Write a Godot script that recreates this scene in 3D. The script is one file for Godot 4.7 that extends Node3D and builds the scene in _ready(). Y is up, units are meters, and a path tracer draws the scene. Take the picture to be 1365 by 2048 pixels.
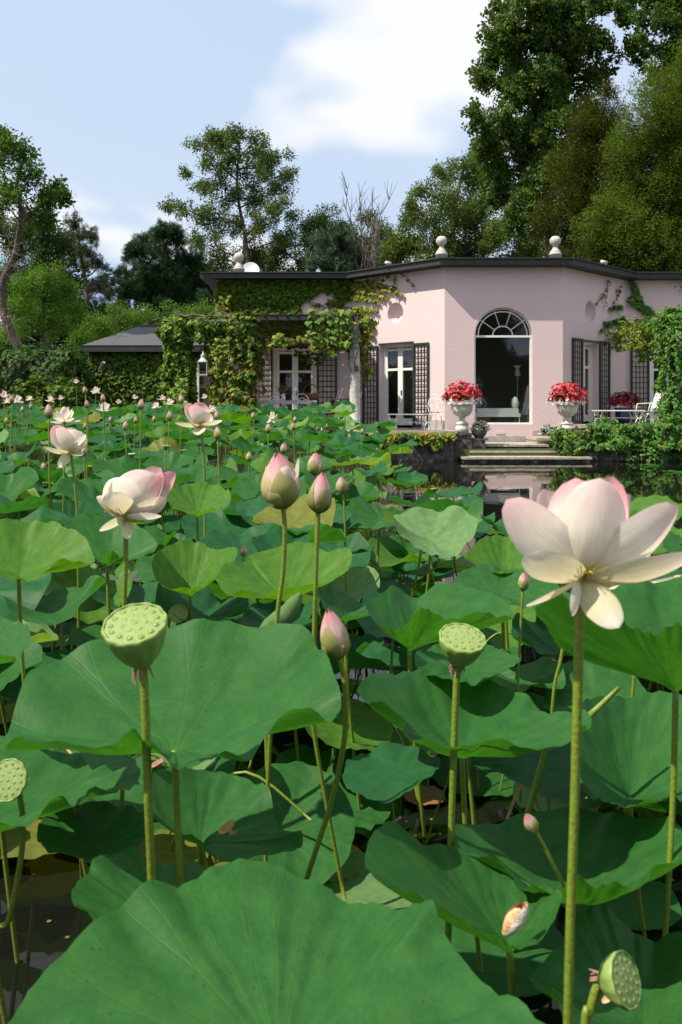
extends Node3D

var M := {}
var used := {}
var rng := RandomNumberGenerator.new()

# ---------------------------------------------------------------- helpers
func numbered(called: String) -> String:
	var n: int = used.get(called, 0)
	used[called] = n + 1
	return called if n == 0 else "%s_%03d" % [called, n]

func thing(called: String, label: String, category: String, at := Vector3.ZERO, turn := 0.0, group := "") -> Node3D:
	var o := Node3D.new()
	o.name = numbered(called)
	add_child(o)
	o.position = at
	o.rotation.y = turn
	o.set_meta("label", label)
	o.set_meta("category", category)
	if group != "":
		o.set_meta("group", group)
	return o

func obj(called: String, mesh: Mesh, mat: Material, parent: Node3D, xf := Transform3D.IDENTITY) -> MeshInstance3D:
	var o := MeshInstance3D.new()
	o.name = called
	o.mesh = mesh
	if mat:
		o.material_override = mat
	o.transform = xf
	parent.add_child(o, true)
	return o

func structure(called: String, mesh: Mesh, mat: Material) -> MeshInstance3D:
	var o := obj(called, mesh, mat, self)
	o.set_meta("kind", "structure")
	return o

func begin() -> SurfaceTool:
	var st := SurfaceTool.new()
	st.begin(Mesh.PRIMITIVE_TRIANGLES)
	return st

func done(st: SurfaceTool) -> ArrayMesh:
	st.generate_normals()
	return st.commit()

func quad(st: SurfaceTool, a: Vector3, b: Vector3, c: Vector3, d: Vector3) -> void:
	st.set_uv(Vector2(0, 0)); st.add_vertex(a)
	st.set_uv(Vector2(1, 0)); st.add_vertex(b)
	st.set_uv(Vector2(1, 1)); st.add_vertex(c)
	st.set_uv(Vector2(0, 0)); st.add_vertex(a)
	st.set_uv(Vector2(1, 1)); st.add_vertex(c)
	st.set_uv(Vector2(0, 1)); st.add_vertex(d)

# a box given by centre, size and axes
func bx(st: SurfaceTool, c: Vector3, s: Vector3, b := Basis.IDENTITY) -> void:
	st.set_smooth_group(-1)
	var x := b.x * s.x * 0.5
	var y := b.y * s.y * 0.5
	var z := b.z * s.z * 0.5
	quad(st, c - x + y + z, c + x + y + z, c + x - y + z, c - x - y + z)
	quad(st, c + x + y - z, c - x + y - z, c - x - y - z, c + x - y - z)
	quad(st, c - x + y - z, c - x + y + z, c - x - y + z, c - x - y - z)
	quad(st, c + x + y + z, c + x + y - z, c + x - y - z, c + x - y + z)
	quad(st, c - x + y - z, c + x + y - z, c + x + y + z, c - x + y + z)
	quad(st, c - x - y + z, c + x - y + z, c + x - y - z, c - x - y - z)

func bar(st: SurfaceTool, a: Vector3, b: Vector3, w: float, h: float) -> void:
	var d := (b - a)
	var l := d.length()
	var x := d / l
	var up := Vector3.UP if absf(x.y) < 0.95 else Vector3.BACK
	var z := x.cross(up).normalized()
	var y := z.cross(x).normalized()
	bx(st, (a + b) * 0.5, Vector3(l, h, w), Basis(x, y, z))

# a round tube along points, radius r0 to r1
func tube(st: SurfaceTool, pts: Array, r0: float, r1: float, sides := 8) -> void:
	st.set_smooth_group(0)
	var n := pts.size()
	var rings := []
	var ref := Vector3(0.313, 0.121, 0.942)
	var total := 0.0
	var lens := [0.0]
	for i in range(1, n):
		total += (pts[i] as Vector3).distance_to(pts[i - 1])
		lens.append(total)
	for i in n:
		var t: Vector3 = (pts[mini(i + 1, n - 1)] - pts[maxi(i - 1, 0)]).normalized()
		if absf(t.dot(ref)) > 0.98:
			ref = Vector3(0.942, 0.2, -0.27)
		var u := t.cross(ref).normalized()
		ref = u.cross(t).normalized()
		var r := lerpf(r0, r1, lens[i] / maxf(total, 1e-6))
		var ring := PackedVector3Array()
		for k in sides:
			var a := TAU * k / sides
			ring.append(pts[i] + (u * cos(a) + ref * sin(a)) * r)
		rings.append(ring)
	for i in n - 1:
		for k in sides:
			var k2 := (k + 1) % sides
			quad(st, rings[i][k], rings[i + 1][k], rings[i + 1][k2], rings[i][k2])
	for k in range(1, sides - 1):
		for e in [0, n - 1]:
			st.set_uv(Vector2.ZERO); st.add_vertex(rings[e][0])
			st.set_uv(Vector2.ZERO); st.add_vertex(rings[e][k])
			st.set_uv(Vector2.ZERO); st.add_vertex(rings[e][k + 1])

func curve(pts: Array, steps := 4) -> Array:
	var out := []
	var n := pts.size()
	for i in n - 1:
		var p0: Vector3 = pts[maxi(i - 1, 0)]
		var p1: Vector3 = pts[i]
		var p2: Vector3 = pts[i + 1]
		var p3: Vector3 = pts[mini(i + 2, n - 1)]
		for s in steps:
			out.append(p1.cubic_interpolate(p2, p0, p3, float(s) / steps))
	out.append(pts[n - 1])
	return out

# turned shape: profile of (radius, height), with a scalloped edge when flutes > 0
func lathe(st: SurfaceTool, prof: Array, seg := 20, xf := Transform3D.IDENTITY, flutes := 0, depth := 0.0, from := 0, to := 0) -> void:
	st.set_smooth_group(0)
	var n := prof.size()
	var g := []
	for i in n:
		var ring := PackedVector3Array()
		for k in seg:
			var a := TAU * k / seg
			var r: float = prof[i].x
			if flutes > 0 and i >= from and i <= to:
				r *= 1.0 - depth * (0.5 + 0.5 * cos(a * flutes))
			ring.append(xf * Vector3(cos(a) * r, prof[i].y, sin(a) * r))
		g.append(ring)
	for i in n - 1:
		for k in seg:
			var k2 := (k + 1) % seg
			quad(st, g[i][k], g[i + 1][k], g[i + 1][k2], g[i][k2])

func ball(st: SurfaceTool, c: Vector3, r: Vector3, seg := 10, rows := 6) -> void:
	var prof := []
	for i in rows + 1:
		var a := PI * i / rows - PI / 2
		prof.append(Vector2(cos(a), sin(a)))
	lathe(st, prof, seg, Transform3D(Basis.from_scale(r), c))

# flat outline (x, y) pushed back by depth
func extrude(st: SurfaceTool, poly: PackedVector2Array, depth: float, xf := Transform3D.IDENTITY, skip_x := INF) -> void:
	st.set_smooth_group(-1)
	var idx := Geometry2D.triangulate_polygon(poly)
	for z in [0.0, -depth]:
		for i in idx:
			st.set_uv(poly[i]); st.add_vertex(xf * Vector3(poly[i].x, poly[i].y, z))
	for i in poly.size():
		var a := poly[i]
		var b := poly[(i + 1) % poly.size()]
		if absf(a.x - skip_x) < 1e-4 and absf(b.x - skip_x) < 1e-4:
			continue
		quad(st, xf * Vector3(a.x, a.y, 0), xf * Vector3(b.x, b.y, 0), xf * Vector3(b.x, b.y, -depth), xf * Vector3(a.x, a.y, -depth))

func noise(seed_: int, freq: float, octaves := 4) -> FastNoiseLite:
	var n := FastNoiseLite.new()
	n.seed = seed_
	n.noise_type = FastNoiseLite.TYPE_SIMPLEX_SMOOTH
	n.frequency = freq
	n.fractal_octaves = octaves
	return n

func ramp_tex(seed_: int, freq: float, cols: Array, size := 256, octaves := 4) -> NoiseTexture2D:
	var t := NoiseTexture2D.new()
	t.width = size
	t.height = size
	t.seamless = true
	t.noise = noise(seed_, freq, octaves)
	var g := Gradient.new()
	var offs := PackedFloat32Array()
	var cc := PackedColorArray()
	for i in cols.size():
		offs.append(float(i) / (cols.size() - 1))
		cc.append((cols[i] as Color).linear_to_srgb())
	g.offsets = offs
	g.colors = cc
	t.color_ramp = g
	return t

func grey_tex(seed_: int, freq: float, size := 256, octaves := 5) -> NoiseTexture2D:
	var t := NoiseTexture2D.new()
	t.width = size
	t.height = size
	t.seamless = true
	t.noise = noise(seed_, freq, octaves)
	return t

func mat(c: Color, rough := 0.7, spec := 0.5) -> StandardMaterial3D:
	var m := StandardMaterial3D.new()
	m.albedo_color = c.linear_to_srgb()
	m.roughness = rough
	m.metallic_specular = spec
	m.cull_mode = BaseMaterial3D.CULL_DISABLED
	return m

# a grained solid material mapped in the world, coloured by a noise ramp
func grained(seed_: int, cols: Array, rough: float, scale: float, freq := 0.02, relief := 0.0) -> StandardMaterial3D:
	var m := mat(Color.WHITE, rough)
	m.albedo_texture = ramp_tex(seed_, freq, cols)
	m.uv1_triplanar = true
	m.uv1_world_triplanar = true
	m.uv1_scale = Vector3.ONE * scale
	if relief > 0.0:
		m.heightmap_enabled = true
		m.heightmap_texture = grey_tex(seed_ + 7, 0.05)
		m.heightmap_scale = relief
	return m

# tinted by vertex or copy colour
func tinted(rough: float, back: Color, spec := 0.5) -> StandardMaterial3D:
	var m := mat(Color.WHITE, rough, spec)
	m.vertex_color_use_as_albedo = true
	if back.get_luminance() > 0.0:
		m.backlight_enabled = true
		m.backlight = back.linear_to_srgb()
	return m

func rnd(a: float, b: float) -> float:
	return rng.randf_range(a, b)

func rdir() -> Vector3:
	var z := rng.randf_range(-1, 1)
	var a := rng.randf() * TAU
	var r := sqrt(1 - z * z)
	return Vector3(r * cos(a), z, r * sin(a))

func multi(called: String, mesh: Mesh, m: Material, xfs: Array, cols: Array, parent: Node3D, stuff := true) -> MultiMeshInstance3D:
	var mm := MultiMesh.new()
	mm.transform_format = MultiMesh.TRANSFORM_3D
	mm.use_colors = true
	mm.mesh = mesh
	mm.instance_count = xfs.size()
	for i in xfs.size():
		mm.set_instance_transform(i, xfs[i])
		mm.set_instance_color(i, cols[i])
	var o := MultiMeshInstance3D.new()
	o.name = called
	o.multimesh = mm
	o.material_override = m
	parent.add_child(o, true)
	if stuff:
		o.set_meta("kind", "stuff")
	return o

# ---------------------------------------------------------------- the scene
func _ready() -> void:
	rng.seed = 20240
	camera_and_light()
	materials()
	setting()
	villa()
	terraces()
	garden_house()
	trees()
	creepers()
	terrace_things()
	lotus()
	print("built")

func camera_and_light() -> void:
	var cam := Camera3D.new()
	cam.name = "camera"
	add_child(cam)
	cam.position = Vector3(0, 1.25, 0)
	cam.near = 0.05
	cam.far = 600.0
	cam.projection = Camera3D.PROJECTION_FRUSTUM
	cam.size = 0.05 * 2048.0 / 1800.0
	cam.frustum_offset = Vector2(0, -0.05 * 204.0 / 1800.0)
	cam.current = true
	var env := Environment.new()
	env.background_mode = Environment.BG_SKY
	env.tonemap_mode = Environment.TONE_MAPPER_LINEAR
	env.tonemap_exposure = 1.5
	env.sdfgi_enabled = true
	env.ssao_enabled = true
	env.ssil_enabled = true
	var sky := Sky.new()
	var pm := PanoramaSkyMaterial.new()
	pm.panorama = ImageTexture.create_from_image(sky_image())
	sky.sky_material = pm
	env.sky = sky
	env.background_energy_multiplier = 0.74
	var we := WorldEnvironment.new()
	we.name = "world_environment"
	we.environment = env
	var lens := CameraAttributesPhysical.new()
	lens.frustum_focus_distance = 6.0
	lens.frustum_focal_length = 30.0
	lens.exposure_aperture = 9.0
	we.camera_attributes = lens
	add_child(we)
	var sun := DirectionalLight3D.new()
	sun.name = "sun"
	sun.light_energy = 1.6
	sun.light_color = Color(1.0, 0.955, 0.87)
	sun.light_angular_distance = 0.5
	sun.shadow_enabled = true
	add_child(sun)
	sun.look_at_from_position(Vector3(-2.39, 3.6, 1.0) * 20.0, Vector3.ZERO)

# thin cloud with blue gaps, the same kind of sky all the way round
func sky_image() -> Image:
	var w := 1024
	var h := 512
	var im := Image.create_empty(w, h, false, Image.FORMAT_RGBF)
	var big := noise(41, 0.5, 5)
	var veil := noise(12, 0.28, 3)
	for j in h / 2 + 4:
		var el := (0.5 - (j + 0.5) / h) * PI
		var s := maxf(sin(el), 0.0)
		var flat := 1.0 / (s + 0.16)
		var low := pow(1.0 - s, 4.0)
		for i in w:
			var az := (i + 0.5) / w * TAU
			var p := Vector3(sin(az) * cos(el) * flat, s * flat * 0.9, cos(az) * cos(el) * flat)
			var c := smoothstep(-0.27, 0.12, big.get_noise_3dv(p * 1.9 + Vector3(3.1, 0.0, 1.7)))
			var v := smoothstep(-0.5, 0.45, veil.get_noise_3dv(p + Vector3(9, 0, 4)))
			var blue := Color(0.35, 0.53, 0.80).lerp(Color(0.45, 0.61, 0.83), low)
			var cover := clampf(maxf(c * 0.96, v * 0.36), 0.0, 1.0)
			var white := Color(0.91, 0.915, 0.93)
			im.set_pixel(i, j, blue.lerp(white, cover))
	for j in range(h / 2 + 4, h):
		for i in w:
			im.set_pixel(i, j, Color(0.1, 0.12, 0.07))
	return im

func materials() -> void:
	M.stucco = grained(3, [Color(0.585, 0.455, 0.485), Color(0.63, 0.50, 0.525), Color(0.675, 0.54, 0.56)], 0.92, 1.1, 0.06, 0.3)
	M.plinth = grained(5, [Color(0.30, 0.28, 0.27), Color(0.40, 0.38, 0.36)], 0.9, 0.8, 0.02, 0.3)
	M.slate = grained(6, [Color(0.014, 0.014, 0.016), Color(0.024, 0.024, 0.027), Color(0.036, 0.036, 0.04)], 0.6, 0.9, 0.03, 0.2)
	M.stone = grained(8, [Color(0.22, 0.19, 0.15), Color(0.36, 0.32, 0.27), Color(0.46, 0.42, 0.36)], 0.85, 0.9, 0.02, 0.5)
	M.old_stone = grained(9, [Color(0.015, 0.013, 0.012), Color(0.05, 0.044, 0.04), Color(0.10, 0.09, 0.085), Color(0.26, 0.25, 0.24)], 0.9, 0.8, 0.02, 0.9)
	M.carved = grained(10, [Color(0.24, 0.23, 0.22), Color(0.46, 0.45, 0.43), Color(0.58, 0.57, 0.54)], 0.85, 1.7, 0.02, 0.3)
	M.white_paint = grained(11, [Color(0.66, 0.67, 0.68), Color(0.78, 0.78, 0.78)], 0.5, 1.5)
	M.green_paint = grained(12, [Color(0.008, 0.025, 0.02), Color(0.014, 0.04, 0.032)], 0.5, 1.5)
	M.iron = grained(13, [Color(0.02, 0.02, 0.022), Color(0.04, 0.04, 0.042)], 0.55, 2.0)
	M.grey_iron = grained(14, [Color(0.42, 0.43, 0.44), Color(0.56, 0.56, 0.56)], 0.5, 2.0)
	M.dark_room = grained(15, [Color(0.22, 0.20, 0.16), Color(0.28, 0.25, 0.20)], 0.9, 0.4)
	M.wood_floor = grained(16, [Color(0.08, 0.05, 0.03), Color(0.13, 0.085, 0.05)], 0.5, 0.8)
	M.ground = grained(17, [Color(0.03, 0.045, 0.015), Color(0.06, 0.08, 0.025), Color(0.09, 0.08, 0.04)], 0.95, 0.35, 0.03)
	M.bark = grained(18, [Color(0.025, 0.02, 0.016), Color(0.07, 0.056, 0.045), Color(0.12, 0.10, 0.085)], 0.95, 1.2, 0.03, 1.0)
	M.grey_bark = grained(19, [Color(0.09, 0.075, 0.065), Color(0.17, 0.145, 0.13), Color(0.24, 0.21, 0.19)], 0.95, 1.2, 0.03, 1.0)
	M.brick = grained(20, [Color(0.18, 0.10, 0.07), Color(0.28, 0.16, 0.11)], 0.9, 1.5, 0.03)
	M.wicker = grained(21, [Color(0.10, 0.04, 0.02), Color(0.18, 0.08, 0.035)], 0.8, 4.0, 0.05)
	M.blue_glaze = mat(Color(0.01, 0.015, 0.09), 0.15)
	M.cushion = grained(22, [Color(0.50, 0.60, 0.57), Color(0.62, 0.70, 0.67)], 0.9, 3.0)
	M.pink_cloth = grained(23, [Color(0.48, 0.14, 0.15), Color(0.58, 0.22, 0.22)], 0.9, 3.0)
	M.foliage = tinted(0.5, Color(0.62, 0.7, 0.18), 0.25)
	M.needles = tinted(0.6, Color(0.18, 0.22, 0.08), 0.25)
	M.blossom = tinted(0.6, Color(0.6, 0.5, 0.5))
	var g := mat(Color(0.02, 0.025, 0.025), 0.02)
	g.transparency = BaseMaterial3D.TRANSPARENCY_ALPHA
	g.albedo_color.a = 0.08
	M.glass = g
	# dark still pond
	var w := mat(Color(0.006, 0.0065, 0.005), 0.02, 0.27)
	w.heightmap_enabled = true
	w.heightmap_texture = grey_tex(31, 0.012, 512, 3)
	w.heightmap_scale = 0.05
	w.uv1_triplanar = true
	w.uv1_world_triplanar = true
	w.uv1_scale = Vector3.ONE * 0.35
	M.water = w
	lotus_materials()

func setting() -> void:
	var st := begin()
	# the ground round the pond, one sheet with the pond left open
	st.set_smooth_group(-1)
	var y := 0.28
	for r in [[-300.0, -22.2, 300.0, -400.0], [-300.0, 120.0, 300.0, 0.42], [-300.0, 0.42, -14.0, -22.2], [16.0, 0.42, 300.0, -22.2]]:
		quad(st, Vector3(r[0], y, r[1]), Vector3(r[0], y, r[3]), Vector3(r[2], y, r[3]), Vector3(r[2], y, r[1]))
	# banks down to the pond bed
	for e in [[-14.0, -22.2, 16.0, -22.2], [16.0, -22.2, 16.0, 0.42], [16.0, 0.42, -14.0, 0.42], [-14.0, 0.42, -14.0, -22.2]]:
		quad(st, Vector3(e[0], y, e[1]), Vector3(e[2], y, e[3]), Vector3(e[2], -0.7, e[3]), Vector3(e[0], -0.7, e[1]))
	structure("ground", done(st), M.ground)
	st = begin()
	st.set_smooth_group(-1)
	quad(st, Vector3(-14, 0, -22.2), Vector3(16, 0, -22.2), Vector3(16, 0, 0.42), Vector3(-14, 0, 0.42))
	structure("pond_water", done(st), M.water)

# ---------------------------------------------------------------- the villa
func facet(origin: Vector3, turn_deg: float) -> Transform3D:
	return Transform3D(Basis(Vector3.UP, deg_to_rad(turn_deg)), origin)

# wall band with an opening, made of two halves that meet above (and below) the opening
func holed(st: SurfaceTool, xf: Transform3D, x0: float, x1: float, y0: float, y1: float, hole: Array, cx: float, depth := 0.3) -> void:
	# hole: points of the right half, from bottom to top, as offsets from cx; mirrored for the left half
	var right := PackedVector2Array([Vector2(cx, y1), Vector2(x1, y1), Vector2(x1, y0)])
	var left := PackedVector2Array([Vector2(cx, y1), Vector2(x0, y1), Vector2(x0, y0)])
	if hole[0].y > y0 + 0.001:
		right.append(Vector2(cx, y0)); left.append(Vector2(cx, y0))
	for p in hole:
		right.append(Vector2(cx + p.x, p.y)); left.append(Vector2(cx - p.x, p.y))
	extrude(st, right, depth, xf, cx)
	extrude(st, left, depth, xf, cx)

func half_rect(w: float, y0: float, y1: float, closed := false) -> Array:
	var a := []
	if closed:
		a.append(Vector2(0, y0))
	a.append_array([Vector2(w / 2, y0), Vector2(w / 2, y1), Vector2(0, y1)])
	return a

func half_circle(r: float, y: float, n := 14) -> Array:
	var a := []
	for i in n + 1:
		var t := PI * i / n - PI / 2
		a.append(Vector2(maxf(cos(t), 0) * r if i > 0 and i < n else 0.0, y + sin(t) * r))
	return a

func shutter(parent: Node3D, xf: Transform3D, w: float, h: float) -> void:
	var sh := Node3D.new()
	sh.name = "shutter"
	parent.add_child(sh, true)
	sh.transform = xf
	var st := begin()
	for s in [-1, 1]:
		bx(st, Vector3(s * (w / 2 - 0.028), h / 2, 0.025), Vector3(0.056, h, 0.05))
	for y in [0.03, h - 0.03]:
		bx(st, Vector3(0, y, 0.0245), Vector3(w - 0.114, 0.06, 0.048))
	obj("frame", done(st), M.green_paint, sh)
	st = begin()
	var nx := 4
	var ny := 14
	for i in range(1, nx):
		bx(st, Vector3(-w / 2 + 0.056 + (w - 0.112) * i / nx, h / 2, 0.016), Vector3(0.022, h - 0.122, 0.014))
	for j in range(1, ny):
		bx(st, Vector3(0, 0.06 + (h - 0.12) * j / ny, 0.031), Vector3(w - 0.113, 0.022, 0.014))
	obj("lattice", done(st), M.green_paint, sh)

# glazed double door set into its opening; the leaf named in open stands ajar
func french_door(parent: Node3D, xf: Transform3D, w: float, y0: float, y1: float, inset: float, mixed := 0.5) -> void:
	var d := Node3D.new()
	d.name = "glazed_door"
	parent.add_child(d, true)
	d.transform = xf
	var st := begin()
	var z := -inset
	for s in [-1, 1]:
		bx(st, Vector3(s * (w / 2 - 0.035), (y0 + y1) / 2, z), Vector3(0.07, y1 - y0, 0.09))
	bx(st, Vector3(0, y1 - 0.04, z), Vector3(w - 0.142, 0.08, 0.088))
	obj("frame", done(st), M.white_paint, d)
	var half := (w - 0.15) / 2
	for s in [-1, 1]:
		var leaf := Node3D.new()
		leaf.name = "door_leaf"
		d.add_child(leaf, true)
		leaf.position = Vector3(s * half / 2, y0, z)
		st = begin()
		var hh := y1 - y0 - 0.09
		for e in [-1, 1]:
			bx(st, Vector3(e * (half / 2 - 0.045), hh / 2, 0), Vector3(0.086, hh, 0.05))
		for y in [0.1, hh * 0.72, hh - 0.05]:
			bx(st, Vector3(0, y, 0.001), Vector3(half - 0.18, 0.19 if y == 0.1 else 0.07, 0.046))
		obj("sash", done(st), M.white_paint, leaf)
		st = begin()
		bx(st, Vector3(0, hh / 2, 0), Vector3(half - 0.175, hh - 0.1, 0.008))
		obj("pane", done(st), M.glass, leaf)
		if s > 0:
			st = begin()
			bx(st, Vector3(-half / 2 + 0.05, hh * 0.42, 0.04), Vector3(0.02, 0.14, 0.03))
			obj("handle", done(st), M.iron, leaf)

func finial(parent: Node3D, at: Vector3, s: float) -> void:
	var st := begin()
	lathe(st, [Vector2(0.001, 0), Vector2(0.19, 0), Vector2(0.19, 0.16), Vector2(0.205, 0.165), Vector2(0.205, 0.2), Vector2(0.16, 0.22), Vector2(0.17, 0.26), Vector2(0.12, 0.32), Vector2(0.075, 0.40), Vector2(0.07, 0.44), Vector2(0.10, 0.46), Vector2(0.155, 0.52), Vector2(0.175, 0.60), Vector2(0.16, 0.68), Vector2(0.10, 0.745), Vector2(0.001, 0.765)], 20)
	obj("ball_finial", done(st), M.carved, parent, Transform3D(Basis.from_scale(Vector3.ONE * s), at))

func villa() -> void:
	var v := thing("pink_villa", "low pink stucco villa with dark flat roof, arched window and ball finials beside the pond", "villa")
	var top := 5.14
	var lw := facet(Vector3(0, 0, -27), 0)
	var lf := facet(Vector3(0.32, 0, -27), -45)
	var cf := facet(Vector3(0, 0, -24.5), 0)
	var rf := facet(Vector3(6.04, 0, -24.5), 45)
	var l := 3.5355
	var st := begin()
	# wing behind the pergola
	holed(st, lw, -3.76, 0.32, 0.3, top, half_rect(1.28, 0.3, 3.11), -1.38)
	obj("wall", done(st), M.stucco, v)
	st = begin()
	holed(st, lf, 0, l, 0.3, 3.5, half_rect(1.31, 0.3, 3.13), 1.78)
	holed(st, lf, 0, l, 3.5, top, half_circle(0.3, 4.03), 1.746)
	obj("wall", done(st), M.stucco, v)
	st = begin()
	var arch := [Vector2(0, 0.86), Vector2(0.79, 0.86), Vector2(0.79, 3.255)]
	for i in range(1, 17):
		var a := PI / 2 * i / 16.0
		arch.append(Vector2(cos(a) * 0.79 if i < 16 else 0.0, 3.255 + sin(a) * 0.79))
	holed(st, cf, 2.82, 6.04, 0.3, top, arch, 4.42)
	obj("wall", done(st), M.stucco, v)
	st = begin()
	holed(st, rf, 0, l, 0.3, 3.5, half_rect(0.95, 0.3, 3.17), 1.46)
	holed(st, rf, 0, l, 3.5, top, half_circle(0.3, 4.04), 1.457)
	obj("wall", done(st), M.stucco, v)
	st = begin()
	holed(st, lw, 8.54, 14.0, 0.3, top, half_rect(1.3, 0.3, 3.15), 9.9)
	obj("wall", done(st), M.stucco, v)
	st = begin()
	bx(st, Vector3(-3.61, 2.72, -30.66), Vector3(0.3, 4.84, 6.7))
	bx(st, Vector3(13.85, 2.72, -30.66), Vector3(0.3, 4.84, 6.7))
	bx(st, Vector3(5.12, 2.72, -34.1), Vector3(17.76, 4.84, 0.18))
	obj("wall", done(st), M.stucco, v)
	# round niches
	for q in [[lf, 1.746, 4.03], [rf, 1.457, 4.04]]:
		st = begin()
		var prof := []
		for i in 9:
			var a := PI / 2 * i / 8.0
			prof.append(Vector2(0.301 * cos(a), -0.04 - 0.2 * sin(a)))
		prof.push_front(Vector2(0.302, 0.0))
		lathe(st, prof, 28, Transform3D(Basis(Vector3.RIGHT, PI / 2), Vector3.ZERO))
		obj("niche", done(st), M.stucco, v, (q[0] as Transform3D) * Transform3D(Basis.IDENTITY, Vector3(q[1], q[2], -0.012)))
	# rooms behind the windows
	st = begin()
	bx(st, Vector3(5.1, 0.68, -30.7), Vector3(17.0, 0.1, 6.7))
	bx(st, Vector3(4.43, 0.76, -26.1), Vector3(3.0, 0.1, 2.5))
	obj("room_floor", done(st), M.wood_floor, v)
	st = begin()
	bx(st, Vector3(5.0, 2.9, -30.2), Vector3(17.0, 4.1, 0.15))
	for x in [1.9, 6.9]:
		bx(st, Vector3(x, 2.9, -28.7), Vector3(0.12, 4.1, 2.8))
	bx(st, Vector3(5.1, 4.99, -30.7), Vector3(17.0, 0.08, 6.7))
	bx(st, Vector3(4.43, 4.99, -26.1), Vector3(3.0, 0.08, 2.5))
	obj("room_wall", done(st), M.dark_room, v)
	# roof with a deep dark fascia that follows the bay
	var plan := PackedVector2Array([Vector2(-4.16, -34.6), Vector2(-4.16, -26.6), Vector2(0.154, -26.6), Vector2(2.654, -24.1), Vector2(6.206, -24.1), Vector2(8.706, -26.6), Vector2(14.4, -26.6), Vector2(14.4, -34.6)])
	st = begin()
	st.set_smooth_group(-1)
	var flat := PackedVector2Array()
	for p in plan:
		flat.append(Vector2(p.x, -p.y))
	var idx := Geometry2D.triangulate_polygon(flat)
	for yy in [5.15, 5.30]:
		for i in idx:
			st.set_uv(plan[i])
			st.add_vertex(Vector3(plan[i].x, yy, plan[i].y))
	for i in plan.size():
		var a := plan[i]
		var b := plan[(i + 1) % plan.size()]
		quad(st, Vector3(a.x, 5.15, a.y), Vector3(b.x, 5.15, b.y), Vector3(b.x, 5.30, b.y), Vector3(a.x, 5.30, a.y))
	var roof := obj("roof", done(st), M.slate, v)
	# metal edge along the top of the fascia
	st = begin()
	for i in range(1, plan.size() - 2):
		var a := Vector3(plan[i].x, 5.315, plan[i].y)
		var b := Vector3(plan[i + 1].x, 5.315, plan[i + 1].y)
		bar(st, a, b, 0.1, 0.03)
	obj("edge_trim", done(st), M.slate, roof)
	finial(v, Vector3(2.72, 5.30, -24.35), 0.86)
	finial(v, Vector3(5.80, 5.30, -24.35), 0.86)
	finial(v, Vector3(-3.05, 5.30, -26.9), 0.86)
	for p in [Vector3(1.32, 5.33, -25.42), Vector3(7.35, 5.33, -25.25)]:
		st = begin()
		bx(st, p + Vector3(0, 0.01, 0), Vector3(0.05, 0.05, 0.1))
		lathe(st, [Vector2(0.001, -0.1), Vector2(0.06, -0.1), Vector2(0.045, 0.08), Vector2(0.001, 0.09)], 10, Transform3D(Basis(Vector3(0, 0, 1), PI / 2 - 0.3), p + Vector3(0, 0.06, 0.05)))
		obj("roof_spotlight", done(st), M.grey_iron, v)
	# arched window: white frame, transom and a fan of glazing bars
	var w := Node3D.new()
	w.name = "arched_window"
	v.add_child(w)
	w.position = Vector3(4.42, 0, -24.64)
	st = begin()
	for s in [-1, 1]:
		bx(st, Vector3(s * 0.765, 2.05, 0), Vector3(0.045, 2.37, 0.07))
	bx(st, Vector3(0, 0.885, 0), Vector3(1.48, 0.045, 0.07))
	bx(st, Vector3(0, 3.262, 0.002), Vector3(1.57, 0.055, 0.08))
	var pts := []
	for i in 25:
		var a := PI * i / 24.0
		pts.append(Vector3(cos(a) * 0.765, 3.29 + sin(a) * 0.735, 0))
	tube(st, pts, 0.026, 0.026, 6)
	pts = []
	for i in 25:
		var a := PI * i / 24.0
		pts.append(Vector3(cos(a) * 0.67, 3.29 + sin(a) * 0.65, 0.02))
	tube(st, pts, 0.017, 0.017, 6)
	obj("frame", done(st), M.white_paint, w)
	st = begin()
	pts = []
	for i in 17:
		var a := PI * i / 16.0
		pts.append(Vector3(cos(a) * 0.27, 3.29 + sin(a) * 0.25, 0.02))
	tube(st, pts, 0.017, 0.017, 6)
	for k in range(1, 5):
		var a := PI * k / 5.0
		tube(st, [Vector3(cos(a) * 0.27, 3.29 + sin(a) * 0.25, 0.02), Vector3(cos(a) * 0.76, 3.29 + sin(a) * 0.73, 0.02)], 0.014, 0.014, 6)
	obj("glazing_bars", done(st), M.white_paint, w)
	st = begin()
	bx(st, Vector3(0, 2.06, -0.012), Vector3(1.5, 2.33, 0.01))
	obj("pane", done(st), M.glass, w)
	st = begin()
	var fan := PackedVector2Array()
	for i in 21:
		var a := PI * i / 20.0
		fan.append(Vector2(cos(a) * 0.755, 3.29 + sin(a) * 0.73))
	extrude(st, fan, 0.01, Transform3D(Basis.IDENTITY, Vector3(0, 0, -0.01)))
	obj("fanlight_pane", done(st), M.glass, w)
	# doors and lattice shutters
	french_door(v, lw * Transform3D(Basis.IDENTITY, Vector3(-1.38, 0, 0)), 1.28, 0.815, 3.11, 0.12)
	french_door(v, lf * Transform3D(Basis.IDENTITY, Vector3(1.78, 0, 0)), 1.31, 0.815, 3.13, 0.2)
	french_door(v, rf * Transform3D(Basis.IDENTITY, Vector3(1.46, 0, 0)), 0.95, 0.92, 3.17, 0.24)
	french_door(v, lw * Transform3D(Basis.IDENTITY, Vector3(9.9, 0, 0)), 1.3, 0.92, 3.15, 0.12)
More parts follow.
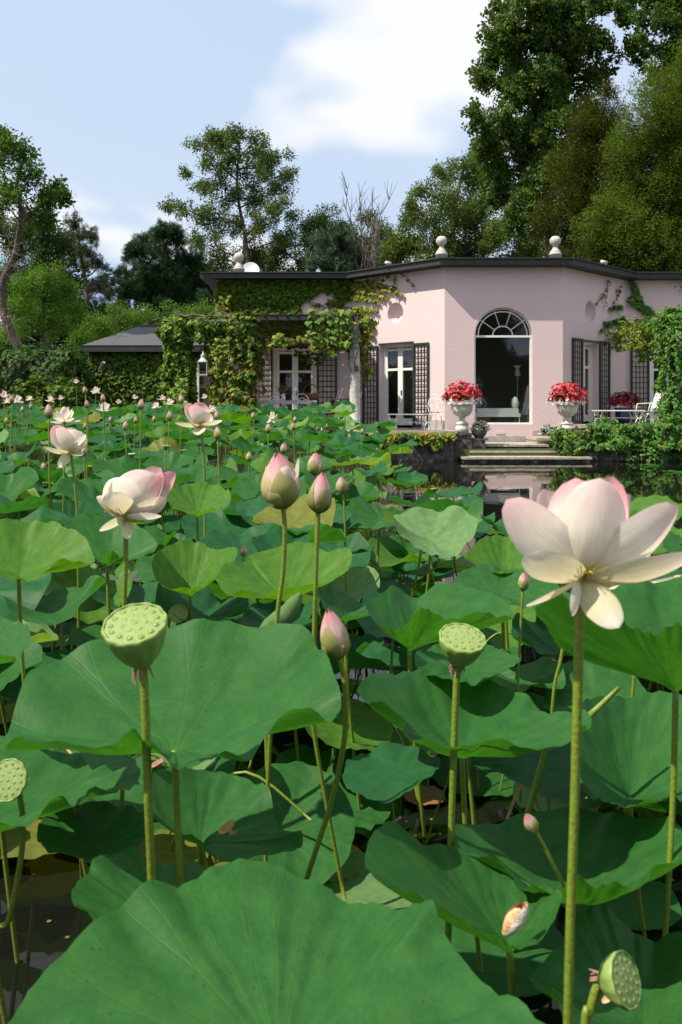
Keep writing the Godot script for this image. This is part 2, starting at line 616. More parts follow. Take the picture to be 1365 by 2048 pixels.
	for q in [[lw, -2.34, 0.78, 0.58], [lw, -0.42, 0.78, 0.6], [lf, 0.79, 0.78, 0.62], [lf, 2.72, 0.78, 0.56], [rf, 0.72, 0.9, 0.54], [rf, 2.23, 0.9, 0.58], [lw, 8.96, 0.9, 0.56]]:
		shutter(v, (q[0] as Transform3D) * Transform3D(Basis.IDENTITY, Vector3(q[1], q[2], 0.006)), q[3], 2.34)
	# green lintel strips over the bay doors
	st = begin()
	for q in [[lf, 1.78, 3.155, 1.31], [rf, 1.46, 3.195, 0.95], [lw, -1.38, 3.135, 1.28]]:
		st = begin()
		bx(st, (q[0] as Transform3D) * Vector3(q[1], q[2], 0.02), Vector3(q[3], 0.05, 0.06), q[0].basis)
		obj("lintel_strip", done(st), M.green_paint, v)
	# grey plinth
	st = begin()
	for q in [[Vector3(-2.9, 0.85, -26.985), Vector3(1.7, 0.24, 0.05), lw.basis], [Vector3(0.0, 0.85, -26.985), Vector3(0.55, 0.24, 0.05), lw.basis], [lf * Vector3(0.24, 0.85, 0.015), Vector3(0.46, 0.24, 0.05), lf.basis], [lf * Vector3(3.27, 0.85, 0.015), Vector3(0.5, 0.24, 0.05), lf.basis], [Vector3(4.02, 0.445, -24.475), Vector3(2.32, 0.19, 0.06), lw.basis], [Vector3(5.63, 0.54, -24.474), Vector3(0.84, 0.30, 0.06), lw.basis]]:
		st = begin()
		bx(st, q[0], q[1], q[2])
		obj("plinth", done(st), M.plinth, v)
	# vent under the window
	st = begin()
	bx(st, Vector3(4.33, 0.63, -24.492), Vector3(0.24, 0.06, 0.02))
	obj("vent", done(st), M.stucco, v)

	# what stands in the room behind the arched window
	var c := thing("chaise_longue", "pale green upholstered chaise longue inside the arched window", "chaise", Vector3(4.42, 0.81, -25.12))
	st = begin()
	bx(st, Vector3(-0.1, 0.42, 0), Vector3(1.15, 0.14, 0.62))
	obj("seat_cushion", done(st), M.cushion, c)
	st = begin()
	bx(st, Vector3(-0.1, 0.3, 0), Vector3(1.25, 0.1, 0.66))
	obj("seat_rail", done(st), M.cushion, c)
	for s in [-1, 1]:
		st = begin()
		var pr := []
		for i in 8:
			var a := -1.2 + 2.4 * i / 7.0
			pr.append(Vector3((0.62 + 0.16 * cos(a) * (1.0)) * 1.0 if s > 0 else -0.86 - 0.1 * cos(a), 0.55 if s > 0 else 0.45, sin(a) * 0.34))
		for i in pr.size() - 1:
			var hgt := 0.78 if s > 0 else 0.42
			var a: Vector3 = pr[i]
			var b: Vector3 = pr[i + 1]
			var lean := Vector3(0.16 * s, 0, 0)
			st.set_smooth_group(0)
			quad(st, a + lean + Vector3(0, hgt - 0.25 + 0.1 * cos((i - 3.0) * 0.4), 0), b + lean + Vector3(0, hgt - 0.25 + 0.1 * cos((i - 2.0) * 0.4), 0), b - Vector3(0, 0.25, 0), a - Vector3(0, 0.25, 0))
			quad(st, a + lean + Vector3(0.07 * s, hgt - 0.25 + 0.1 * cos((i - 3.0) * 0.4), 0), b + lean + Vector3(0.07 * s, hgt - 0.25 + 0.1 * cos((i - 2.0) * 0.4), 0), b + Vector3(0.07 * s, -0.25, 0), a + Vector3(0.07 * s, -0.25, 0))
		obj("backrest" if s > 0 else "foot_rest", done(st), M.cushion, c)
	st = begin()
	ball(st, Vector3(0.42, 0.62, 0.05), Vector3(0.1, 0.2, 0.24), 12, 8)
	obj("pillow", done(st), M.cushion, c)
	for p in [Vector2(-0.68, 0.28), Vector2(-0.68, -0.28), Vector2(0.5, 0.28), Vector2(0.5, -0.28), Vector2(0.8, 0)]:
		st = begin()
		tube(st, [Vector3(p.x, 0.26, p.y), Vector3(p.x, 0.0, p.y)], 0.022, 0.013, 8)
		obj("leg", done(st), M.cushion, c)
	var lamp := thing("floor_lamp", "unlit floor lamp with pale shade inside the arched window", "lamp", Vector3(5.08, 0.81, -25.9))
	st = begin()
	tube(st, [Vector3(0, 0, 0), Vector3(0, 1.5, 0)], 0.014, 0.012, 8)
	lathe(st, [Vector2(0.14, 0), Vector2(0.13, 0.02), Vector2(0.02, 0.04)], 14)
	obj("stand", done(st), M.cushion, lamp)
	st = begin()
	lathe(st, [Vector2(0.09, 1.42), Vector2(0.045, 1.62), Vector2(0.12, 1.72)], 16)
	obj("lamp_shade", done(st), M.cushion, lamp)

	# satellite dish behind the finial
	var d := thing("satellite_dish", "white satellite dish on the roof behind a stone finial", "dish", Vector3(-2.78, 5.31, -27.6))
	st = begin()
	var dp := []
	for i in 8:
		dp.append(Vector2(0.28 * i / 7.0, 0.05 * pow(i / 7.0, 2)))
	lathe(st, dp, 24, Transform3D(Basis(Vector3.RIGHT, 1.25), Vector3(0, 0.2, 0)))
	obj("reflector", done(st), M.white_paint, d)
	st = begin()
	tube(st, [Vector3(0, 0, -0.06), Vector3(0, 0.2, -0.03)], 0.02, 0.02, 8)
	obj("mast", done(st), M.grey_iron, d)

func terraces() -> void:
	# left terrace: stone slab edge over a dark stained wall
	var t := thing("stone_terrace", "paved stone terrace over a stained retaining wall below the pergola", "terrace")
	var st := begin()
	bx(st, Vector3(-0.88, 0.0, -21.95), Vector3(7.2, 1.36, 0.3))
	bx(st, Vector3(2.6, 0.0, -23.0), Vector3(0.3, 1.34, 2.0))
	bx(st, Vector3(-4.45, 0.0, -24.3), Vector3(0.2, 1.34, 4.4))
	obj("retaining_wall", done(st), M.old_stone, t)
	for i in 6:
		st = begin()
		bx(st, Vector3(-3.95 + i * 1.21, 0.71, -21.98), Vector3(1.2, 0.06, 0.4))
		obj("edge_slab", done(st), M.stone, t)
	st = begin()
	for i in 8:
		for j in 6:
			bx(st, Vector3(-4.1 + i * 0.93, 0.70 + rnd(-0.002, 0.002), -22.65 - j * 0.93), Vector3(0.92, 0.06, 0.92))
	obj("paving", done(st), M.stone, t)
	# right terrace, a little higher
	var u := thing("stone_terrace", "higher stone terrace with ivy hanging over its wall beside the steps", "terrace")
	st = begin()
	bx(st, Vector3(10.6, 0.06, -22.1), Vector3(9.5, 1.48, 0.3))
	bx(st, Vector3(5.75, 0.05, -23.2), Vector3(0.2, 1.46, 2.2))
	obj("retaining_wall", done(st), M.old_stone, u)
	for i in 8:
		st = begin()
		bx(st, Vector3(6.44 + i * 1.21, 0.835, -22.12), Vector3(1.2, 0.06, 0.42))
		obj("edge_slab", done(st), M.stone, u)
	st = begin()
	for i in 9:
		for j in 5:
			bx(st, Vector3(6.33 + i * 0.93, 0.825 + rnd(-0.002, 0.002), -22.8 - j * 0.93), Vector3(0.92, 0.06, 0.92))
	obj("paving", done(st), M.stone, u)
	# steps into the pond
	var s := thing("garden_steps", "broad stone steps going down from the arched window into the water", "steps")
	var rows := [[2.9, 6.0, 21.5, 0.12], [3.17, 5.69, 22.2, 0.25], [3.63, 5.22, 22.57, 0.38]]
	for r in rows:
		st = begin()
		var zc: float = -(r[2] + 24.4) / 2
		bx(st, Vector3((r[0] + r[1]) / 2, r[3] - 0.025, zc), Vector3(r[1] - r[0], 0.05, 24.4 - r[2]))
		obj("tread", done(st), M.stone, s)
		st = begin()
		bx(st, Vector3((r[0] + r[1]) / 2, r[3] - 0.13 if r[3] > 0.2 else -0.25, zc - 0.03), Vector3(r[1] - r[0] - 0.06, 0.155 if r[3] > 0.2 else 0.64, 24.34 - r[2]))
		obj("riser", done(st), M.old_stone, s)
	st = begin()
	bx(st, Vector3(5.48, 0.5, -23.75), Vector3(0.94, 0.07, 1.36))
	obj("side_step", done(st), M.stone, s)
	st = begin()
	bx(st, Vector3(5.48, 0.42, -23.75), Vector3(0.9, 0.09, 1.3))
	obj("side_riser", done(st), M.stone, s)
	# blocks that carry the urn and the flower pot
	st = begin()
	bx(st, Vector3(3.02, 0.17, -22.62), Vector3(0.44, 0.92, 0.6))
	obj("urn_block", done(st), M.old_stone, s)
	st = begin()
	bx(st, Vector3(3.42, 0.11, -22.72), Vector3(0.36, 0.78, 0.55))
	obj("pot_block", done(st), M.old_stone, s)
	st = begin()
	bx(st, Vector3(3.02, 0.645, -22.62), Vector3(0.5, 0.05, 0.66))
	bx(st, Vector3(3.46, 0.515, -22.72), Vector3(0.42, 0.045, 0.6))
	obj("block_cap", done(st), M.old_stone, s)

func garden_house() -> void:
	var g := thing("garden_house", "small outbuilding with grey hipped slate roof, its wall overgrown with creeper", "outbuilding")
	var st := begin()
	bx(st, Vector3(-5.55, 1.6, -26.5), Vector3(3.5, 2.7, 0.2))
	bx(st, Vector3(-7.2, 1.6, -28.8), Vector3(0.2, 2.7, 4.4))
	bx(st, Vector3(-3.9, 1.6, -28.8), Vector3(0.2, 2.7, 4.4))
	bx(st, Vector3(-5.55, 1.6, -31.0), Vector3(3.5, 2.7, 0.2))
	obj("wall", done(st), M.stucco, g)
	st = begin()
	bx(st, Vector3(-5.6, 3.03, -26.02), Vector3(3.66, 0.19, 0.05))
	bx(st, Vector3(-7.43, 3.03, -28.8), Vector3(0.05, 0.19, 5.6))
	bx(st, Vector3(-3.77, 3.03, -28.8), Vector3(0.05, 0.19, 5.6))
	obj("fascia", done(st), M.slate, g)
	var e := [Vector3(-7.48, 3.12, -25.98), Vector3(-3.72, 3.12, -25.98), Vector3(-3.72, 3.12, -31.6), Vector3(-7.48, 3.12, -31.6)]
	var r := [Vector3(-6.35, 3.88, -28.3), Vector3(-4.6, 3.88, -28.3)]
	st = begin()
	st.set_smooth_group(-1)
	quad(st, e[0], e[1], r[1], r[0])
	quad(st, e[2], e[3], r[0], r[1])
	quad(st, e[3], e[0], r[0], r[0])
	quad(st, e[1], e[2], r[1], r[1])
	quad(st, e[0], e[1], e[2], e[3])
	var roof := obj("roof", done(st), M.roof_slate, g)
	st = begin()
	tube(st, [r[0], r[1]], 0.05, 0.05, 8)
	obj("ridge_cap", done(st), M.slate, roof)
	st = begin()
	tube(st, [Vector3(-6.95, 2.35, -25.85), Vector3(-6.78, 2.62, -25.7)], 0.035, 0.045, 10)
	tube(st, [Vector3(-6.95, 2.35, -25.85), Vector3(-6.98, 2.4, -26.4)], 0.02, 0.02, 8)
	obj("wall_spotlight", done(st), M.grey_iron, g)

	var b := thing("brick_gate_pier", "low brick pier with grey stone cap beside the clipped hedge", "pier", Vector3(-8.75, 0.28, -22.9))
	for k in 12:
		for i in 4:
			st = begin()
			bx(st, Vector3(-0.42 + i * 0.28 + (0.07 if k % 2 else -0.07), 0.05 + k * 0.095, 0), Vector3(0.265, 0.085, 0.5))
			obj("brick", done(st), M.brick, b)
	st = begin()
	bx(st, Vector3(0, 0.58, -0.02), Vector3(1.1, 1.14, 0.44))
	obj("mortar_core", done(st), M.stone, b)
	st = begin()
	bx(st, Vector3(0, 1.2, 0), Vector3(1.3, 0.1, 0.66))
	bx(st, Vector3(-0.1, 1.31, 0), Vector3(0.8, 0.12, 0.5))
	obj("cap", done(st), M.plinth, b)

# ---------------------------------------------------------------- foliage
# a handful of folded leaves pointing every way
func leaf_clump(seed_: int, count: int, spread: float, len: float, wid: float) -> ArrayMesh:
	var r := RandomNumberGenerator.new()
	r.seed = seed_
	var st := begin()
	st.set_smooth_group(-1)
	for k in count:
		var c := Vector3(r.randf_range(-1, 1), r.randf_range(-1, 1), r.randf_range(-1, 1)) * spread
		var d := Vector3(r.randf_range(-1, 1), r.randf_range(-0.9, 0.5), r.randf_range(-1, 1)).normalized()
		var side := d.cross(Vector3(r.randf_range(-0.6, 0.6), 1, r.randf_range(-0.6, 0.6))).normalized()
		var up := side.cross(d).normalized()
		var l := len * r.randf_range(0.7, 1.2)
		var w := wid * r.randf_range(0.7, 1.2)
		var a := c
		var b := c + d * l * 0.45 + side * w * 0.5 + up * w * 0.18
		var e := c + d * l
		var f := c + d * l * 0.45 - side * w * 0.5 + up * w * 0.18
		for p in [a, b, e, a, e, f]:
			st.set_color(Color.WHITE)
			st.set_uv(Vector2.ZERO)
			st.add_vertex(p)
	return done(st)

# thin blades fanned round one direction (needles and sprays)
func blade_clump(seed_: int, count: int, len: float, wid: float, open: float, up: float) -> ArrayMesh:
	var r := RandomNumberGenerator.new()
	r.seed = seed_
	var st := begin()
	st.set_smooth_group(-1)
	for k in count:
		var d := Vector3(r.randf_range(-1, 1) * open, up + r.randf_range(-1, 1) * open * 0.6, r.randf_range(-1, 1) * open).normalized()
		var side := d.cross(Vector3(r.randf_range(-1, 1), r.randf_range(-1, 1), r.randf_range(-1, 1))).normalized()
		var base := Vector3(r.randf_range(-1, 1), r.randf_range(-1, 1), r.randf_range(-1, 1)) * len * 0.35
		var l := len * r.randf_range(0.6, 1.2)
		for p in [base - side * wid * 0.5, base + side * wid * 0.5, base + d * l]:
			st.set_color(Color.WHITE)
			st.set_uv(Vector2.ZERO)
			st.add_vertex(p)
	return done(st)

func jitter(c: Color, a: float) -> Color:
	var k := 1.0 + rnd(-a, a)
	var h := rnd(-a, a) * 0.5
	return Color(c.r * k * (1.0 + h), c.g * k, c.b * k * (1.0 - h))

# leaf clumps scattered through a list of (centre, radius) lobes; each lobe is itself a cluster of smaller tufts
func crown(called: String, lobes: Array, clump: Mesh, m: Material, col: Color, per: float, parent: Node3D, squash := 0.85, upright := false, vary := 0.28, tufts := 15, tuft := 0.4) -> void:
	var xfs := []
	var cols := []
	for q in lobes:
		var c: Vector3 = q[0]
		var r: float = q[1]
		for t in tufts:
			var d := rdir()
			d.y *= squash
			var sc := c + d * r * rnd(0.35, 1.0)
			var sr := r * tuft * rnd(0.65, 1.25)
			var shade := jitter(col, vary * 0.8)
			for k in maxi(4, int(per * sr * sr)):
				var e := rdir() * sr * pow(rng.randf(), 0.4)
				var b := Basis.from_euler(Vector3(rnd(-0.35, 0.35), rnd(0, TAU), rnd(-0.35, 0.35))) if upright else Basis.from_euler(Vector3(rnd(0, TAU), rnd(0, TAU), rnd(0, TAU)))
				var s := rnd(0.7, 1.25)
				xfs.append(Transform3D(b.scaled(Vector3.ONE * s), sc + e))
				cols.append(jitter(shade, vary * 0.7))
	multi(called, clump, m, xfs, cols, parent)

func wander(a: Vector3, b: Vector3, n: int, amp: float) -> Array:
	var out := [a]
	for i in range(1, n):
		var t := float(i) / n
		out.append(a.lerp(b, t) + Vector3(rnd(-1, 1), rnd(-0.4, 0.6), rnd(-1, 1)) * amp)
	out.append(b)
	return out

# trunk along a path, limbs to each lobe, twigs inside the lobes
func wood(path: Array, r0: float, r1: float, lobes: Array, m: Material, parent: Node3D, twigs := 5) -> void:
	var st := begin()
	var p := curve(path, 5)
	tube(st, p, r0, r1, 9)
	obj("trunk", done(st), m, parent)
	st = begin()
	for q in lobes:
		var c: Vector3 = q[0]
		var r: float = q[1]
		var best: Vector3 = p[0]
		var bd := INF
		for s in p:
			if s.y < c.y - r * 0.2 or s == p[0]:
				var dd: float = s.distance_to(c) + absf(s.y - (c.y - s.distance_to(c) * 0.5)) * 0.5
				if dd < bd:
					bd = dd
					best = s
		var rr := clampf(r * 0.06, 0.02, r0 * 0.5)
		tube(st, wander(best, c, 4, bd * 0.05), rr, rr * 0.5, 6)
		for t in twigs:
			var d := rdir()
			d.y = absf(d.y) * 0.8
			tube(st, wander(c, c + d * r * 0.9, 2, r * 0.08), rr * 0.5, rr * 0.12, 4)
	obj("limbs", done(st), m, parent)

func tree(called: String, label: String, group: String, path: Array, r0: float, lobes: Array, clump: Mesh, m: Material, col: Color, per: float, bark: Material, upright := false, squash := 0.85, vary := 0.28, tufts := 15, tuft := 0.4) -> Node3D:
	var base: Vector3 = path[0]
	var t := thing(called, label, "tree" if not called.contains("shrub") and not called.contains("hedge") else "shrub", base, 0.0, group)
	var lp := []
	for p in path:
		lp.append(p - base)
	var ll := []
	for q in lobes:
		ll.append([q[0] - base, q[1]])
	wood(lp, r0, r0 * 0.25, ll, bark, t)
	crown("crown", ll, clump, m, col, per, t, squash, upright, vary, tufts, tuft)
	return t

func lobes_of(flat: Array) -> Array:
	var out := []
	for i in range(0, flat.size(), 4):
		out.append([Vector3(flat[i], flat[i + 1], flat[i + 2]), flat[i + 3]])
	return out

func trees() -> void:
	var oak_leaf := leaf_clump(1, 9, 0.16, 0.17, 0.10)
	var fine_leaf := leaf_clump(2, 10, 0.15, 0.13, 0.07)
	var small_leaf := leaf_clump(3, 12, 0.13, 0.085, 0.04)
	var big_leaf := leaf_clump(9, 9, 0.3, 0.3, 0.18)
	var pine := blade_clump(4, 22, 0.20, 0.02, 1.0, 0.5)
	var spray := blade_clump(5, 16, 0.2, 0.03, 0.6, 1.0)
	var tiny := leaf_clump(8, 14, 0.13, 0.075, 0.032)
	tree("oak_tree", "tall dark oak towering behind the villa roof, the tallest crown in view", "", [Vector3(8.4500, 3.6500, -36.0000), Vector3(8.3500, 9.0500, -36.0000), Vector3(7.9100, 11.6500, -36.0000), Vector3(8.1500, 14.6500, -36.0000), Vector3(8.4500, 18.8500, -36.0000)], 0.3, lobes_of([7.21, 16.73, -34.40, 1.18, 8.87, 17.70, -35.68, 1.39, 10.63, 18.09, -36.96, 1.23, 5.83, 15.62, -34.72, 0.73, 7.15, 15.85, -36.00, 1.20, 8.85, 16.27, -37.28, 1.55, 9.68, 15.36, -35.04, 1.17, 5.70, 14.77, -36.32, 0.61, 6.84, 14.93, -37.60, 1.15, 7.81, 13.82, -35.36, 1.47, 9.52, 14.28, -36.64, 1.22, 5.21, 12.43, -34.40, 0.61, 6.29, 12.45, -35.68, 1.19, 7.96, 12.44, -36.96, 1.54, 8.82, 11.67, -34.72, 1.16, 5.75, 11.65, -36.00, 0.80, 6.99, 11.19, -37.28, 1.28, 7.93, 10.11, -35.04, 1.27, 9.43, 10.53, -36.32, 1.01, 6.32, 10.23, -37.60, 0.94, 7.22, 8.91, -35.36, 1.18, 6.67, 15.50, -36.64, 0.92, 8.36, 16.35, -34.40, 1.15, 6.29, 16.91, -35.68, 0.59, 10.22, 12.95, -36.96, 0.72]), oak_leaf, M.foliage, Color(0.075, 0.135, 0.026), 120, M.bark, false, 0.85, 0.28, 15, 0.4)
	tree("oak_tree", "spreading oak whose dark branches hang over the pale rounded shrub", "", [Vector3(15.5069, 3.5833, -35.0000), Vector3(15.3125, 11.3611, -35.0000), Vector3(14.7292, 14.8611, -35.0000), Vector3(13.7569, 17.1944, -35.0000)], 0.3, lobes_of([11.49, 15.58, -33.50, 0.84, 12.87, 16.67, -34.70, 1.16, 12.12, 15.41, -35.90, 0.60, 12.44, 14.86, -33.80, 0.84, 11.03, 16.61, -35.00, 0.49, 11.71, 15.93, -36.20, 0.44, 13.21, 15.65, -34.10, 1.14, 14.07, 14.98, -35.30, 1.18, 11.71, 18.08, -36.50, 0.81, 11.99, 17.30, -34.40, 0.96, 12.81, 14.50, -35.60, 0.69]), oak_leaf, M.foliage, Color(0.065, 0.12, 0.026), 90, M.bark, false, 0.85, 0.28, 15, 0.4)
	tree("woodland_tree", "yellowish green tree with ragged crown between the dead tree and the tall oak", "", [Vector3(5.1958, 4.1167, -43.0000), Vector3(5.3153, 8.4167, -43.0000), Vector3(5.4347, 10.8056, -43.0000), Vector3(5.9125, 12.9556, -43.0000)], 0.22, lobes_of([3.17, 10.70, -41.50, 0.41, 3.97, 11.57, -42.70, 0.66, 4.94, 12.71, -43.90, 0.73, 5.75, 12.51, -41.80, 0.88, 6.75, 12.48, -43.00, 0.96, 3.87, 10.58, -44.20, 1.03, 4.97, 10.61, -42.10, 1.22, 6.43, 10.63, -43.30, 1.32, 3.28, 9.41, -44.50, 1.11, 4.53, 8.79, -42.40, 1.41, 6.36, 8.76, -43.60, 1.57, 7.55, 9.32, -41.50, 1.38, 8.60, 8.37, -42.70, 1.42, 2.50, 8.81, -43.90, 0.93, 9.46, 8.68, -41.80, 1.16]), fine_leaf, M.foliage, Color(0.10, 0.15, 0.034), 150, M.bark, false, 0.85, 0.28, 15, 0.4)
	tree("thuja_tree", "bronze green conical thuja behind the bay roof", "", [Vector3(8.3958, 3.3167, -31.0000), Vector3(8.4819, 7.6222, -31.0000), Vector3(8.8264, 11.9278, -31.0000)], 0.12, lobes_of([8.93, 11.90, -30.20, 0.34, 8.78, 11.44, -30.84, 0.65, 9.49, 11.39, -31.48, 0.61, 8.14, 10.53, -30.36, 0.71, 9.00, 10.21, -31.00, 0.86, 8.22, 9.86, -31.64, 0.84, 8.69, 8.88, -30.52, 0.93, 7.83, 8.69, -31.16, 0.83, 8.79, 8.14, -31.80, 1.06, 7.46, 7.47, -30.68, 0.72, 8.40, 6.82, -31.32, 1.04, 7.26, 6.45, -30.20, 0.64, 9.04, 7.25, -30.84, 0.86, 9.75, 10.34, -31.48, 0.70]), tiny, M.foliage, Color(0.068, 0.078, 0.014), 260, M.bark, true, 1.15, 0.22, 7, 0.85)
	tree("weeping_shrub", "huge rounded olive green shrub with fine twigs beside the bronze thuja", "", [Vector3(9.9354, 3.1500, -28.5000), Vector3(10.0938, 7.1083, -28.5000), Vector3(10.4104, 11.0667, -28.5000)], 0.1, lobes_of([10.85, 11.75, -27.80, 0.85, 10.36, 11.18, -28.36, 0.87, 11.45, 10.89, -28.92, 1.12, 9.58, 10.02, -27.94, 0.85, 10.73, 9.64, -28.50, 1.19, 9.57, 9.32, -29.06, 0.89, 9.95, 8.27, -28.08, 1.17, 11.34, 8.73, -28.64, 1.27, 9.21, 8.23, -29.20, 0.89, 9.52, 7.21, -28.22, 1.18, 10.91, 7.17, -28.78, 1.36, 8.46, 6.89, -27.80, 0.74, 8.39, 6.21, -28.36, 0.63, 9.36, 6.23, -28.92, 1.04, 10.21, 5.83, -27.94, 1.24, 11.36, 6.32, -28.50, 0.95, 8.27, 5.93, -29.06, 0.48]), tiny, M.foliage, Color(0.105, 0.155, 0.024), 330, M.grey_bark, true, 1.1, 0.2, 8, 0.85)
	tree("locust_tree", "airy many stemmed tree with tall open crown behind the villa wing", "", [Vector3(-4.4375, 4.2500, -45.0000), Vector3(-4.5625, 7.7500, -45.0000), Vector3(-4.8125, 10.0000, -45.0000), Vector3(-5.1875, 12.2500, -45.0000), Vector3(-5.0625, 14.5000, -45.0000)], 0.16, lobes_of([-5.00, 14.46, -43.40, 0.68, -6.02, 14.53, -44.68, 0.84, -7.21, 14.78, -45.96, 0.61, -4.19, 14.24, -43.72, 0.73, -3.36, 13.80, -45.00, 0.75, -2.69, 13.46, -46.28, 0.51, -6.30, 13.48, -44.04, 0.86, -5.35, 13.71, -45.32, 0.96, -4.34, 13.81, -46.60, 0.98, -3.02, 12.34, -44.36, 0.74, -7.87, 13.29, -45.64, 0.30, -6.69, 11.98, -43.40, 0.58, -5.77, 12.05, -44.68, 0.89, -4.53, 12.10, -45.96, 0.97, -2.98, 11.21, -43.72, 0.73, -2.44, 11.00, -45.00, 0.45, -8.81, 11.74, -46.28, 0.46, -7.65, 11.04, -44.04, 0.59, -6.86, 10.94, -45.32, 0.86, -5.76, 10.96, -46.60, 0.93, -3.76, 10.25, -44.36, 0.89, -2.73, 10.12, -45.64, 0.66, -6.93, 9.45, -43.40, 0.63, -6.02, 9.19, -44.68, 0.89, -4.53, 9.17, -45.96, 1.02]), fine_leaf, M.foliage, Color(0.095, 0.14, 0.036), 150, M.bark, false, 0.85, 0.32, 11, 0.42)
	tree("pine_tree", "broad dark blue green pine standing left of the airy tree", "", [Vector3(-9.4000, 3.9167, -48.0000), Vector3(-9.4000, 7.1167, -48.0000), Vector3(-9.5333, 10.5833, -48.0000)], 0.22, lobes_of([-9.29, 10.56, -46.80, 0.68, -8.69, 10.32, -47.76, 0.80, -10.35, 10.32, -48.72, 0.81, -10.73, 9.22, -47.04, 0.84, -9.40, 9.25, -48.00, 1.28, -8.23, 9.27, -48.96, 0.98, -10.44, 8.08, -47.28, 1.21, -9.18, 7.68, -48.24, 1.39, -7.86, 7.95, -49.20, 1.09, -11.42, 8.38, -47.52, 0.58, -11.51, 7.44, -48.48, 0.81, -7.08, 6.71, -46.80, 0.78, -9.88, 6.56, -47.76, 1.19]), pine, M.needles, Color(0.036, 0.078, 0.032), 220, M.bark, false, 0.85, 0.28, 18, 0.4)
	tree("pine_tree", "half bare brownish pine behind the bright acacia bushes", "", [Vector3(-12.7139, 3.8056, -46.0000), Vector3(-13.0972, 7.8944, -46.0000), Vector3(-13.6083, 10.9611, -46.0000)], 0.2, lobes_of([-13.25, 10.58, -44.80, 0.55, -12.90, 10.20, -45.76, 0.71, -14.21, 10.07, -46.72, 0.73, -12.95, 9.01, -45.04, 0.85, -12.38, 8.53, -46.00, 0.77, -12.85, 7.51, -46.96, 0.94, -11.58, 7.41, -45.28, 0.65, -13.94, 6.90, -46.24, 0.92, -12.26, 6.49, -47.20, 0.94, -13.21, 5.80, -45.52, 0.76]), pine, M.needles, Color(0.05, 0.065, 0.03), 140, M.grey_bark, false, 0.85, 0.28, 14, 0.4)
	tree("crooked_tree", "leaning old tree with bare crooked grey trunk beyond the brick pier", "", [Vector3(-9.1875, 2.1500, -27.0000), Vector3(-9.6375, 3.0500, -27.0000), Vector3(-10.0575, 3.9500, -27.0000), Vector3(-10.1625, 5.0000, -27.0000), Vector3(-9.7875, 5.9000, -27.0000), Vector3(-9.6075, 7.1000, -27.0000), Vector3(-9.7275, 8.0000, -27.0000), Vector3(-9.5175, 8.7500, -27.0000)], 0.17, lobes_of([-9.67, 8.89, -26.20, 0.38, -9.43, 8.93, -26.84, 0.42, -10.34, 8.73, -27.48, 0.55, -9.04, 8.21, -26.36, 0.41, -9.71, 7.85, -27.00, 0.54, -8.76, 8.04, -27.64, 0.31, -8.70, 7.41, -26.52, 0.27, -8.41, 7.66, -27.16, 0.18, -9.46, 7.27, -27.80, 0.53, -10.04, 9.40, -26.68, 0.24, -8.92, 7.02, -27.32, 0.33, -9.86, 7.36, -26.20, 0.44]), fine_leaf, M.foliage, Color(0.075, 0.14, 0.028), 130, M.bark, false, 0.85, 0.28, 15, 0.4)
	tree("woodland_tree", "dark leafy tree filling the gap behind the crooked old tree", "", [Vector3(-12.9444, 3.0278, -40.0000), Vector3(-13.1667, 7.0278, -40.0000), Vector3(-13.1667, 9.2500, -40.0000)], 0.22, lobes_of([-13.03, 9.18, -38.60, 0.96, -12.52, 8.86, -39.72, 0.99, -14.35, 8.40, -40.84, 1.13, -12.69, 7.51, -38.88, 1.19, -11.94, 7.36, -40.00, 0.80, -15.13, 9.47, -41.12, 1.14, -14.41, 6.91, -39.16, 1.09, -12.59, 6.40, -40.28, 1.12, -14.32, 6.54, -41.40, 1.15, -11.67, 5.63, -39.44, 0.88]), fine_leaf, M.foliage, Color(0.055, 0.10, 0.025), 130, M.bark, false, 0.85, 0.28, 15, 0.4)
	tree("acacia_tree", "bright green feathery acacia rising behind the tall hedge", "", [Vector3(-9.9583, 2.2500, -30.0000), Vector3(-9.9583, 4.2500, -30.0000), Vector3(-9.8750, 5.5833, -30.0000)], 0.1, lobes_of([-10.06, 5.37, -29.10, 0.55, -9.65, 5.81, -29.82, 0.56, -9.37, 5.32, -30.54, 0.54, -10.45, 4.67, -29.28, 0.62, -9.88, 4.83, -30.00, 0.67, -9.26, 4.49, -30.72, 0.55, -10.19, 4.03, -29.46, 0.62, -9.52, 4.10, -30.18, 0.64, -11.29, 4.00, -30.90, 0.52]), small_leaf, M.foliage, Color(0.11, 0.22, 0.03), 240, M.bark, false, 0.6, 0.3, 9, 0.52)
	tree("acacia_tree", "low spread of bright acacia foliage above the outbuilding roof", "", [Vector3(-7.4139, 2.0056, -34.0000), Vector3(-7.4139, 3.5167, -34.0000), Vector3(-7.2250, 4.6500, -34.0000)], 0.1, lobes_of([-9.12, 4.37, -33.00, 0.62, -8.40, 4.82, -33.80, 0.64, -7.54, 4.71, -34.60, 0.69, -6.23, 4.85, -33.20, 0.59, -5.43, 4.93, -34.00, 0.57, -4.98, 4.73, -34.80, 0.58, -9.60, 3.75, -33.40, 0.63, -8.88, 3.91, -34.20, 0.72, -8.02, 4.07, -35.00, 0.74, -6.58, 4.05, -33.60, 0.67, -5.78, 4.21, -34.40, 0.57]), small_leaf, M.foliage, Color(0.10, 0.20, 0.03), 210, M.bark, false, 0.6, 0.3, 9, 0.52)
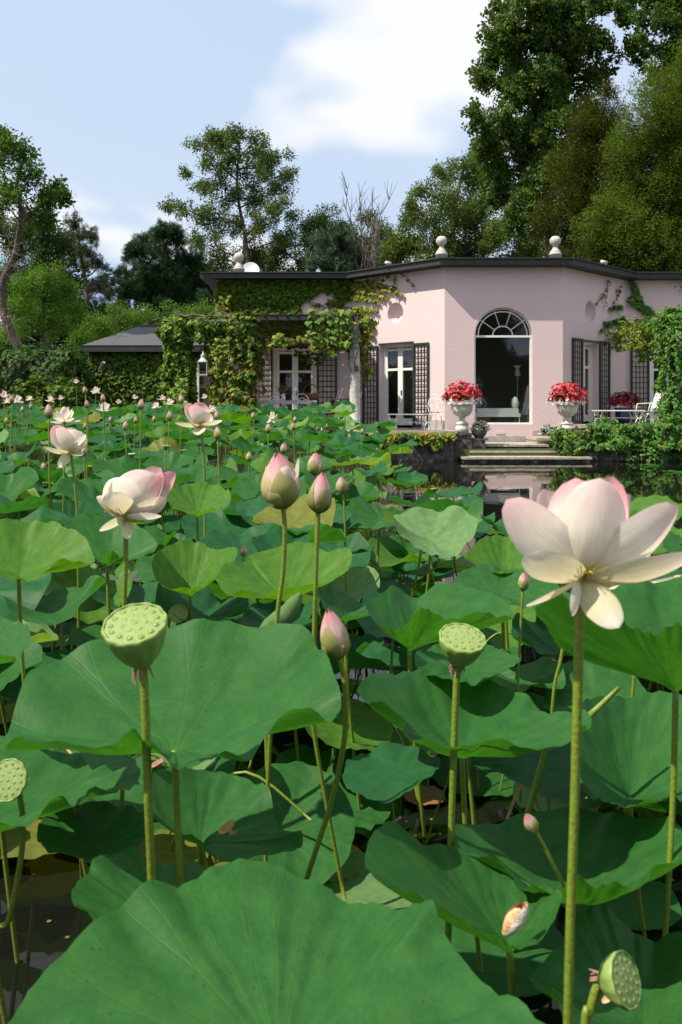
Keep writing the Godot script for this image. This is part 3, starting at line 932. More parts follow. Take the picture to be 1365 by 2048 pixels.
	tree("blue_pine", "soft blue green pine just over the villa roof", "", [Vector3(-0.2217, 3.3611, -38.0000), Vector3(-0.2217, 6.7389, -38.0000), Vector3(-0.1583, 8.6389, -38.0000)], 0.12, lobes_of([-0.09, 8.67, -37.30, 0.41, -0.58, 8.19, -37.86, 0.59, 0.20, 8.12, -38.42, 0.68, -0.88, 7.39, -37.44, 0.58, -0.22, 7.37, -38.00, 0.84, 0.55, 7.46, -38.56, 0.56]), pine, M.needles, Color(0.07, 0.115, 0.065), 300, M.bark, false, 0.85, 0.28, 20, 0.4)
	tree("woodland_tree", "dark tree behind the blue green pine and the dead tree", "", [Vector3(-1.5278, 4.0278, -50.0000), Vector3(-1.5278, 8.4722, -50.0000), Vector3(-1.5278, 10.6944, -50.0000)], 0.2, lobes_of([-1.68, 11.35, -48.50, 0.75, -0.76, 11.88, -49.70, 0.83, -2.33, 10.58, -50.90, 1.02, -1.15, 10.47, -48.80, 0.98, -3.40, 10.14, -50.00, 1.11, 0.21, 11.49, -51.20, 0.74]), fine_leaf, M.foliage, Color(0.04, 0.08, 0.022), 130, M.bark, false, 0.85, 0.28, 15, 0.4)
	tree("woodland_tree", "small bushy tree behind the bare branches of the dead tree", "", [Vector3(2.0694, 4.0278, -50.0000), Vector3(2.0694, 8.4722, -50.0000), Vector3(2.0694, 10.6944, -50.0000)], 0.2, lobes_of([1.55, 11.49, -48.50, 0.65, 2.47, 11.13, -49.70, 0.72, 1.06, 10.58, -50.90, 1.02, 2.24, 9.65, -48.80, 1.08, 3.26, 10.28, -50.00, 0.94, 1.78, 9.21, -51.20, 1.14]), fine_leaf, M.foliage, Color(0.06, 0.11, 0.025), 130, M.bark, false, 0.85, 0.28, 15, 0.4)
	tree("woodland_tree", "shadowy tree under the airy many stemmed crown", "", [Vector3(-5.4028, 4.0278, -50.0000), Vector3(-5.4028, 8.4722, -50.0000), Vector3(-5.4028, 10.6944, -50.0000)], 0.2, lobes_of([-6.80, 8.79, -48.50, 1.08, -5.59, 8.71, -49.70, 1.10, -4.03, 9.17, -50.90, 1.13, -7.66, 8.30, -48.80, 0.98, -2.57, 8.89, -50.00, 1.00]), fine_leaf, M.foliage, Color(0.05, 0.09, 0.022), 130, M.bark, false, 0.85, 0.28, 15, 0.4)
	# tangles of dead twigs caught in the crooked tree
	var tw := thing("dead_branch", "tangle of dry dead twigs hanging in the crooked old tree", "branch", Vector3(-9.7903, 5.6833, -26.6000))
	var ts := begin()
	for q in [[Vector3(0, 0, 0), 1.1], [Vector3(0.1, 1.3, 0), 0.8], [Vector3(-0.2, -1.9, 0), 1.0]]:
		for k in 26:
			var e: Vector3 = Vector3(rnd(-1, 1), rnd(-1, 0.4), rnd(-0.6, 0.6)) * q[1] * 0.75
			var from: Vector3 = q[0] + Vector3(rnd(-0.4, 0.4), rnd(-0.2, 0.5), rnd(-0.3, 0.3))
			tube(ts, wander(from, from + e * Vector3(0.8, 1.2, 0.8), 4, 0.12), 0.011, 0.004, 4)
	obj("twigs", done(ts), M.grey_bark, tw)
	# the wood on the near bank, which the window panes and the pond mirror
	for k in 9:
		var bx0 := -24.0 + k * 6.0 + rnd(-1, 1)
		var bz := 22.0 + rnd(-2.0, 3.0)
		var ll := []
		for e in 15:
			ll.append([Vector3(bx0 + rnd(-2.6, 2.6), rnd(2.0, 9.0), bz + rnd(-2, 2)), rnd(1.3, 2.1)])
		tree("bank_tree", "leafy tree on the near bank facing the villa", "trees on the near bank", [Vector3(bx0, 0.28, bz), Vector3(bx0 + 0.3, 5, bz), Vector3(bx0, 8.5, bz)], 0.25, ll, big_leaf, M.foliage, Color(0.06, 0.11, 0.026), 26.0, M.bark)
	# bare tree: pale dead branches only
	var st := begin()
	var o := thing("bare_tree", "leafless pale grey dead tree rising behind the villa roof", "tree", Vector3(1.1083, 5.8944, -38.0000))
	var br := RandomNumberGenerator.new()
	for k in 13:
		var a := Vector3(rnd(-0.3, 0.3), 0.0, rnd(-0.3, 0.3))
		var tip := Vector3(rnd(-1.25, 1.15), rnd(3.2, 5.3), rnd(-0.8, 0.8))
		var p := wander(a, tip, 7, 0.12)
		tube(st, p, 0.045, 0.008, 5)
		for j in range(2, 7):
			for e in 3:
				var d := Vector3(rnd(-0.5, 0.5), rnd(0.3, 0.9), rnd(-0.4, 0.4))
				tube(st, wander(p[j], p[j] + d, 2, 0.05), 0.016, 0.004, 4)
	obj("branches", done(st), M.grey_bark, o)
	# dark wood far behind everything
	var f := Node3D.new()
	f.name = "far_wood"
	add_child(f)
	f.set_meta("kind", "stuff")
	f.set_meta("label", "dark mass of woodland far behind the villa")
	f.set_meta("category", "woodland")
	var lobes := []
	for i in 260:
		var x := -30.0 + 60.0 * (i % 65) / 64.0 + rnd(-0.4, 0.4)
		var high := 8.2 + 1.6 * sin(x * 0.55 + 1.0) + (1.6 if x > -2.0 else 0.0)
		lobes.append([Vector3(x, rnd(0.5, high), -58.0 - rnd(0, 5)), rnd(1.2, 2.0)])
	crown("foliage", lobes, leaf_clump(7, 9, 0.3, 0.3, 0.18), M.foliage, Color(0.03, 0.06, 0.022), 26.0, f)

# ---------------------------------------------------------------- creepers
func vine_leaf(s: float) -> ArrayMesh:
	var st := begin()
	st.set_smooth_group(-1)
	# three-lobed leaf hanging down, in the xy plane, tip at -y
	var rim := [Vector2(0, 0.05), Vector2(0.34, 0.16), Vector2(0.52, -0.12), Vector2(0.32, -0.38), Vector2(0.2, -0.45), Vector2(0, -0.85), Vector2(-0.2, -0.45), Vector2(-0.32, -0.38), Vector2(-0.52, -0.12), Vector2(-0.34, 0.16)]
	for i in rim.size():
		var a: Vector2 = rim[i]
		var b: Vector2 = rim[(i + 1) % rim.size()]
		for p in [Vector3(0, -0.12, 0.06), Vector3(a.x, a.y, -0.02 - absf(a.x) * 0.12), Vector3(b.x, b.y, -0.02 - absf(b.x) * 0.12)]:
			st.set_color(Color.WHITE)
			st.set_uv(Vector2.ZERO)
			st.add_vertex(p * s)
	return done(st)

func vine_xf(p: Vector3, outward: float, tilt := 0.5) -> Transform3D:
	var b := Basis.from_euler(Vector3(-rnd(0.15, 0.9) * tilt * 2.0, outward + rnd(-0.8, 0.8), rnd(-0.6, 0.6)))
	return Transform3D(b.scaled(Vector3.ONE * rnd(0.6, 1.35)), p)

func mixc(cols: Array) -> Color:
	var i := rng.randi() % cols.size()
	return jitter(cols[i], 0.3)

# fill a region of a plane with hanging leaves where noise and inside() allow
func creeper_on(called: String, parent: Node3D, xf: Transform3D, x0: float, x1: float, y0: float, y1: float, n: int, inside: Callable, leaf: Mesh, cols: Array, depth := 0.12, turn := 0.0) -> void:
	var xfs := []
	var cc := []
	for i in n:
		var x := rnd(x0, x1)
		var y := rnd(y0, y1)
		var k: float = inside.call(x, y)
		if rng.randf() > k:
			continue
		var v := vine_xf(Vector3(x, y, rnd(0.015, depth)), 0.0)
		xfs.append(xf * v)
		cc.append(mixc(cols))
	if xfs.size():
		multi(called, leaf, M.foliage, xfs, cc, parent)

# shell of hanging leaves over a box (pillar or hedge), open below
func leafy_box(called: String, parent: Node3D, c: Vector3, s: Vector3, n: int, leaf: Mesh, cols: Array, lump := 0.12, seed_ := 1) -> void:
	var xfs := []
	var cc := []
	var nz := noise(seed_, 0.9, 3)
	var areas := [s.x * s.y, s.x * s.y * 0.5, s.z * s.y, s.z * s.y, s.x * s.z]
	var total := 0.0
	for a in areas:
		total += a
	for i in n:
		var pick := rng.randf() * total
		var f := 0
		while f < 4 and pick > areas[f]:
			pick -= areas[f]
			f += 1
		var u := rnd(-0.5, 0.5)
		var v := rnd(-0.5, 0.5)
		var p: Vector3
		var nrm: Vector3
		match f:
			0:
				p = Vector3(u * s.x, v * s.y, s.z / 2); nrm = Vector3.BACK
			1:
				p = Vector3(u * s.x, v * s.y, -s.z / 2); nrm = Vector3.FORWARD
			2:
				p = Vector3(s.x / 2, v * s.y, u * s.z); nrm = Vector3.RIGHT
			3:
				p = Vector3(-s.x / 2, v * s.y, u * s.z); nrm = Vector3.LEFT
			_:
				p = Vector3(u * s.x, s.y / 2, v * s.z); nrm = Vector3.UP
		var w := c + p
		var push := nz.get_noise_3dv(w * 1.6) * lump * 2.2 + rnd(-0.07, 0.05)
		w += nrm * push
		var b: Transform3D
		if f == 4:
			b = Transform3D(Basis.from_euler(Vector3(rnd(-1.7, -0.5), rnd(0, TAU), rnd(-0.4, 0.4))).scaled(Vector3.ONE * rnd(0.6, 1.3)), w)
		else:
			b = vine_xf(w, atan2(nrm.x, nrm.z))
		xfs.append(b)
		cc.append(mixc(cols))
	multi(called, leaf, M.foliage, xfs, cc, parent)

func creepers() -> void:
	var leaf := vine_leaf(0.115)
	var small := vine_leaf(0.085)
	var big := vine_leaf(0.17)
	var dark := [Color(0.06, 0.115, 0.014), Color(0.085, 0.15, 0.016), Color(0.11, 0.175, 0.02), Color(0.045, 0.095, 0.014)]
	var gold := [Color(0.189, 0.232, 0.029), Color(0.290, 0.275, 0.043), Color(0.131, 0.203, 0.029), Color(0.26, 0.19, 0.035)]
	var mixed := [Color(0.072, 0.160, 0.022), Color(0.131, 0.232, 0.029), Color(0.203, 0.261, 0.036), Color(0.065, 0.131, 0.022)]
	var red := [Color(0.174, 0.072, 0.029), Color(0.145, 0.043, 0.022), Color(0.087, 0.131, 0.022), Color(0.203, 0.145, 0.029)]
	var glossy := [Color(0.051, 0.145, 0.029), Color(0.072, 0.203, 0.036), Color(0.102, 0.246, 0.043), Color(0.160, 0.261, 0.051)]
	# creeper under the eaves of the left wing and over the corner of the bay
	var cr := thing("wall_creeper", "dense green creeper covering the villa wall under the eaves above the pergola", "creeper")
	var nz := noise(77, 1.4, 4)
	var lw := facet(Vector3(0, 0, -27), 0)
	var lf := facet(Vector3(0.32, 0, -27), -45)
	creeper_on("foliage", cr, lw, -3.76, 0.34, 3.5, 5.12, 5200, func(x: float, y: float):
		var low := 3.6 + 1.0 * smoothstep(-1.75, -1.0, x) * smoothstep(0.9, 0.2, absf(x + 0.6) - 0.2) + nz.get_noise_2d(x * 1.3, y * 1.3) * 0.5
		if x > -1.2:
			low = maxf(low, 4.35 + 0.25 * sin(x * 5.0))
		return 1.0 if y > low else 0.0, leaf, dark, 0.14)
	creeper_on("foliage", cr, lf, 0.0, 2.0, 4.0, 5.12, 900, func(x: float, y: float):
		var low := 4.55 + x * 0.18 + nz.get_noise_2d(x * 3.0, y * 3.0) * 0.35
		return smoothstep(low, low + 0.25, y) * (1.0 - x * 0.45), leaf, dark + gold, 0.1)
	# golden end of the creeper, fanned out over the bay corner
	for q in [[0.1, 4.95, 2.1, 4.55], [0.1, 4.9, 1.55, 4.45], [0.0, 4.75, 1.2, 4.35], [0.1, 4.1, 0.85, 3.9], [0.1, 3.95, 1.0, 3.65], [0.1, 3.8, 0.95, 3.45], [0.05, 3.65, 0.8, 3.2], [0.05, 3.5, 0.7, 3.0], [0.0, 3.3, 0.5, 2.7], [0.3, 3.6, 0.62, 2.5], [0.5, 3.1, 0.55, 2.0], [0.0, 5.0, 1.8, 4.75], [0.1, 4.3, 1.1, 4.15], [0.0, 4.0, 0.6, 3.3], [0.05, 4.6, 0.7, 4.5]]:
		sprig(cr, lf, Vector2(q[0], q[1]), Vector2(q[2], q[3]), leaf, gold, 78)
	sprig(cr, lw, Vector2(-0.9, 4.4), Vector2(0.3, 4.3), small, dark, 40)
	sprig(cr, lw, Vector2(-1.0, 4.5), Vector2(-0.25, 4.15), small, red, 8)
	sprig(cr, lf, Vector2(2.0, 5.1), Vector2(2.5, 4.7), small, red, 8)
	sprig(cr, lf, Vector2(1.7, 5.1), Vector2(1.75, 4.75), small, red, 6)
	# villa corner column of yellowing leaves
	creeper_on("foliage", cr, lw * Transform3D(Basis.IDENTITY, Vector3(0, 0, 0.05)), -3.9, -3.0, 2.9, 4.7, 700, func(x: float, y: float): return 1.0 if absf(x + 3.4 - 0.1 * sin(y * 4.0)) < 0.35 * (1.0 - (y - 2.9) / 2.4) + 0.06 else 0.0, leaf, gold + mixed, 0.25)
	# pergola in front of the left wing
	pergola(leaf, big, small, mixed, gold, red, dark)
	# creeper on the garden house
	var gc := thing("wall_creeper", "deep green creeper clothing the wall of the slate roofed outbuilding", "creeper")
	creeper_on("foliage", gc, facet(Vector3(0, 0, -26.39), 0), -7.35, -3.9, 0.3, 2.98, 5200, func(x: float, y: float): return 1.0, leaf, dark + [Color(0.10, 0.16, 0.03)], 0.22)
	# right terrace: ivy pillar, canopy, and ivy hanging over the wall
	var iv := thing("ivy_pillar", "tall glossy ivy covered pillar of the pergola on the higher terrace", "ivy")
	var st := begin()
	tube(st, [Vector3(8.35, 0.86, -22.7), Vector3(8.35, 3.8, -22.7)], 0.09, 0.09, 10)
	bar(st, Vector3(8.35, 3.75, -22.7), Vector3(11.5, 3.75, -22.7), 0.1, 0.12)
	bar(st, Vector3(8.35, 3.7, -22.7), Vector3(8.35, 3.7, -26.9), 0.1, 0.12)
	obj("post", done(st), M.iron, iv)
	leafy_box("foliage", iv, Vector3(8.62, 2.2, -22.6), Vector3(0.95, 2.9, 0.8), 4600, small, glossy, 0.16, 5)
	leafy_box("foliage", iv, Vector3(9.6, 3.1, -23.6), Vector3(3.0, 1.05, 2.3), 5200, small, glossy + [Color(0.13, 0.2, 0.03)], 0.2, 6)
	leafy_box("foliage", iv, Vector3(8.05, 3.15, -24.2), Vector3(0.8, 0.55, 1.6), 1700, small, mixed + gold, 0.22, 8)
	var ih := thing("ivy_hedge", "thick ivy hanging over the retaining wall of the higher terrace", "ivy")
	leafy_box("foliage", ih, Vector3(7.9, 0.62, -21.95), Vector3(3.6, 0.62, 0.45), 3800, small, glossy, 0.2, 9)
	leafy_box("foliage", ih, Vector3(5.9, 0.45, -22.3), Vector3(1.0, 0.62, 0.7), 1500, small, glossy + mixed, 0.16, 10)
	leafy_box("foliage", ih, Vector3(10.5, 0.75, -21.9), Vector3(2.2, 0.8, 0.5), 2200, small, glossy, 0.2, 11)
	leafy_box("foliage", ih, Vector3(7.6, 0.3, -21.9), Vector3(1.6, 0.5, 0.35), 800, small, glossy, 0.2, 12)
	# loose vines climbing the right bay wall
	var rv := thing("climbing_vine", "loose climbing vine with arching sprays on the shaded bay wall near the eaves", "vine")
	var rf := facet(Vector3(6.04, 0, -24.5), 45)
	for q in [[3.3, 4.0, 1.9, 3.5], [3.4, 3.9, 2.1, 3.75], [3.2, 4.3, 2.5, 4.2], [3.4, 3.8, 2.6, 3.3], [3.4, 3.7, 2.9, 3.1]]:
		sprig(rv, rf, Vector2(q[0], q[1]), Vector2(q[2], q[3]), leaf, glossy, 70)
	for q in [[2.4, 5.0, 2.2, 4.2], [2.2, 4.6, 1.7, 4.25], [3.1, 4.9, 2.7, 4.3], [2.4, 3.6, 2.2, 3.05], [2.7, 3.3, 2.5, 2.8]]:
		sprig(rv, rf, Vector2(q[0], q[1]), Vector2(q[2], q[3]), small, red, 16)
	var rw := facet(Vector3(0, 0, -27), 0)
	for q in [[8.7, 5.1, 9.1, 4.2], [8.75, 5.0, 8.95, 4.4], [9.0, 4.4, 9.5, 3.9], [8.6, 4.6, 9.3, 4.0]]:
		sprig(rv, rw, Vector2(q[0], q[1]), Vector2(q[2], q[3]), leaf, glossy, 90)
	# ivy tuft on the left terrace wall
	var tv := thing("trailing_creeper", "yellow green creeper trailing over the stained terrace wall", "creeper")
	creeper_on("foliage", tv, facet(Vector3(0, 0, -21.78), 0), 0.7, 2.75, 0.32, 0.7, 620, func(x: float, y: float): return 1.0 if y > 0.48 + 0.14 * sin(x * 5.0) + 0.08 * sin(x * 13.0) else 0.0, leaf, gold + mixed, 0.16)
	# hedges and shrubs at the back of the pond
	for q in [["clipped_hedge", "dark clipped hedge between the brick pier and the outbuilding", Vector3(-7.55, 1.05, -23.6), Vector3(1.5, 1.6, 1.2), 4200, dark, 15], ["clipped_hedge", "brownish lower hedge in front of the brick pier", Vector3(-8.4, 0.75, -22.3), Vector3(1.1, 1.0, 0.7), 1800, [Color(0.07, 0.07, 0.02), Color(0.05, 0.09, 0.02), Color(0.10, 0.07, 0.025)], 16], ["clipped_hedge", "tall leafy hedge rising behind the brick pier under the trees", Vector3(-9.0, 1.6, -25.6), Vector3(3.0, 2.6, 1.4), 5200, [Color(0.045, 0.10, 0.02), Color(0.07, 0.14, 0.025), Color(0.035, 0.08, 0.015)], 17]]:
		var h := thing(q[0], q[1], "hedge")
		leafy_box("foliage", h, q[2], q[3], q[4], leaf, q[5], 0.3, q[6])
		var stb := begin()
		bx(stb, q[2] - Vector3(0, 0.12, 0), q[3] - Vector3(0.5, 0.2, 0.4))
		obj("inner_twigs", done(stb), M.bark, h)
	# dead twigs standing before the creeper
	var dt := thing("dead_sapling", "thin leafless sapling standing against the hedge by the outbuilding", "sapling", Vector3(-7.3, 0.28, -25.4))
	st = begin()
	tube(st, wander(Vector3.ZERO, Vector3(-0.15, 1.5, 0), 5, 0.06), 0.03, 0.014, 6)
	for q in [[Vector3(-0.1, 0.9, 0), Vector3(-0.55, 2.35, 0)], [Vector3(-0.1, 1.2, 0), Vector3(0.05, 2.1, 0)], [Vector3(-0.3, 1.7, 0), Vector3(-0.15, 2.3, 0.1)]]:
		tube(st, wander(q[0], q[1], 5, 0.06), 0.018, 0.006, 5)
	obj("trunk", done(st), M.grey_bark, dt)

# one arching shoot with leaves along it
func sprig(parent: Node3D, xf: Transform3D, a: Vector2, b: Vector2, leaf: Mesh, cols: Array, n: int) -> void:
	var st := begin()
	var pts := []
	var mid := (a + b) * 0.5 + Vector2(rnd(-0.06, 0.06), rnd(0.04, 0.14))
	for i in 9:
		var t := i / 8.0
		var p := a.lerp(mid, t).lerp(mid.lerp(b, t), t)
		pts.append(xf * Vector3(p.x, p.y, 0.03 + 0.05 * sin(t * 3.0)))
	tube(st, pts, 0.011, 0.004, 5)
	obj("stem", done(st), M.bark, parent)
	var xfs := []
	var cc := []
	for i in n:
		var t := rng.randf()
		var p := a.lerp(mid, t).lerp(mid.lerp(b, t), t) + Vector2(rnd(-1, 1), rnd(-1, 0.6)) * 0.09 * (1.15 - t)
		xfs.append(xf * vine_xf(Vector3(p.x, p.y, rnd(0.03, 0.12)), 0.0))
		cc.append(mixc(cols))
	multi("foliage", leaf, M.foliage, xfs, cc, parent)

func pergola(leaf: Mesh, big: Mesh, small: Mesh, mixed: Array, gold: Array, red: Array, dark: Array) -> void:
	var p := thing("pergola", "dark iron pergola with stone columns in front of the villa wing", "pergola")
	for q in [[0.34, "column"], [-2.64, "column"]]:
		var st := begin()
		lathe(st, [Vector2(0.001, 0.12), Vector2(0.155, 0.12), Vector2(0.165, 0.16), Vector2(0.155, 0.2), Vector2(0.135, 0.22), Vector2(0.13, 0.9), Vector2(0.128, 1.6), Vector2(0.112, 2.4), Vector2(0.105, 2.58), Vector2(0.13, 2.62), Vector2(0.14, 2.68), Vector2(0.001, 2.68)], 22, Transform3D(Basis.IDENTITY, Vector3(q[0], 0.735, -22.3)))
		var col := obj("column", done(st), M.carved, p)
		st = begin()
		bx(st, Vector3(q[0], 0.80, -22.3), Vector3(0.38, 0.12, 0.38))
		obj("column_base", done(st), M.carved, col)
	var st := begin()
	bar(st, Vector3(-2.8, 3.52, -26.9), Vector3(0.3, 3.52, -26.9), 0.07, 0.09)
	obj("beam", done(st), M.iron, p)
	st = begin()
	bar(st, Vector3(-2.8, 3.52, -22.3), Vector3(0.5, 3.52, -22.3), 0.07, 0.09)
	obj("beam", done(st), M.iron, p)
	for i in 12:
		st = begin()
		bar(st, Vector3(-2.7 + i * 0.27, 3.585, -22.15), Vector3(-2.7 + i * 0.27, 3.585, -26.85), 0.05, 0.035)
		obj("rafter", done(st), M.iron, p)
	# reed matting laid over the rafters, coloured dark to paint the shade beneath
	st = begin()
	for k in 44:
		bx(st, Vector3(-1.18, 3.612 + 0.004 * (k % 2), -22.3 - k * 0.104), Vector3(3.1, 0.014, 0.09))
	obj("darkened_reed_mat", done(st), M.iron, p)
	# foliage of the pergola
	var roofing := []  # vine roof leaves, added in a dense layer to darken the space below
	var rc := []
	for k in 3000:
		roofing.append(Transform3D(Basis.from_euler(Vector3(rnd(-1.9, -1.2), rnd(0, TAU), rnd(-0.3, 0.3))).scaled(Vector3.ONE * rnd(0.7, 1.3)), Vector3(rnd(-2.7, 0.35), rnd(3.35, 3.7), rnd(-26.8, -22.5))))
		rc.append(mixc(dark))
	var v := thing("pergola_vine", "vine with green and yellow leaves draped along the iron pergola", "vine")
	multi("roof_foliage", leaf, M.foliage, roofing, rc, v)
	leafy_box("foliage", v, Vector3(-2.45, 2.1, -22.35), Vector3(0.62, 2.9, 0.6), 2600, leaf, mixed + mixed + dark + red, 0.16, 21)
	leafy_box("foliage", v, Vector3(-2.95, 1.9, -22.6), Vector3(0.5, 2.0, 0.45), 900, leaf, gold + mixed, 0.2, 22)
	creeper_on("foliage", v, facet(Vector3(0, 0, -22.35), 0), -2.6, 0.3, 2.4, 3.55, 1300, func(x: float, y: float):
		var low := 2.84 - 0.14 * smoothstep(-1.2, 0.2, x) + 0.1 * sin(x * 4.3) + 0.07 * sin(x * 11.0)
		var band := 0.2 + 0.1 * sin(x * 7.0) + 0.45 * smoothstep(-0.75, -0.2, x)
		return 0.8 if y > low and y < low + band else 0.0, leaf, mixed + gold, 0.3)
	creeper_on("foliage", v, facet(Vector3(0, 0, -22.1), 0), -0.8, 0.35, 2.9, 3.72, 90, func(x: float, y: float): return 0.9, big, [Color(0.16, 0.24, 0.04), Color(0.10, 0.18, 0.03)], 0.15)
	leafy_box("foliage", v, Vector3(0.56, 3.25, -22.5), Vector3(0.36, 0.6, 0.5), 330, leaf, mixed + gold, 0.15, 23)
	creeper_on("foliage", v, facet(Vector3(0, 0, -26.6), 0), -3.0, 0.3, 2.3, 3.4, 1300, func(x: float, y: float): return 0.5 if y > 2.85 + 0.3 * sin(x * 3.1 + 1.0) else 0.0, leaf, dark, 0.5)
	for q in [[-2.3, 3.3, -1.9, 1.7], [-2.2, 3.3, -2.15, 1.4], [0.3, 3.2, 0.75, 2.1], [0.2, 3.0, 0.45, 1.8]]:
		sprig(v, facet(Vector3(0, 0, -22.4), 0), Vector2(q[0], q[1]), Vector2(q[2], q[3]), leaf, mixed + red, 60)
	st = begin()
	for k in 4:
		tube(st, wander(Vector3(-2.64 + rnd(-0.15, 0.15), 0.75, -22.2), Vector3(-2.6 + rnd(-0.2, 0.2), 3.55, -22.25), 7, 0.07), 0.03, 0.018, 6)
		tube(st, wander(Vector3(0.34 + rnd(-0.12, 0.12), 2.2, -22.15), Vector3(0.36 + rnd(-0.2, 0.2), 3.6, -22.2), 6, 0.09), 0.02, 0.014, 6)
	tube(st, wander(Vector3(-4.2, 3.6, -22.6), Vector3(-2.7, 3.62, -22.3), 8, 0.08), 0.02, 0.015, 6)
	tube(st, wander(Vector3(-4.0, 3.4, -22.6), Vector3(-2.8, 3.75, -22.3), 8, 0.1), 0.015, 0.01, 6)
	obj("stem", done(st), M.grey_bark, v)
	# rose arch beside the pergola
	var a := thing("garden_arch", "iron garden arch overgrown with creeper between the outbuilding and pergola", "arch")
	st = begin()
	for q in [[-4.2, -22.8], [-4.2, -23.3]]:
		tube(st, [Vector3(q[0], 0.3, q[1]), Vector3(q[0], 3.4, q[1])], 0.02, 0.02, 6)
	for k in 9:
		bar(st, Vector3(-4.4, 3.5 + 0.004 * k, -22.6 - k * 0.13), Vector3(-2.8, 3.5 + 0.004 * k, -22.6 - k * 0.13), 0.05, 0.02)
	obj("frame", done(st), M.grey_iron, a)
	leafy_box("foliage", a, Vector3(-4.15, 2.05, -22.9), Vector3(0.62, 3.1, 0.7), 3600, leaf, mixed + [Color(0.12, 0.2, 0.03)], 0.16, 25)
	leafy_box("foliage", a, Vector3(-3.55, 3.25, -22.9), Vector3(1.0, 0.5, 0.7), 1200, leaf, mixed, 0.2, 26)
	leafy_box("foliage", a, Vector3(-3.15, 2.95, -23.1), Vector3(0.3, 0.6, 0.5), 300, leaf, mixed + dark, 0.2, 27)
	# dark passage wall with a white gate post
	var g := thing("garden_gate", "dark wooden passage gate with a white post behind the hanging lantern", "gate", Vector3(-3.66, 0.3, -24.6))
	for i in 6:
		st = begin()
		bx(st, Vector3(-0.12 + i * 0.14, 1.0, 0.004 * (i % 2)), Vector3(0.135, 2.0, 0.04))
		obj("plank", done(st), M.bark, g)
	st = begin()
	bx(st, Vector3(-0.24, 1.05, 0.04), Vector3(0.06, 2.1, 0.06))
	obj("post", done(st), M.white_paint, g)
	st = begin()
	bx(st, Vector3(0.2, 1.6, 0.05), Vector3(0.8, 0.1, 0.05))
	obj("rail", done(st), M.bark, g)

# ---------------------------------------------------------------- things on the terraces
func urn(at: Vector3, label: String, seed_: int, drop := 0.0) -> void:
	var u := thing("stone_urn", label, "urn", at, 0.0, "fluted stone urns beside the steps")
	var st := begin()
	lathe(st, [Vector2(0.001, 0.0), Vector2(0.165, 0.0), Vector2(0.165, 0.15), Vector2(0.15, 0.16), Vector2(0.15, 0.2), Vector2(0.001, 0.2)], 24)
	obj("pedestal", done(st), M.carved, u)
	st = begin()
	lathe(st, [Vector2(0.001, 0.2), Vector2(0.155, 0.2), Vector2(0.16, 0.25), Vector2(0.13, 0.27), Vector2(0.075, 0.32), Vector2(0.068, 0.37), Vector2(0.09, 0.385), Vector2(0.075, 0.40)], 24)
	obj("foot", done(st), M.carved, u)
	st = begin()
	lathe(st, [Vector2(0.075, 0.40), Vector2(0.15, 0.43), Vector2(0.225, 0.49), Vector2(0.262, 0.56), Vector2(0.275, 0.63), Vector2(0.262, 0.68), Vector2(0.285, 0.70), Vector2(0.295, 0.72), Vector2(0.275, 0.735), Vector2(0.23, 0.71), Vector2(0.001, 0.68)], 64, Transform3D.IDENTITY, 16, 0.05, 1, 4)
	obj("bowl", done(st), M.carved, u)
	var f := thing("begonia", "red and white begonias in the " + label, "flowers", at + Vector3(0, 0.68, 0), 0.0, "red and white begonias in the urns")
	flower_heap(f, Vector3(0, 0.2, 0), Vector3(0.44, 0.36, 0.42), seed_)

func flower_heap(f: Node3D, c: Vector3, r: Vector3, seed_: int, reds := [Color(0.62, 0.03, 0.05), Color(0.5, 0.015, 0.03), Color(0.72, 0.08, 0.10)], whites := 0.28) -> void:
	# leaves inside, blossoms over the dome, white ones round the lower rim
	var xfs := []
	var cc := []
	for i in 420:
		var d := rdir()
		d.y = absf(d.y) * 1.0 - 0.25
		xfs.append(Transform3D(Basis.from_euler(Vector3(rnd(0, TAU), rnd(0, TAU), 0)).scaled(Vector3.ONE * rnd(0.5, 0.9)), c + d * r * rnd(0.3, 1.12)))
		cc.append(jitter(Color(0.05, 0.05, 0.02) if i % 2 else Color(0.04, 0.07, 0.02), 0.3))
	multi("foliage", vine_leaf(0.1), M.foliage, xfs, cc, f)
	var st := begin()
	for k in 5:
		var a := TAU * k / 5
		petal(st, Vector3.ZERO, Vector3(cos(a), 0.35, sin(a)) * 0.05, Vector3.UP, 0.05, 0.2, 0.3, 4, 3, Color.WHITE, Color.WHITE, Color.WHITE)
	var blossom := done(st)
	xfs = []
	cc = []
	var wx := []
	var wc := []
	for i in 300:
		var d := rdir()
		d.y = absf(d.y) * 1.15 - 0.22
		var p := c + d.normalized() * r * rnd(0.78, 1.2)
		var low := d.y < 0.12
		var b := Basis.looking_at(d.normalized(), Vector3(0.1, 0.3, 1).normalized()) * Basis(Vector3.RIGHT, -PI / 2)
		if low and rng.randf() < whites * 2.2 and d.z > -0.4:
			wx.append(Transform3D(b.scaled(Vector3.ONE * rnd(0.7, 1.1)), p + Vector3(0, -0.06, 0)))
			wc.append(jitter(Color(0.78, 0.78, 0.74), 0.06))
		else:
			xfs.append(Transform3D(b.scaled(Vector3.ONE * rnd(0.6, 1.15)), p))
			cc.append(jitter(reds[rng.randi() % reds.size()], 0.2))
	multi("red_blossom", blossom, M.blossom, xfs, cc, f)
	if wx.size():
		multi("white_blossom", blossom, M.blossom, wx, wc, f)

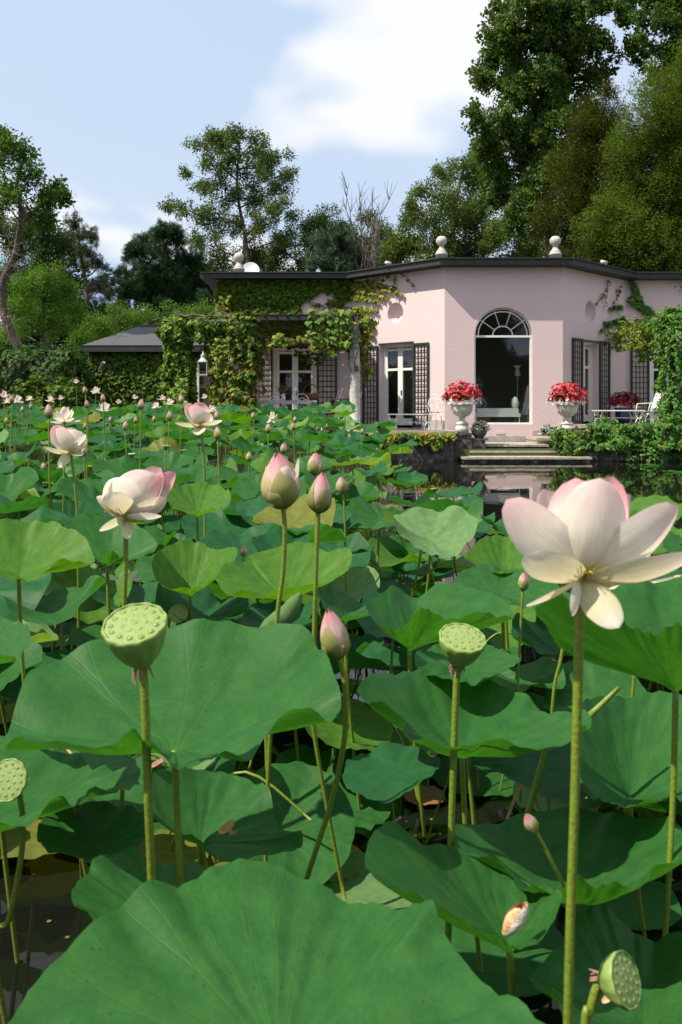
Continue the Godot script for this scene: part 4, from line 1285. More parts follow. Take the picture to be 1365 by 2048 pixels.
func white_clump(at: Vector3, label: String, n: int, r: Vector3) -> void:
	var f := thing("alyssum", label, "flowers", at)
	var xfs := []
	var cc := []
	var wx := []
	var wc := []
	for i in n:
		var d := rdir()
		d.y = absf(d.y)
		xfs.append(Transform3D(Basis.from_euler(Vector3(rnd(0, TAU), rnd(0, TAU), 0)), d * r * rnd(0.3, 1.0)))
		cc.append(jitter(Color(0.07, 0.11, 0.04), 0.3))
		if i % 2 == 0:
			wx.append(Transform3D(Basis.from_euler(Vector3(rnd(0, TAU), rnd(0, TAU), 0)), d * r * rnd(0.85, 1.1)))
			wc.append(jitter(Color(0.72, 0.73, 0.68), 0.08))
	multi("foliage", blade_clump(31, 10, 0.09, 0.012, 0.9, 0.7), M.foliage, xfs, cc, f)
	multi("blossom", leaf_clump(32, 5, 0.02, 0.035, 0.03), M.blossom, wx, wc, f)

func tube_obj(called: String, paths: Array, r: float, m: Material, parent: Node3D) -> void:
	var st := begin()
	for p in paths:
		tube(st, p, r, r, 6)
	obj(called, done(st), m, parent)

func arc(c: Vector3, rx: float, ry: float, a0: float, a1: float, n := 14) -> Array:
	var out := []
	for i in n + 1:
		var a := deg_to_rad(lerpf(a0, a1, float(i) / n))
		out.append(c + Vector3(cos(a) * rx, sin(a) * ry, 0))
	return out

# garden chair of bent iron: round seat, hoop back with scrolls
func iron_chair(label: String, at: Vector3, turn: float, m: Material, seat_m: Material) -> void:
	var c := thing("garden_chair", label, "chair", at, turn)
	var st := begin()
	lathe(st, [Vector2(0.001, 0.44), Vector2(0.19, 0.44), Vector2(0.2, 0.45), Vector2(0.19, 0.465), Vector2(0.001, 0.47)], 20)
	obj("seat", done(st), seat_m, c)
	tube_obj("backrest", [arc(Vector3(0, 0.62, -0.2), 0.2, 0.3, -40, 220, 22), arc(Vector3(-0.09, 0.68, -0.2), 0.08, 0.1, 0, 330, 14), arc(Vector3(0.09, 0.68, -0.2), 0.08, 0.1, 210, 540, 14), arc(Vector3(0, 0.62, -0.2), 0.13, 0.2, 0, 180, 14)], 0.011, m, c)
	for s in [-1, 1]:
		tube_obj("leg", [[Vector3(s * 0.14, 0.45, 0.13), Vector3(s * 0.19, 0.2, 0.17), Vector3(s * 0.2, 0.005, 0.22)]], 0.011, m, c)
		tube_obj("leg", [[Vector3(s * 0.155, 0.45, -0.2), Vector3(s * 0.18, 0.2, -0.2), Vector3(s * 0.2, 0.005, -0.26)]], 0.011, m, c)

func low_bench(called: String, label: String, cat: String, at: Vector3, turn: float, w: float, h: float, dep: float) -> void:
	var b := thing(called, label, cat, at, turn)
	var st := begin()
	bx(st, Vector3(0, h - 0.015, 0), Vector3(w, 0.03, dep))
	obj("top", done(st), M.white_paint, b)
	for s in [-1, 1]:
		for z in [-1, 1]:
			var zz: float = z * (dep / 2 - 0.04)
			tube_obj("leg", [arc(Vector3(s * (w / 2 - 0.14), h - 0.03, zz), 0.1, h * 0.48, 180, 360, 12), arc(Vector3(s * (w / 2 - 0.14), 0.0, zz), 0.1, h * 0.47, 0, 180, 12)], 0.011, M.white_paint, b)
	tube_obj("stretcher", [[Vector3(-w / 2 + 0.14, h * 0.48, 0), Vector3(w / 2 - 0.14, h * 0.48, 0)]], 0.01, M.white_paint, b)

func lounge_chair(label: String, at: Vector3, turn: float) -> void:
	var c := thing("lounge_chair", label, "chair", at, turn)
	var paths := []
	for i in 12:
		var x := -0.24 + 0.48 * i / 11.0
		paths.append([Vector3(x, 0.86, -0.3), Vector3(x, 0.34, -0.12), Vector3(x, 0.36, 0.3)])
	tube_obj("seat", paths, 0.006, M.white_paint, c)
	for s in [-1, 1]:
		tube_obj("leg", [arc(Vector3(s * 0.26, 0.0, -0.12), 0.12, 0.3, 0, 180, 10).map(func(p): return Vector3(s * 0.26, p.y, p.x - 0.0)), arc(Vector3(s * 0.26, 0.0, 0.22), 0.1, 0.3, 0, 180, 10).map(func(p): return Vector3(s * 0.26, p.y, p.x + 0.2))], 0.013, M.white_paint, c)
		tube_obj("armrest", [[Vector3(s * 0.27, 0.36, 0.3), Vector3(s * 0.28, 0.55, 0.25), Vector3(s * 0.28, 0.57, -0.2)], [Vector3(s * 0.25, 0.34, -0.12), Vector3(s * 0.25, 0.88, -0.31)]], 0.013, M.white_paint, c)
	tube_obj("top_rail", [[Vector3(-0.25, 0.88, -0.31), Vector3(0.25, 0.88, -0.31)]], 0.013, M.white_paint, c)
	var st := begin()
	bx(st, Vector3(0.05, 0.62, -0.17), Vector3(0.4, 0.4, 0.07), Basis(Vector3.RIGHT, -0.33))
	obj("cushion", done(st), M.white_paint, c)

func terrace_things() -> void:
	urn(Vector3(3.04, 0.672, -22.6), "stone urn on the stained block by the steps", 3)
	urn(Vector3(5.77, 0.672, -22.95), "stone urn standing among ivy", 4)
	var st := begin()
	var pb := thing("stone_pier", "squat stone pier half hidden in ivy under an urn", "pier", Vector3(5.77, 0.4, -22.95))
	bx(st, Vector3(0, 0.1, 0), Vector3(0.4, 0.335, 0.4))
	obj("block", done(st), M.carved, pb)
	# pots of small white flowers
	var pot := thing("flower_pot", "round dark stone pot on the lower block by the steps", "pot", Vector3(3.47, 0.54, -22.6))
	st = begin()
	lathe(st, [Vector2(0.001, 0), Vector2(0.1, 0), Vector2(0.11, 0.03), Vector2(0.17, 0.09), Vector2(0.2, 0.17), Vector2(0.19, 0.24), Vector2(0.165, 0.27), Vector2(0.14, 0.25), Vector2(0.001, 0.22)], 26)
	obj("bowl", done(st), M.old_stone, pot)
	white_clump(Vector3(3.5, 0.74, -22.6), "small white flowers spilling from the round dark pot", 240, Vector3(0.22, 0.22, 0.2))
	white_clump(Vector3(5.3, 0.64, -22.75), "cushion of small white flowers beside the ivy and the urn pier", 330, Vector3(0.28, 0.24, 0.2))
	# low white table and seats
	low_bench("garden_table", "low white iron table with crossed hoop legs on the higher terrace", "table", Vector3(7.03, 0.865, -23.0), 0.0, 1.32, 0.385, 0.5)
	lounge_chair("white slatted iron lounge chair half behind the ivy pillar", Vector3(8.02, 0.86, -23.2), -1.3)
	lounge_chair("white slatted lounge chair seen through the ivy beyond the pillar", Vector3(9.1, 0.86, -23.4), -1.9)
	low_bench("garden_bench", "low white iron bench in front of the bay door on the pergola terrace", "bench", Vector3(1.76, 0.735, -22.9), 0.0, 1.16, 0.42, 0.4)
	iron_chair("pink seated iron chair beside the low white bench", Vector3(2.36, 0.735, -23.3), -0.5, M.white_paint, M.pink_cloth)
	# blue pot of red flowers
	var bp := thing("glazed_pot", "dark blue glazed pot against the shuttered bay wall", "pot", Vector3(8.05, 0.86, -25.6))
	st = begin()
	lathe(st, [Vector2(0.001, 0), Vector2(0.2, 0), Vector2(0.24, 0.2), Vector2(0.25, 0.4), Vector2(0.27, 0.42), Vector2(0.27, 0.46), Vector2(0.23, 0.46), Vector2(0.001, 0.42)], 26)
	obj("body", done(st), M.blue_glaze, bp)
	var bf := thing("begonia", "dusky red begonias in the dark blue glazed pot", "flowers", Vector3(8.05, 1.32, -25.6))
	flower_heap(bf, Vector3(0, 0.12, 0), Vector3(0.42, 0.28, 0.34), 8, [Color(0.34, 0.03, 0.06), Color(0.22, 0.02, 0.04), Color(0.42, 0.12, 0.15)], 0.05)
	var rp := thing("glazed_pot", "dark pot behind the stone column of the pergola", "pot", Vector3(0.02, 0.735, -23.6))
	st = begin()
	lathe(st, [Vector2(0.001, 0), Vector2(0.16, 0), Vector2(0.2, 0.2), Vector2(0.22, 0.36), Vector2(0.001, 0.34)], 24)
	obj("body", done(st), M.blue_glaze, rp)
	var rfl := thing("begonia", "dark red begonias behind the stone column of the pergola", "flowers", Vector3(0.02, 1.1, -23.6))
	flower_heap(rfl, Vector3(0, 0.12, 0), Vector3(0.36, 0.3, 0.3), 9, [Color(0.28, 0.02, 0.04), Color(0.2, 0.015, 0.03)], 0.0)
	# dining table under the pergola
	var t := thing("dining_table", "long iron dining table under the pergola", "table", Vector3(-1.62, 0.735, -23.2))
	st = begin()
	bx(st, Vector3(0, 0.74, 0), Vector3(2.0, 0.03, 0.8))
	obj("top", done(st), M.grey_iron, t)
	for s in [-1, 1]:
		for z in [-1, 1]:
			st = begin()
			bx(st, Vector3(s * 0.9, 0.36, z * 0.34), Vector3(0.05, 0.72, 0.05))
			obj("leg", done(st), M.grey_iron, t)
	st = begin()
	bx(st, Vector3(0, 0.69, 0.38), Vector3(1.75, 0.06, 0.025))
	obj("apron", done(st), M.grey_iron, t)
	iron_chair("hoop backed iron chair at the end of the dining table nearest the vine column", Vector3(-2.02, 0.735, -22.75), PI, M.grey_iron, M.grey_iron)
	iron_chair("hoop backed iron chair beside the chair next to the vine column", Vector3(-1.62, 0.735, -22.72), PI + 0.1, M.grey_iron, M.grey_iron)
	iron_chair("hoop backed iron chair below the wicker basket at the dining table", Vector3(-0.98, 0.735, -22.75), PI, M.grey_iron, M.grey_iron)
	# chair with a high bent back, seen from the side
	var sc := thing("garden_chair", "high backed iron chair with red seat pad turned sideways by the column", "chair", Vector3(-0.32, 0.735, -22.75), -1.35)
	st = begin()
	bx(st, Vector3(0, 0.45, 0), Vector3(0.4, 0.03, 0.4))
	obj("seat", done(st), M.pink_cloth, sc)
	tube_obj("backrest", [[Vector3(-0.18, 0.45, -0.2), Vector3(-0.18, 0.8, -0.24), Vector3(-0.17, 1.05, -0.34)], [Vector3(0.18, 0.45, -0.2), Vector3(0.18, 0.8, -0.24), Vector3(0.17, 1.05, -0.34)], [Vector3(-0.17, 1.05, -0.34), Vector3(0.17, 1.05, -0.34)], [Vector3(-0.18, 0.75, -0.235), Vector3(0.18, 0.75, -0.235)]], 0.012, M.grey_iron, sc)
	for s in [-1, 1]:
		tube_obj("leg", [[Vector3(s * 0.18, 0.45, 0.19), Vector3(s * 0.19, 0.005, 0.21)]], 0.012, M.grey_iron, sc)
		tube_obj("leg", [[Vector3(s * 0.18, 0.45, -0.2), Vector3(s * 0.19, 0.005, -0.3)]], 0.012, M.grey_iron, sc)
	# vase of flowers, bottle and basket on the table
	var va := thing("flower_vase", "white vase with pale dried flowers on the dining table", "vase", Vector3(-1.48, 1.49, -23.1))
	st = begin()
	lathe(st, [Vector2(0.001, 0), Vector2(0.05, 0), Vector2(0.06, 0.06), Vector2(0.045, 0.14), Vector2(0.055, 0.18), Vector2(0.04, 0.17)], 16)
	obj("body", done(st), M.white_paint, va)
	var xfs := []
	var cc := []
	for i in 46:
		xfs.append(Transform3D(Basis.from_euler(Vector3(rnd(-0.6, 0.6), rnd(0, TAU), rnd(-0.6, 0.6))), Vector3(rnd(-0.12, 0.12), rnd(0.2, 0.42), rnd(-0.1, 0.1))))
		cc.append(jitter(Color(0.45, 0.33, 0.33) if i % 2 else Color(0.10, 0.13, 0.05), 0.2))
	multi("flowers", leaf_clump(41, 6, 0.03, 0.06, 0.025), M.blossom, xfs, cc, va)
	var bo := thing("bottle", "clear glass bottle standing on the dining table", "bottle", Vector3(-1.26, 1.49, -23.15))
	st = begin()
	lathe(st, [Vector2(0.001, 0), Vector2(0.04, 0), Vector2(0.042, 0.14), Vector2(0.016, 0.2), Vector2(0.015, 0.27)], 16)
	obj("body", done(st), M.glass, bo)
	var ba := thing("wicker_basket", "brown wicker basket with hoop handle on the dining table", "basket", Vector3(-0.78, 1.49, -23.2))
	st = begin()
	lathe(st, [Vector2(0.001, 0), Vector2(0.17, 0), Vector2(0.21, 0.1), Vector2(0.215, 0.2), Vector2(0.2, 0.2), Vector2(0.001, 0.05)], 24)
	obj("body", done(st), M.wicker, ba)
	tube_obj("handle", [arc(Vector3(0, 0.2, 0), 0.2, 0.22, 0, 180, 14)], 0.014, M.wicker, ba)
	var tr := thing("geranium_trough", "trough of red and pink geraniums on the terrace under the dining table", "flowers", Vector3(-1.25, 0.735, -22.25))
	st = begin()
	bx(st, Vector3(0, 0.09, 0), Vector3(1.4, 0.16, 0.2))
	obj("trough", done(st), M.plinth, tr)
	for i in 5:
		flower_heap(tr, Vector3(-0.56 + i * 0.28, 0.2, 0), Vector3(0.16, 0.13, 0.12), 50 + i, [Color(0.5, 0.03, 0.08), Color(0.55, 0.15, 0.22)], 0.0)
	# lantern hanging from the arch
	var la := thing("hanging_lantern", "unlit square glass lantern hanging from the garden arch", "lantern", Vector3(-3.45, 2.1, -22.5))
	la.scale = Vector3.ONE * 0.72
	st = begin()
	for s in [-1, 1]:
		for z in [-1, 1]:
			bx(st, Vector3(s * 0.15, 0.27, z * 0.15), Vector3(0.022, 0.42, 0.022))
	bx(st, Vector3(0, 0.04, 0), Vector3(0.34, 0.04, 0.34))
	bx(st, Vector3(0, 0.49, 0), Vector3(0.36, 0.03, 0.36))
	obj("frame", done(st), M.grey_iron, la)
	st = begin()
	lathe(st, [Vector2(0.18, 0.50), Vector2(0.10, 0.60), Vector2(0.075, 0.62), Vector2(0.075, 0.68), Vector2(0.095, 0.70), Vector2(0.03, 0.78), Vector2(0.02, 0.84), Vector2(0.001, 0.86)], 16)
	obj("top", done(st), M.grey_iron, la)
	for a in 4:
		st = begin()
		bx(st, Vector3(0, 0.27, 0.145), Vector3(0.27, 0.4, 0.005))
		obj("pane", done(st), M.glass, la, Transform3D(Basis(Vector3.UP, a * PI / 2), Vector3.ZERO))
	tube_obj("chain", [[Vector3(0, 0.85, 0), Vector3(0, 1.45, 0)]], 0.008, M.grey_iron, la)

# ---------------------------------------------------------------- lotus
func lotus_materials() -> void:
	M.roof_slate = grained(26, [Color(0.036, 0.039, 0.048), Color(0.052, 0.055, 0.064), Color(0.068, 0.07, 0.08)], 0.7, 0.9, 0.03, 0.3)
	var veins := vein_images()
	var tones := {
		"blue": Color(0.036, 0.172, 0.060), "mid": Color(0.052, 0.203, 0.049), "fresh": Color(0.11, 0.275, 0.038),
		"pale": Color(0.22, 0.40, 0.16), "yellow": Color(0.25, 0.28, 0.06)}
	for k in tones:
		var m := mat(tones[k], 0.45, 0.28)
		m.albedo_texture = veins[0]
		m.heightmap_enabled = true
		m.heightmap_texture = veins[1]
		m.heightmap_scale = 0.35
		m.backlight_enabled = true
		m.backlight = Color(1.0, 1.0, 0.22).linear_to_srgb()
		M["leaf_" + k] = m
	var s := grained(27, [Color(0.07, 0.11, 0.012), Color(0.14, 0.20, 0.02), Color(0.20, 0.25, 0.03)], 0.45, 9.0, 0.05, 0.07)
	M.stalk = s
	M.pod = grained(28, [Color(0.13, 0.22, 0.045), Color(0.19, 0.29, 0.07), Color(0.24, 0.33, 0.09)], 0.5, 6.0, 0.02, 0.1)
	M.pod_face = grained(29, [Color(0.16, 0.24, 0.065), Color(0.24, 0.305, 0.095)], 0.5, 8.0, 0.03, 0.1)
	M.withered = grained(30, [Color(0.25, 0.12, 0.09), Color(0.45, 0.24, 0.18)], 0.9, 12.0, 0.04)
	M.dry = grained(32, [Color(0.30, 0.14, 0.06), Color(0.52, 0.32, 0.16), Color(0.62, 0.48, 0.34)], 0.8, 9.0, 0.04, 0.2)
	M.petal = tinted(0.5, Color(0.97, 0.93, 0.86), 0.3)
	var pi := petal_image()
	M.petal.albedo_texture = pi
	M.petal.heightmap_enabled = true
	M.petal.heightmap_texture = pi
	M.petal.heightmap_scale = 0.12
	M.pale_dry = grained(35, [Color(0.42, 0.36, 0.30), Color(0.60, 0.58, 0.52)], 0.8, 9.0, 0.04, 0.2)
	M.stamen = mat(Color(0.62, 0.45, 0.08), 0.6)
	M.floating_brown = grained(33, [Color(0.10, 0.045, 0.02), Color(0.22, 0.10, 0.03), Color(0.10, 0.09, 0.03)], 0.6, 3.0, 0.04, 0.2)

# pigment and relief of a lotus leaf seen from above: forking veins from the middle, fine mottling
func vein_images() -> Array:
	var n := 512
	var col := Image.create_empty(n, n, false, Image.FORMAT_RGB8)
	var hgt := Image.create_empty(n, n, false, Image.FORMAT_RGB8)
	var mott := noise(91, 0.018, 4)
	var fine := noise(92, 0.09, 3)
	for y in n:
		for x in n:
			var m := mott.get_noise_2d(x, y)
			var f := fine.get_noise_2d(x, y)
			var k := 0.90 + m * 0.08 + f * 0.05
			col.set_pixel(x, y, Color(k + m * 0.05, k, k - m * 0.05))
			var h := 0.5 + m * 0.06 + f * 0.04
			hgt.set_pixel(x, y, Color(h, h, h))
	var r := RandomNumberGenerator.new()
	r.seed = 5
	for v in 21:
		_vein(col, hgt, r, Vector2(0.5, 0.5), TAU * v / 21.0 + r.randf_range(-0.05, 0.05), 0.5, 2.2, 0)
	for k in 90:
		var p := Vector2i(r.randi() % n, r.randi() % n)
		var s := r.randi_range(1, 3)
		for yy in s:
			for xx in s:
				var q := Vector2i(mini(p.x + xx, n - 1), mini(p.y + yy, n - 1))
				col.set_pixelv(q, col.get_pixelv(q).lerp(Color(0.75, 0.55, 0.35), 0.5))
	var d := n * 0.028
	for y in range(int(n / 2 - d), int(n / 2 + d)):
		for x in range(int(n / 2 - d), int(n / 2 + d)):
			var q := Vector2(x - n / 2, y - n / 2).length() / d
			if q < 1.0:
				col.set_pixel(x, y, col.get_pixel(x, y).lerp(Color(1, 0.98, 0.75), 0.55 * (1.0 - q * 0.5)))
	return [ImageTexture.create_from_image(col), ImageTexture.create_from_image(hgt)]

func _vein(col: Image, hgt: Image, r: RandomNumberGenerator, p: Vector2, a: float, left: float, w: float, depth: int) -> void:
	var n := col.get_width()
	var step := 0.7 / n
	var gone := 0.0
	var fork := left * r.randf_range(0.42, 0.62)
	var split := false
	while gone < left:
		p += Vector2(cos(a), sin(a)) * step
		a += r.randf_range(-0.006, 0.006)
		gone += step
		var ww := w * (1.0 - 0.75 * gone / left)
		for k in range(-3, 4):
			var q := p * n + Vector2(-sin(a), cos(a)) * k * 0.8
			var xi := int(q.x)
			var yi := int(q.y)
			if xi < 0 or yi < 0 or xi >= n or yi >= n:
				continue
			var e := clampf(1.0 - absf(k * 0.8) / maxf(ww, 0.4), 0, 1)
			if e > 0.0:
				var c := col.get_pixel(xi, yi)
				col.set_pixel(xi, yi, c.lerp(Color(1.0, 1.0, 0.80), e * 0.17))
				var h := hgt.get_pixel(xi, yi).r
				h = maxf(0.0, h - e * 0.09)
				hgt.set_pixel(xi, yi, Color(h, h, h))
		if not split and gone > fork and depth < 2:
			split = true
			var da := r.randf_range(0.10, 0.18)
			_vein(col, hgt, r, p, a + da, left - gone, ww, depth + 1)
			a -= da

# fine lengthwise veins and faint blotches of a petal
func petal_image() -> ImageTexture:
	var n := 256
	var im := Image.create_empty(n, n, false, Image.FORMAT_RGB8)
	var a := noise(71, 1.0, 3)
	var b := noise(72, 0.02, 3)
	for y in n:
		for x in n:
			var fan := (x - n * 0.5) * (0.55 + 0.45 * y / n)
			var s := a.get_noise_2d(fan * 0.16, y * 0.004)
			var k := clampf(0.965 + 0.05 * s + 0.03 * b.get_noise_2d(x, y), 0.0, 1.0)
			im.set_pixel(x, y, Color(k, k * (0.995 + 0.01 * s), k * (0.985 + 0.02 * s)))
	return ImageTexture.create_from_image(im)

# blade of a lotus leaf: from the stalk joint (origin) out to a wavy closed rim
func blade(rim: Array, rings: int, segs: int, power: float, seed_: int, ripple := 0.005) -> ArrayMesh:
	var n := rim.size()
	var edge := PackedVector3Array()
	for s in segs:
		var t := float(s) / segs * n
		var i := int(t)
		var f := t - i
		var p0: Vector3 = rim[(i - 1 + n) % n]
		var p1: Vector3 = rim[i % n]
		var p2: Vector3 = rim[(i + 1) % n]
		var p3: Vector3 = rim[(i + 2) % n]
		edge.append(p1.cubic_interpolate(p2, p0, p3, f))
	var nz := noise(seed_, 1.0, 3)
	var mean := 0.0
	for e in edge:
		mean += Vector2(e.x, e.z).length() / segs
	var st := begin()
	st.set_smooth_group(0)
	var grid := []
	var turn := seed_ * 0.7
	for k in rings + 1:
		var r := float(k) / rings
		var row := PackedVector3Array()
		for s in segs:
			var e := edge[s]
			var y := e.y * pow(r, power)
			# soft folds that run outwards, and a dimple over the stalk
			var a := TAU * s / segs
			y += nz.get_noise_3d(cos(a) * 2.1, sin(a) * 2.1, r * 0.7) * mean * 0.11 * r * r
			y += sin(a * 21.0 + seed_) * ripple * mean * r
			y -= 0.010 * exp(-pow(r / 0.09, 2.0))
			row.append(Vector3(e.x * r, y, e.z * r))
		grid.append(row)
	for k in rings:
		for s in segs:
			var s2 := (s + 1) % segs
			var idx := [[k, s], [k + 1, s], [k + 1, s2], [k, s], [k + 1, s2], [k, s2]]
			for q in idx:
				var r := float(q[0]) / rings
				var a: float = TAU * (float(q[1]) + (segs if q[1] == 0 and s == segs - 1 else 0)) / segs + turn
				st.set_uv(Vector2(0.5 + 0.485 * r * cos(a), 0.5 + 0.485 * r * sin(a)))
				st.add_vertex(grid[q[0]][q[1]])
	return done(st)

# rim of a leaf of radius 1: cupped, folded and waved at random
func random_rim(seed_: int, cup: float, fold: float, wave: float, n := 22) -> Array:
	var r := RandomNumberGenerator.new()
	r.seed = seed_
	var p2 := r.randf() * TAU
	var p3 := r.randf() * TAU
	var p5 := r.randf() * TAU
	var out := []
	for i in n:
		var a := TAU * i / n
		var rad := 1.0 + 0.05 * sin(a * 2.0 + p5) + r.randf_range(-0.035, 0.035)
		var y := cup + fold * cos(2.0 * (a - p2)) + fold * 0.6 * cos(3.0 * a + p3) + wave * sin(5.0 * a + p5) + wave * 0.8 * r.randf_range(-1, 1)
		out.append(Vector3(cos(a) * rad, y, -sin(a) * rad))
	return out

# petal from base towards base + tip, hollow side turned to inner
func petal(st: SurfaceTool, base: Vector3, tip: Vector3, inner: Vector3, width: float, cup: float, curl: float, nu: int, nv: int, c_base: Color, c_mid: Color, c_tip: Color, edge := 0.0) -> void:
	st.set_smooth_group(0)
	var l := tip.length()
	var t := tip / l
	var side := t.cross(inner).normalized()
	var nrm := side.cross(t).normalized()
	var g := []
	var cols := []
	for i in nu + 1:
		var u := float(i) / nu
		var w := width * 0.5 * (0.40 + 0.60 * sin(minf(u * 1.6, 1.0) * PI * 0.5)) * pow(maxf(1.0 - pow(u, 3.9), 0.0), 0.62)
		var row := []
		var rc := []
		for j in nv + 1:
			var v := 2.0 * j / nv - 1.0
			var p := base + t * (u * l) + side * (v * w)
			# hollow across, bellied along, tip curled
			p += nrm * (cup * w * (v * v - 0.35) - l * 0.13 * cup * sin(PI * u) + curl * l * u * u * 0.5 * (1.0 if curl < 0 else 1.0))
			row.append(p)
			var pink := smoothstep(0.55, 1.02, u) + edge * absf(v) * absf(v) * smoothstep(0.25, 0.8, u)
			var c := c_base.lerp(c_mid, smoothstep(0.02, 0.32, u)).lerp(c_tip, clampf(pink, 0, 1))
			rc.append(c)
		g.append(row)
		cols.append(rc)
	for i in nu:
		for j in nv:
			for q in [[i, j], [i + 1, j], [i + 1, j + 1], [i, j], [i + 1, j + 1], [i, j + 1]]:
				st.set_color(cols[q[0]][q[1]])
				st.set_uv(Vector2(float(q[1]) / nv, float(q[0]) / nu))
				st.add_vertex(g[q[0]][q[1]])

# shell petal wrapped round a closed bud: centre angle, half span, reach of the bud height, lift
func shell(st: SurfaceTool, h: float, r: float, a: float, span: float, reach: float, lift: float, c0: Color, c1: Color, c2: Color, nu := 10, nv := 6) -> void:
	st.set_smooth_group(0)
	var g := []
	var cc := []
	for i in nu + 1:
		var u := float(i) / nu
		var row := []
		var rc := []
		for j in nv + 1:
			var v := 2.0 * j / nv - 1.0
			var y := u * reach * (1.0 - 0.04 * v * v)
			var prof := pow(sin(PI * clampf(pow(y, 0.78), 0.0, 1.0)), 0.82) * (1.0 - 0.22 * y)
			var taper := pow(maxf(1.0 - pow(u, 2.6), 0.0), 0.6)
			var ang := a + v * span * taper
			var rr := r * prof + lift * (0.3 + sin(PI * u) * 0.8) + 0.002
			row.append(Vector3(cos(ang) * rr, y * h, sin(ang) * rr))
			rc.append(c0.lerp(c1, smoothstep(0.05, 0.5, u)).lerp(c2, clampf(smoothstep(0.6, 1.0, u) + 0.25 * absf(v) * u, 0, 1)))
		g.append(row)
		cc.append(rc)
	for i in nu:
		for j in nv:
			for q in [[i, j], [i + 1, j], [i + 1, j + 1], [i, j], [i + 1, j + 1], [i, j + 1]]:
				st.set_color(cc[q[0]][q[1]])
				st.set_uv(Vector2(float(q[1]) / nv, float(q[0]) / nu))
				st.add_vertex(g[q[0]][q[1]])

const CREAM := Color(0.76, 0.70, 0.36)
const IVORY := Color(0.92, 0.90, 0.86)
const ROSE := Color(0.80, 0.36, 0.46)
const BLUSH := Color(0.84, 0.62, 0.62)
const GREENISH := Color(0.31, 0.38, 0.08)

# list of [angle, span, reach, lift, kind]; kind 0 pink inner, 1 cream, 2 green outer
const BUD_SHELLS := [[0.3, 1.5, 1.0, 0.0, 0], [2.4, 1.5, 1.0, 0.0, 0], [4.5, 1.5, 1.0, 0.0, 0], [1.3, 0.95, 0.97, 0.0025, 0], [3.5, 0.95, 0.96, 0.0025, 0], [5.6, 0.95, 0.98, 0.0025, 0], [0.9, 0.85, 0.78, 0.004, 2], [2.3, 0.8, 0.84, 0.003, 1], [3.9, 0.85, 0.76, 0.004, 2], [5.3, 0.8, 0.82, 0.003, 1], [1.55, 0.5, 0.42, 0.006, 2], [4.6, 0.48, 0.38, 0.006, 2]]

func bud_parts(h: float, r: float, green: float, turn: float, nu := 10, nv := 6) -> Array:
	var out := []
	for q in BUD_SHELLS:
		var st := begin()
		var c0 := CREAM.lerp(GREENISH, 0.35 + 0.4 * green)
		var c1 := BLUSH.lerp(IVORY, 0.35)
		var c2 := ROSE
		if q[4] == 1:
			c0 = GREENISH; c1 = CREAM.lerp(BLUSH, 0.3).lerp(GREENISH, 0.15 + green * 0.6); c2 = BLUSH
		elif q[4] == 2:
			c0 = GREENISH; c1 = GREENISH.lerp(CREAM, 0.4 - 0.3 * green); c2 = GREENISH.lerp(BLUSH, 0.5)
		shell(st, h, r, q[0] + turn, q[1], q[2], q[3] * h / 0.12, c0, c1, c2, nu, nv)
		out.append(done(st))
	return out

func joined(meshes: Array) -> ArrayMesh:
	var st := begin()
	for m in meshes:
		st.append_from(m, 0, Transform3D.IDENTITY)
	return st.commit()

# stalk with tiny prickles
func stalk(parent: Node3D, pts: Array, r: float, called := "stalk", sides := 9) -> void:
	var st := begin()
	var p := curve(pts, 6)
	tube(st, p, r, r * 0.85, sides)
	obj(called, done(st), M.stalk, parent)

func up_to(dir: Vector3) -> Basis:
	var y := dir.normalized()
	var x := y.cross(Vector3(0.02, 0.1, 1.0)).normalized()
	return Basis(x, y, x.cross(y))

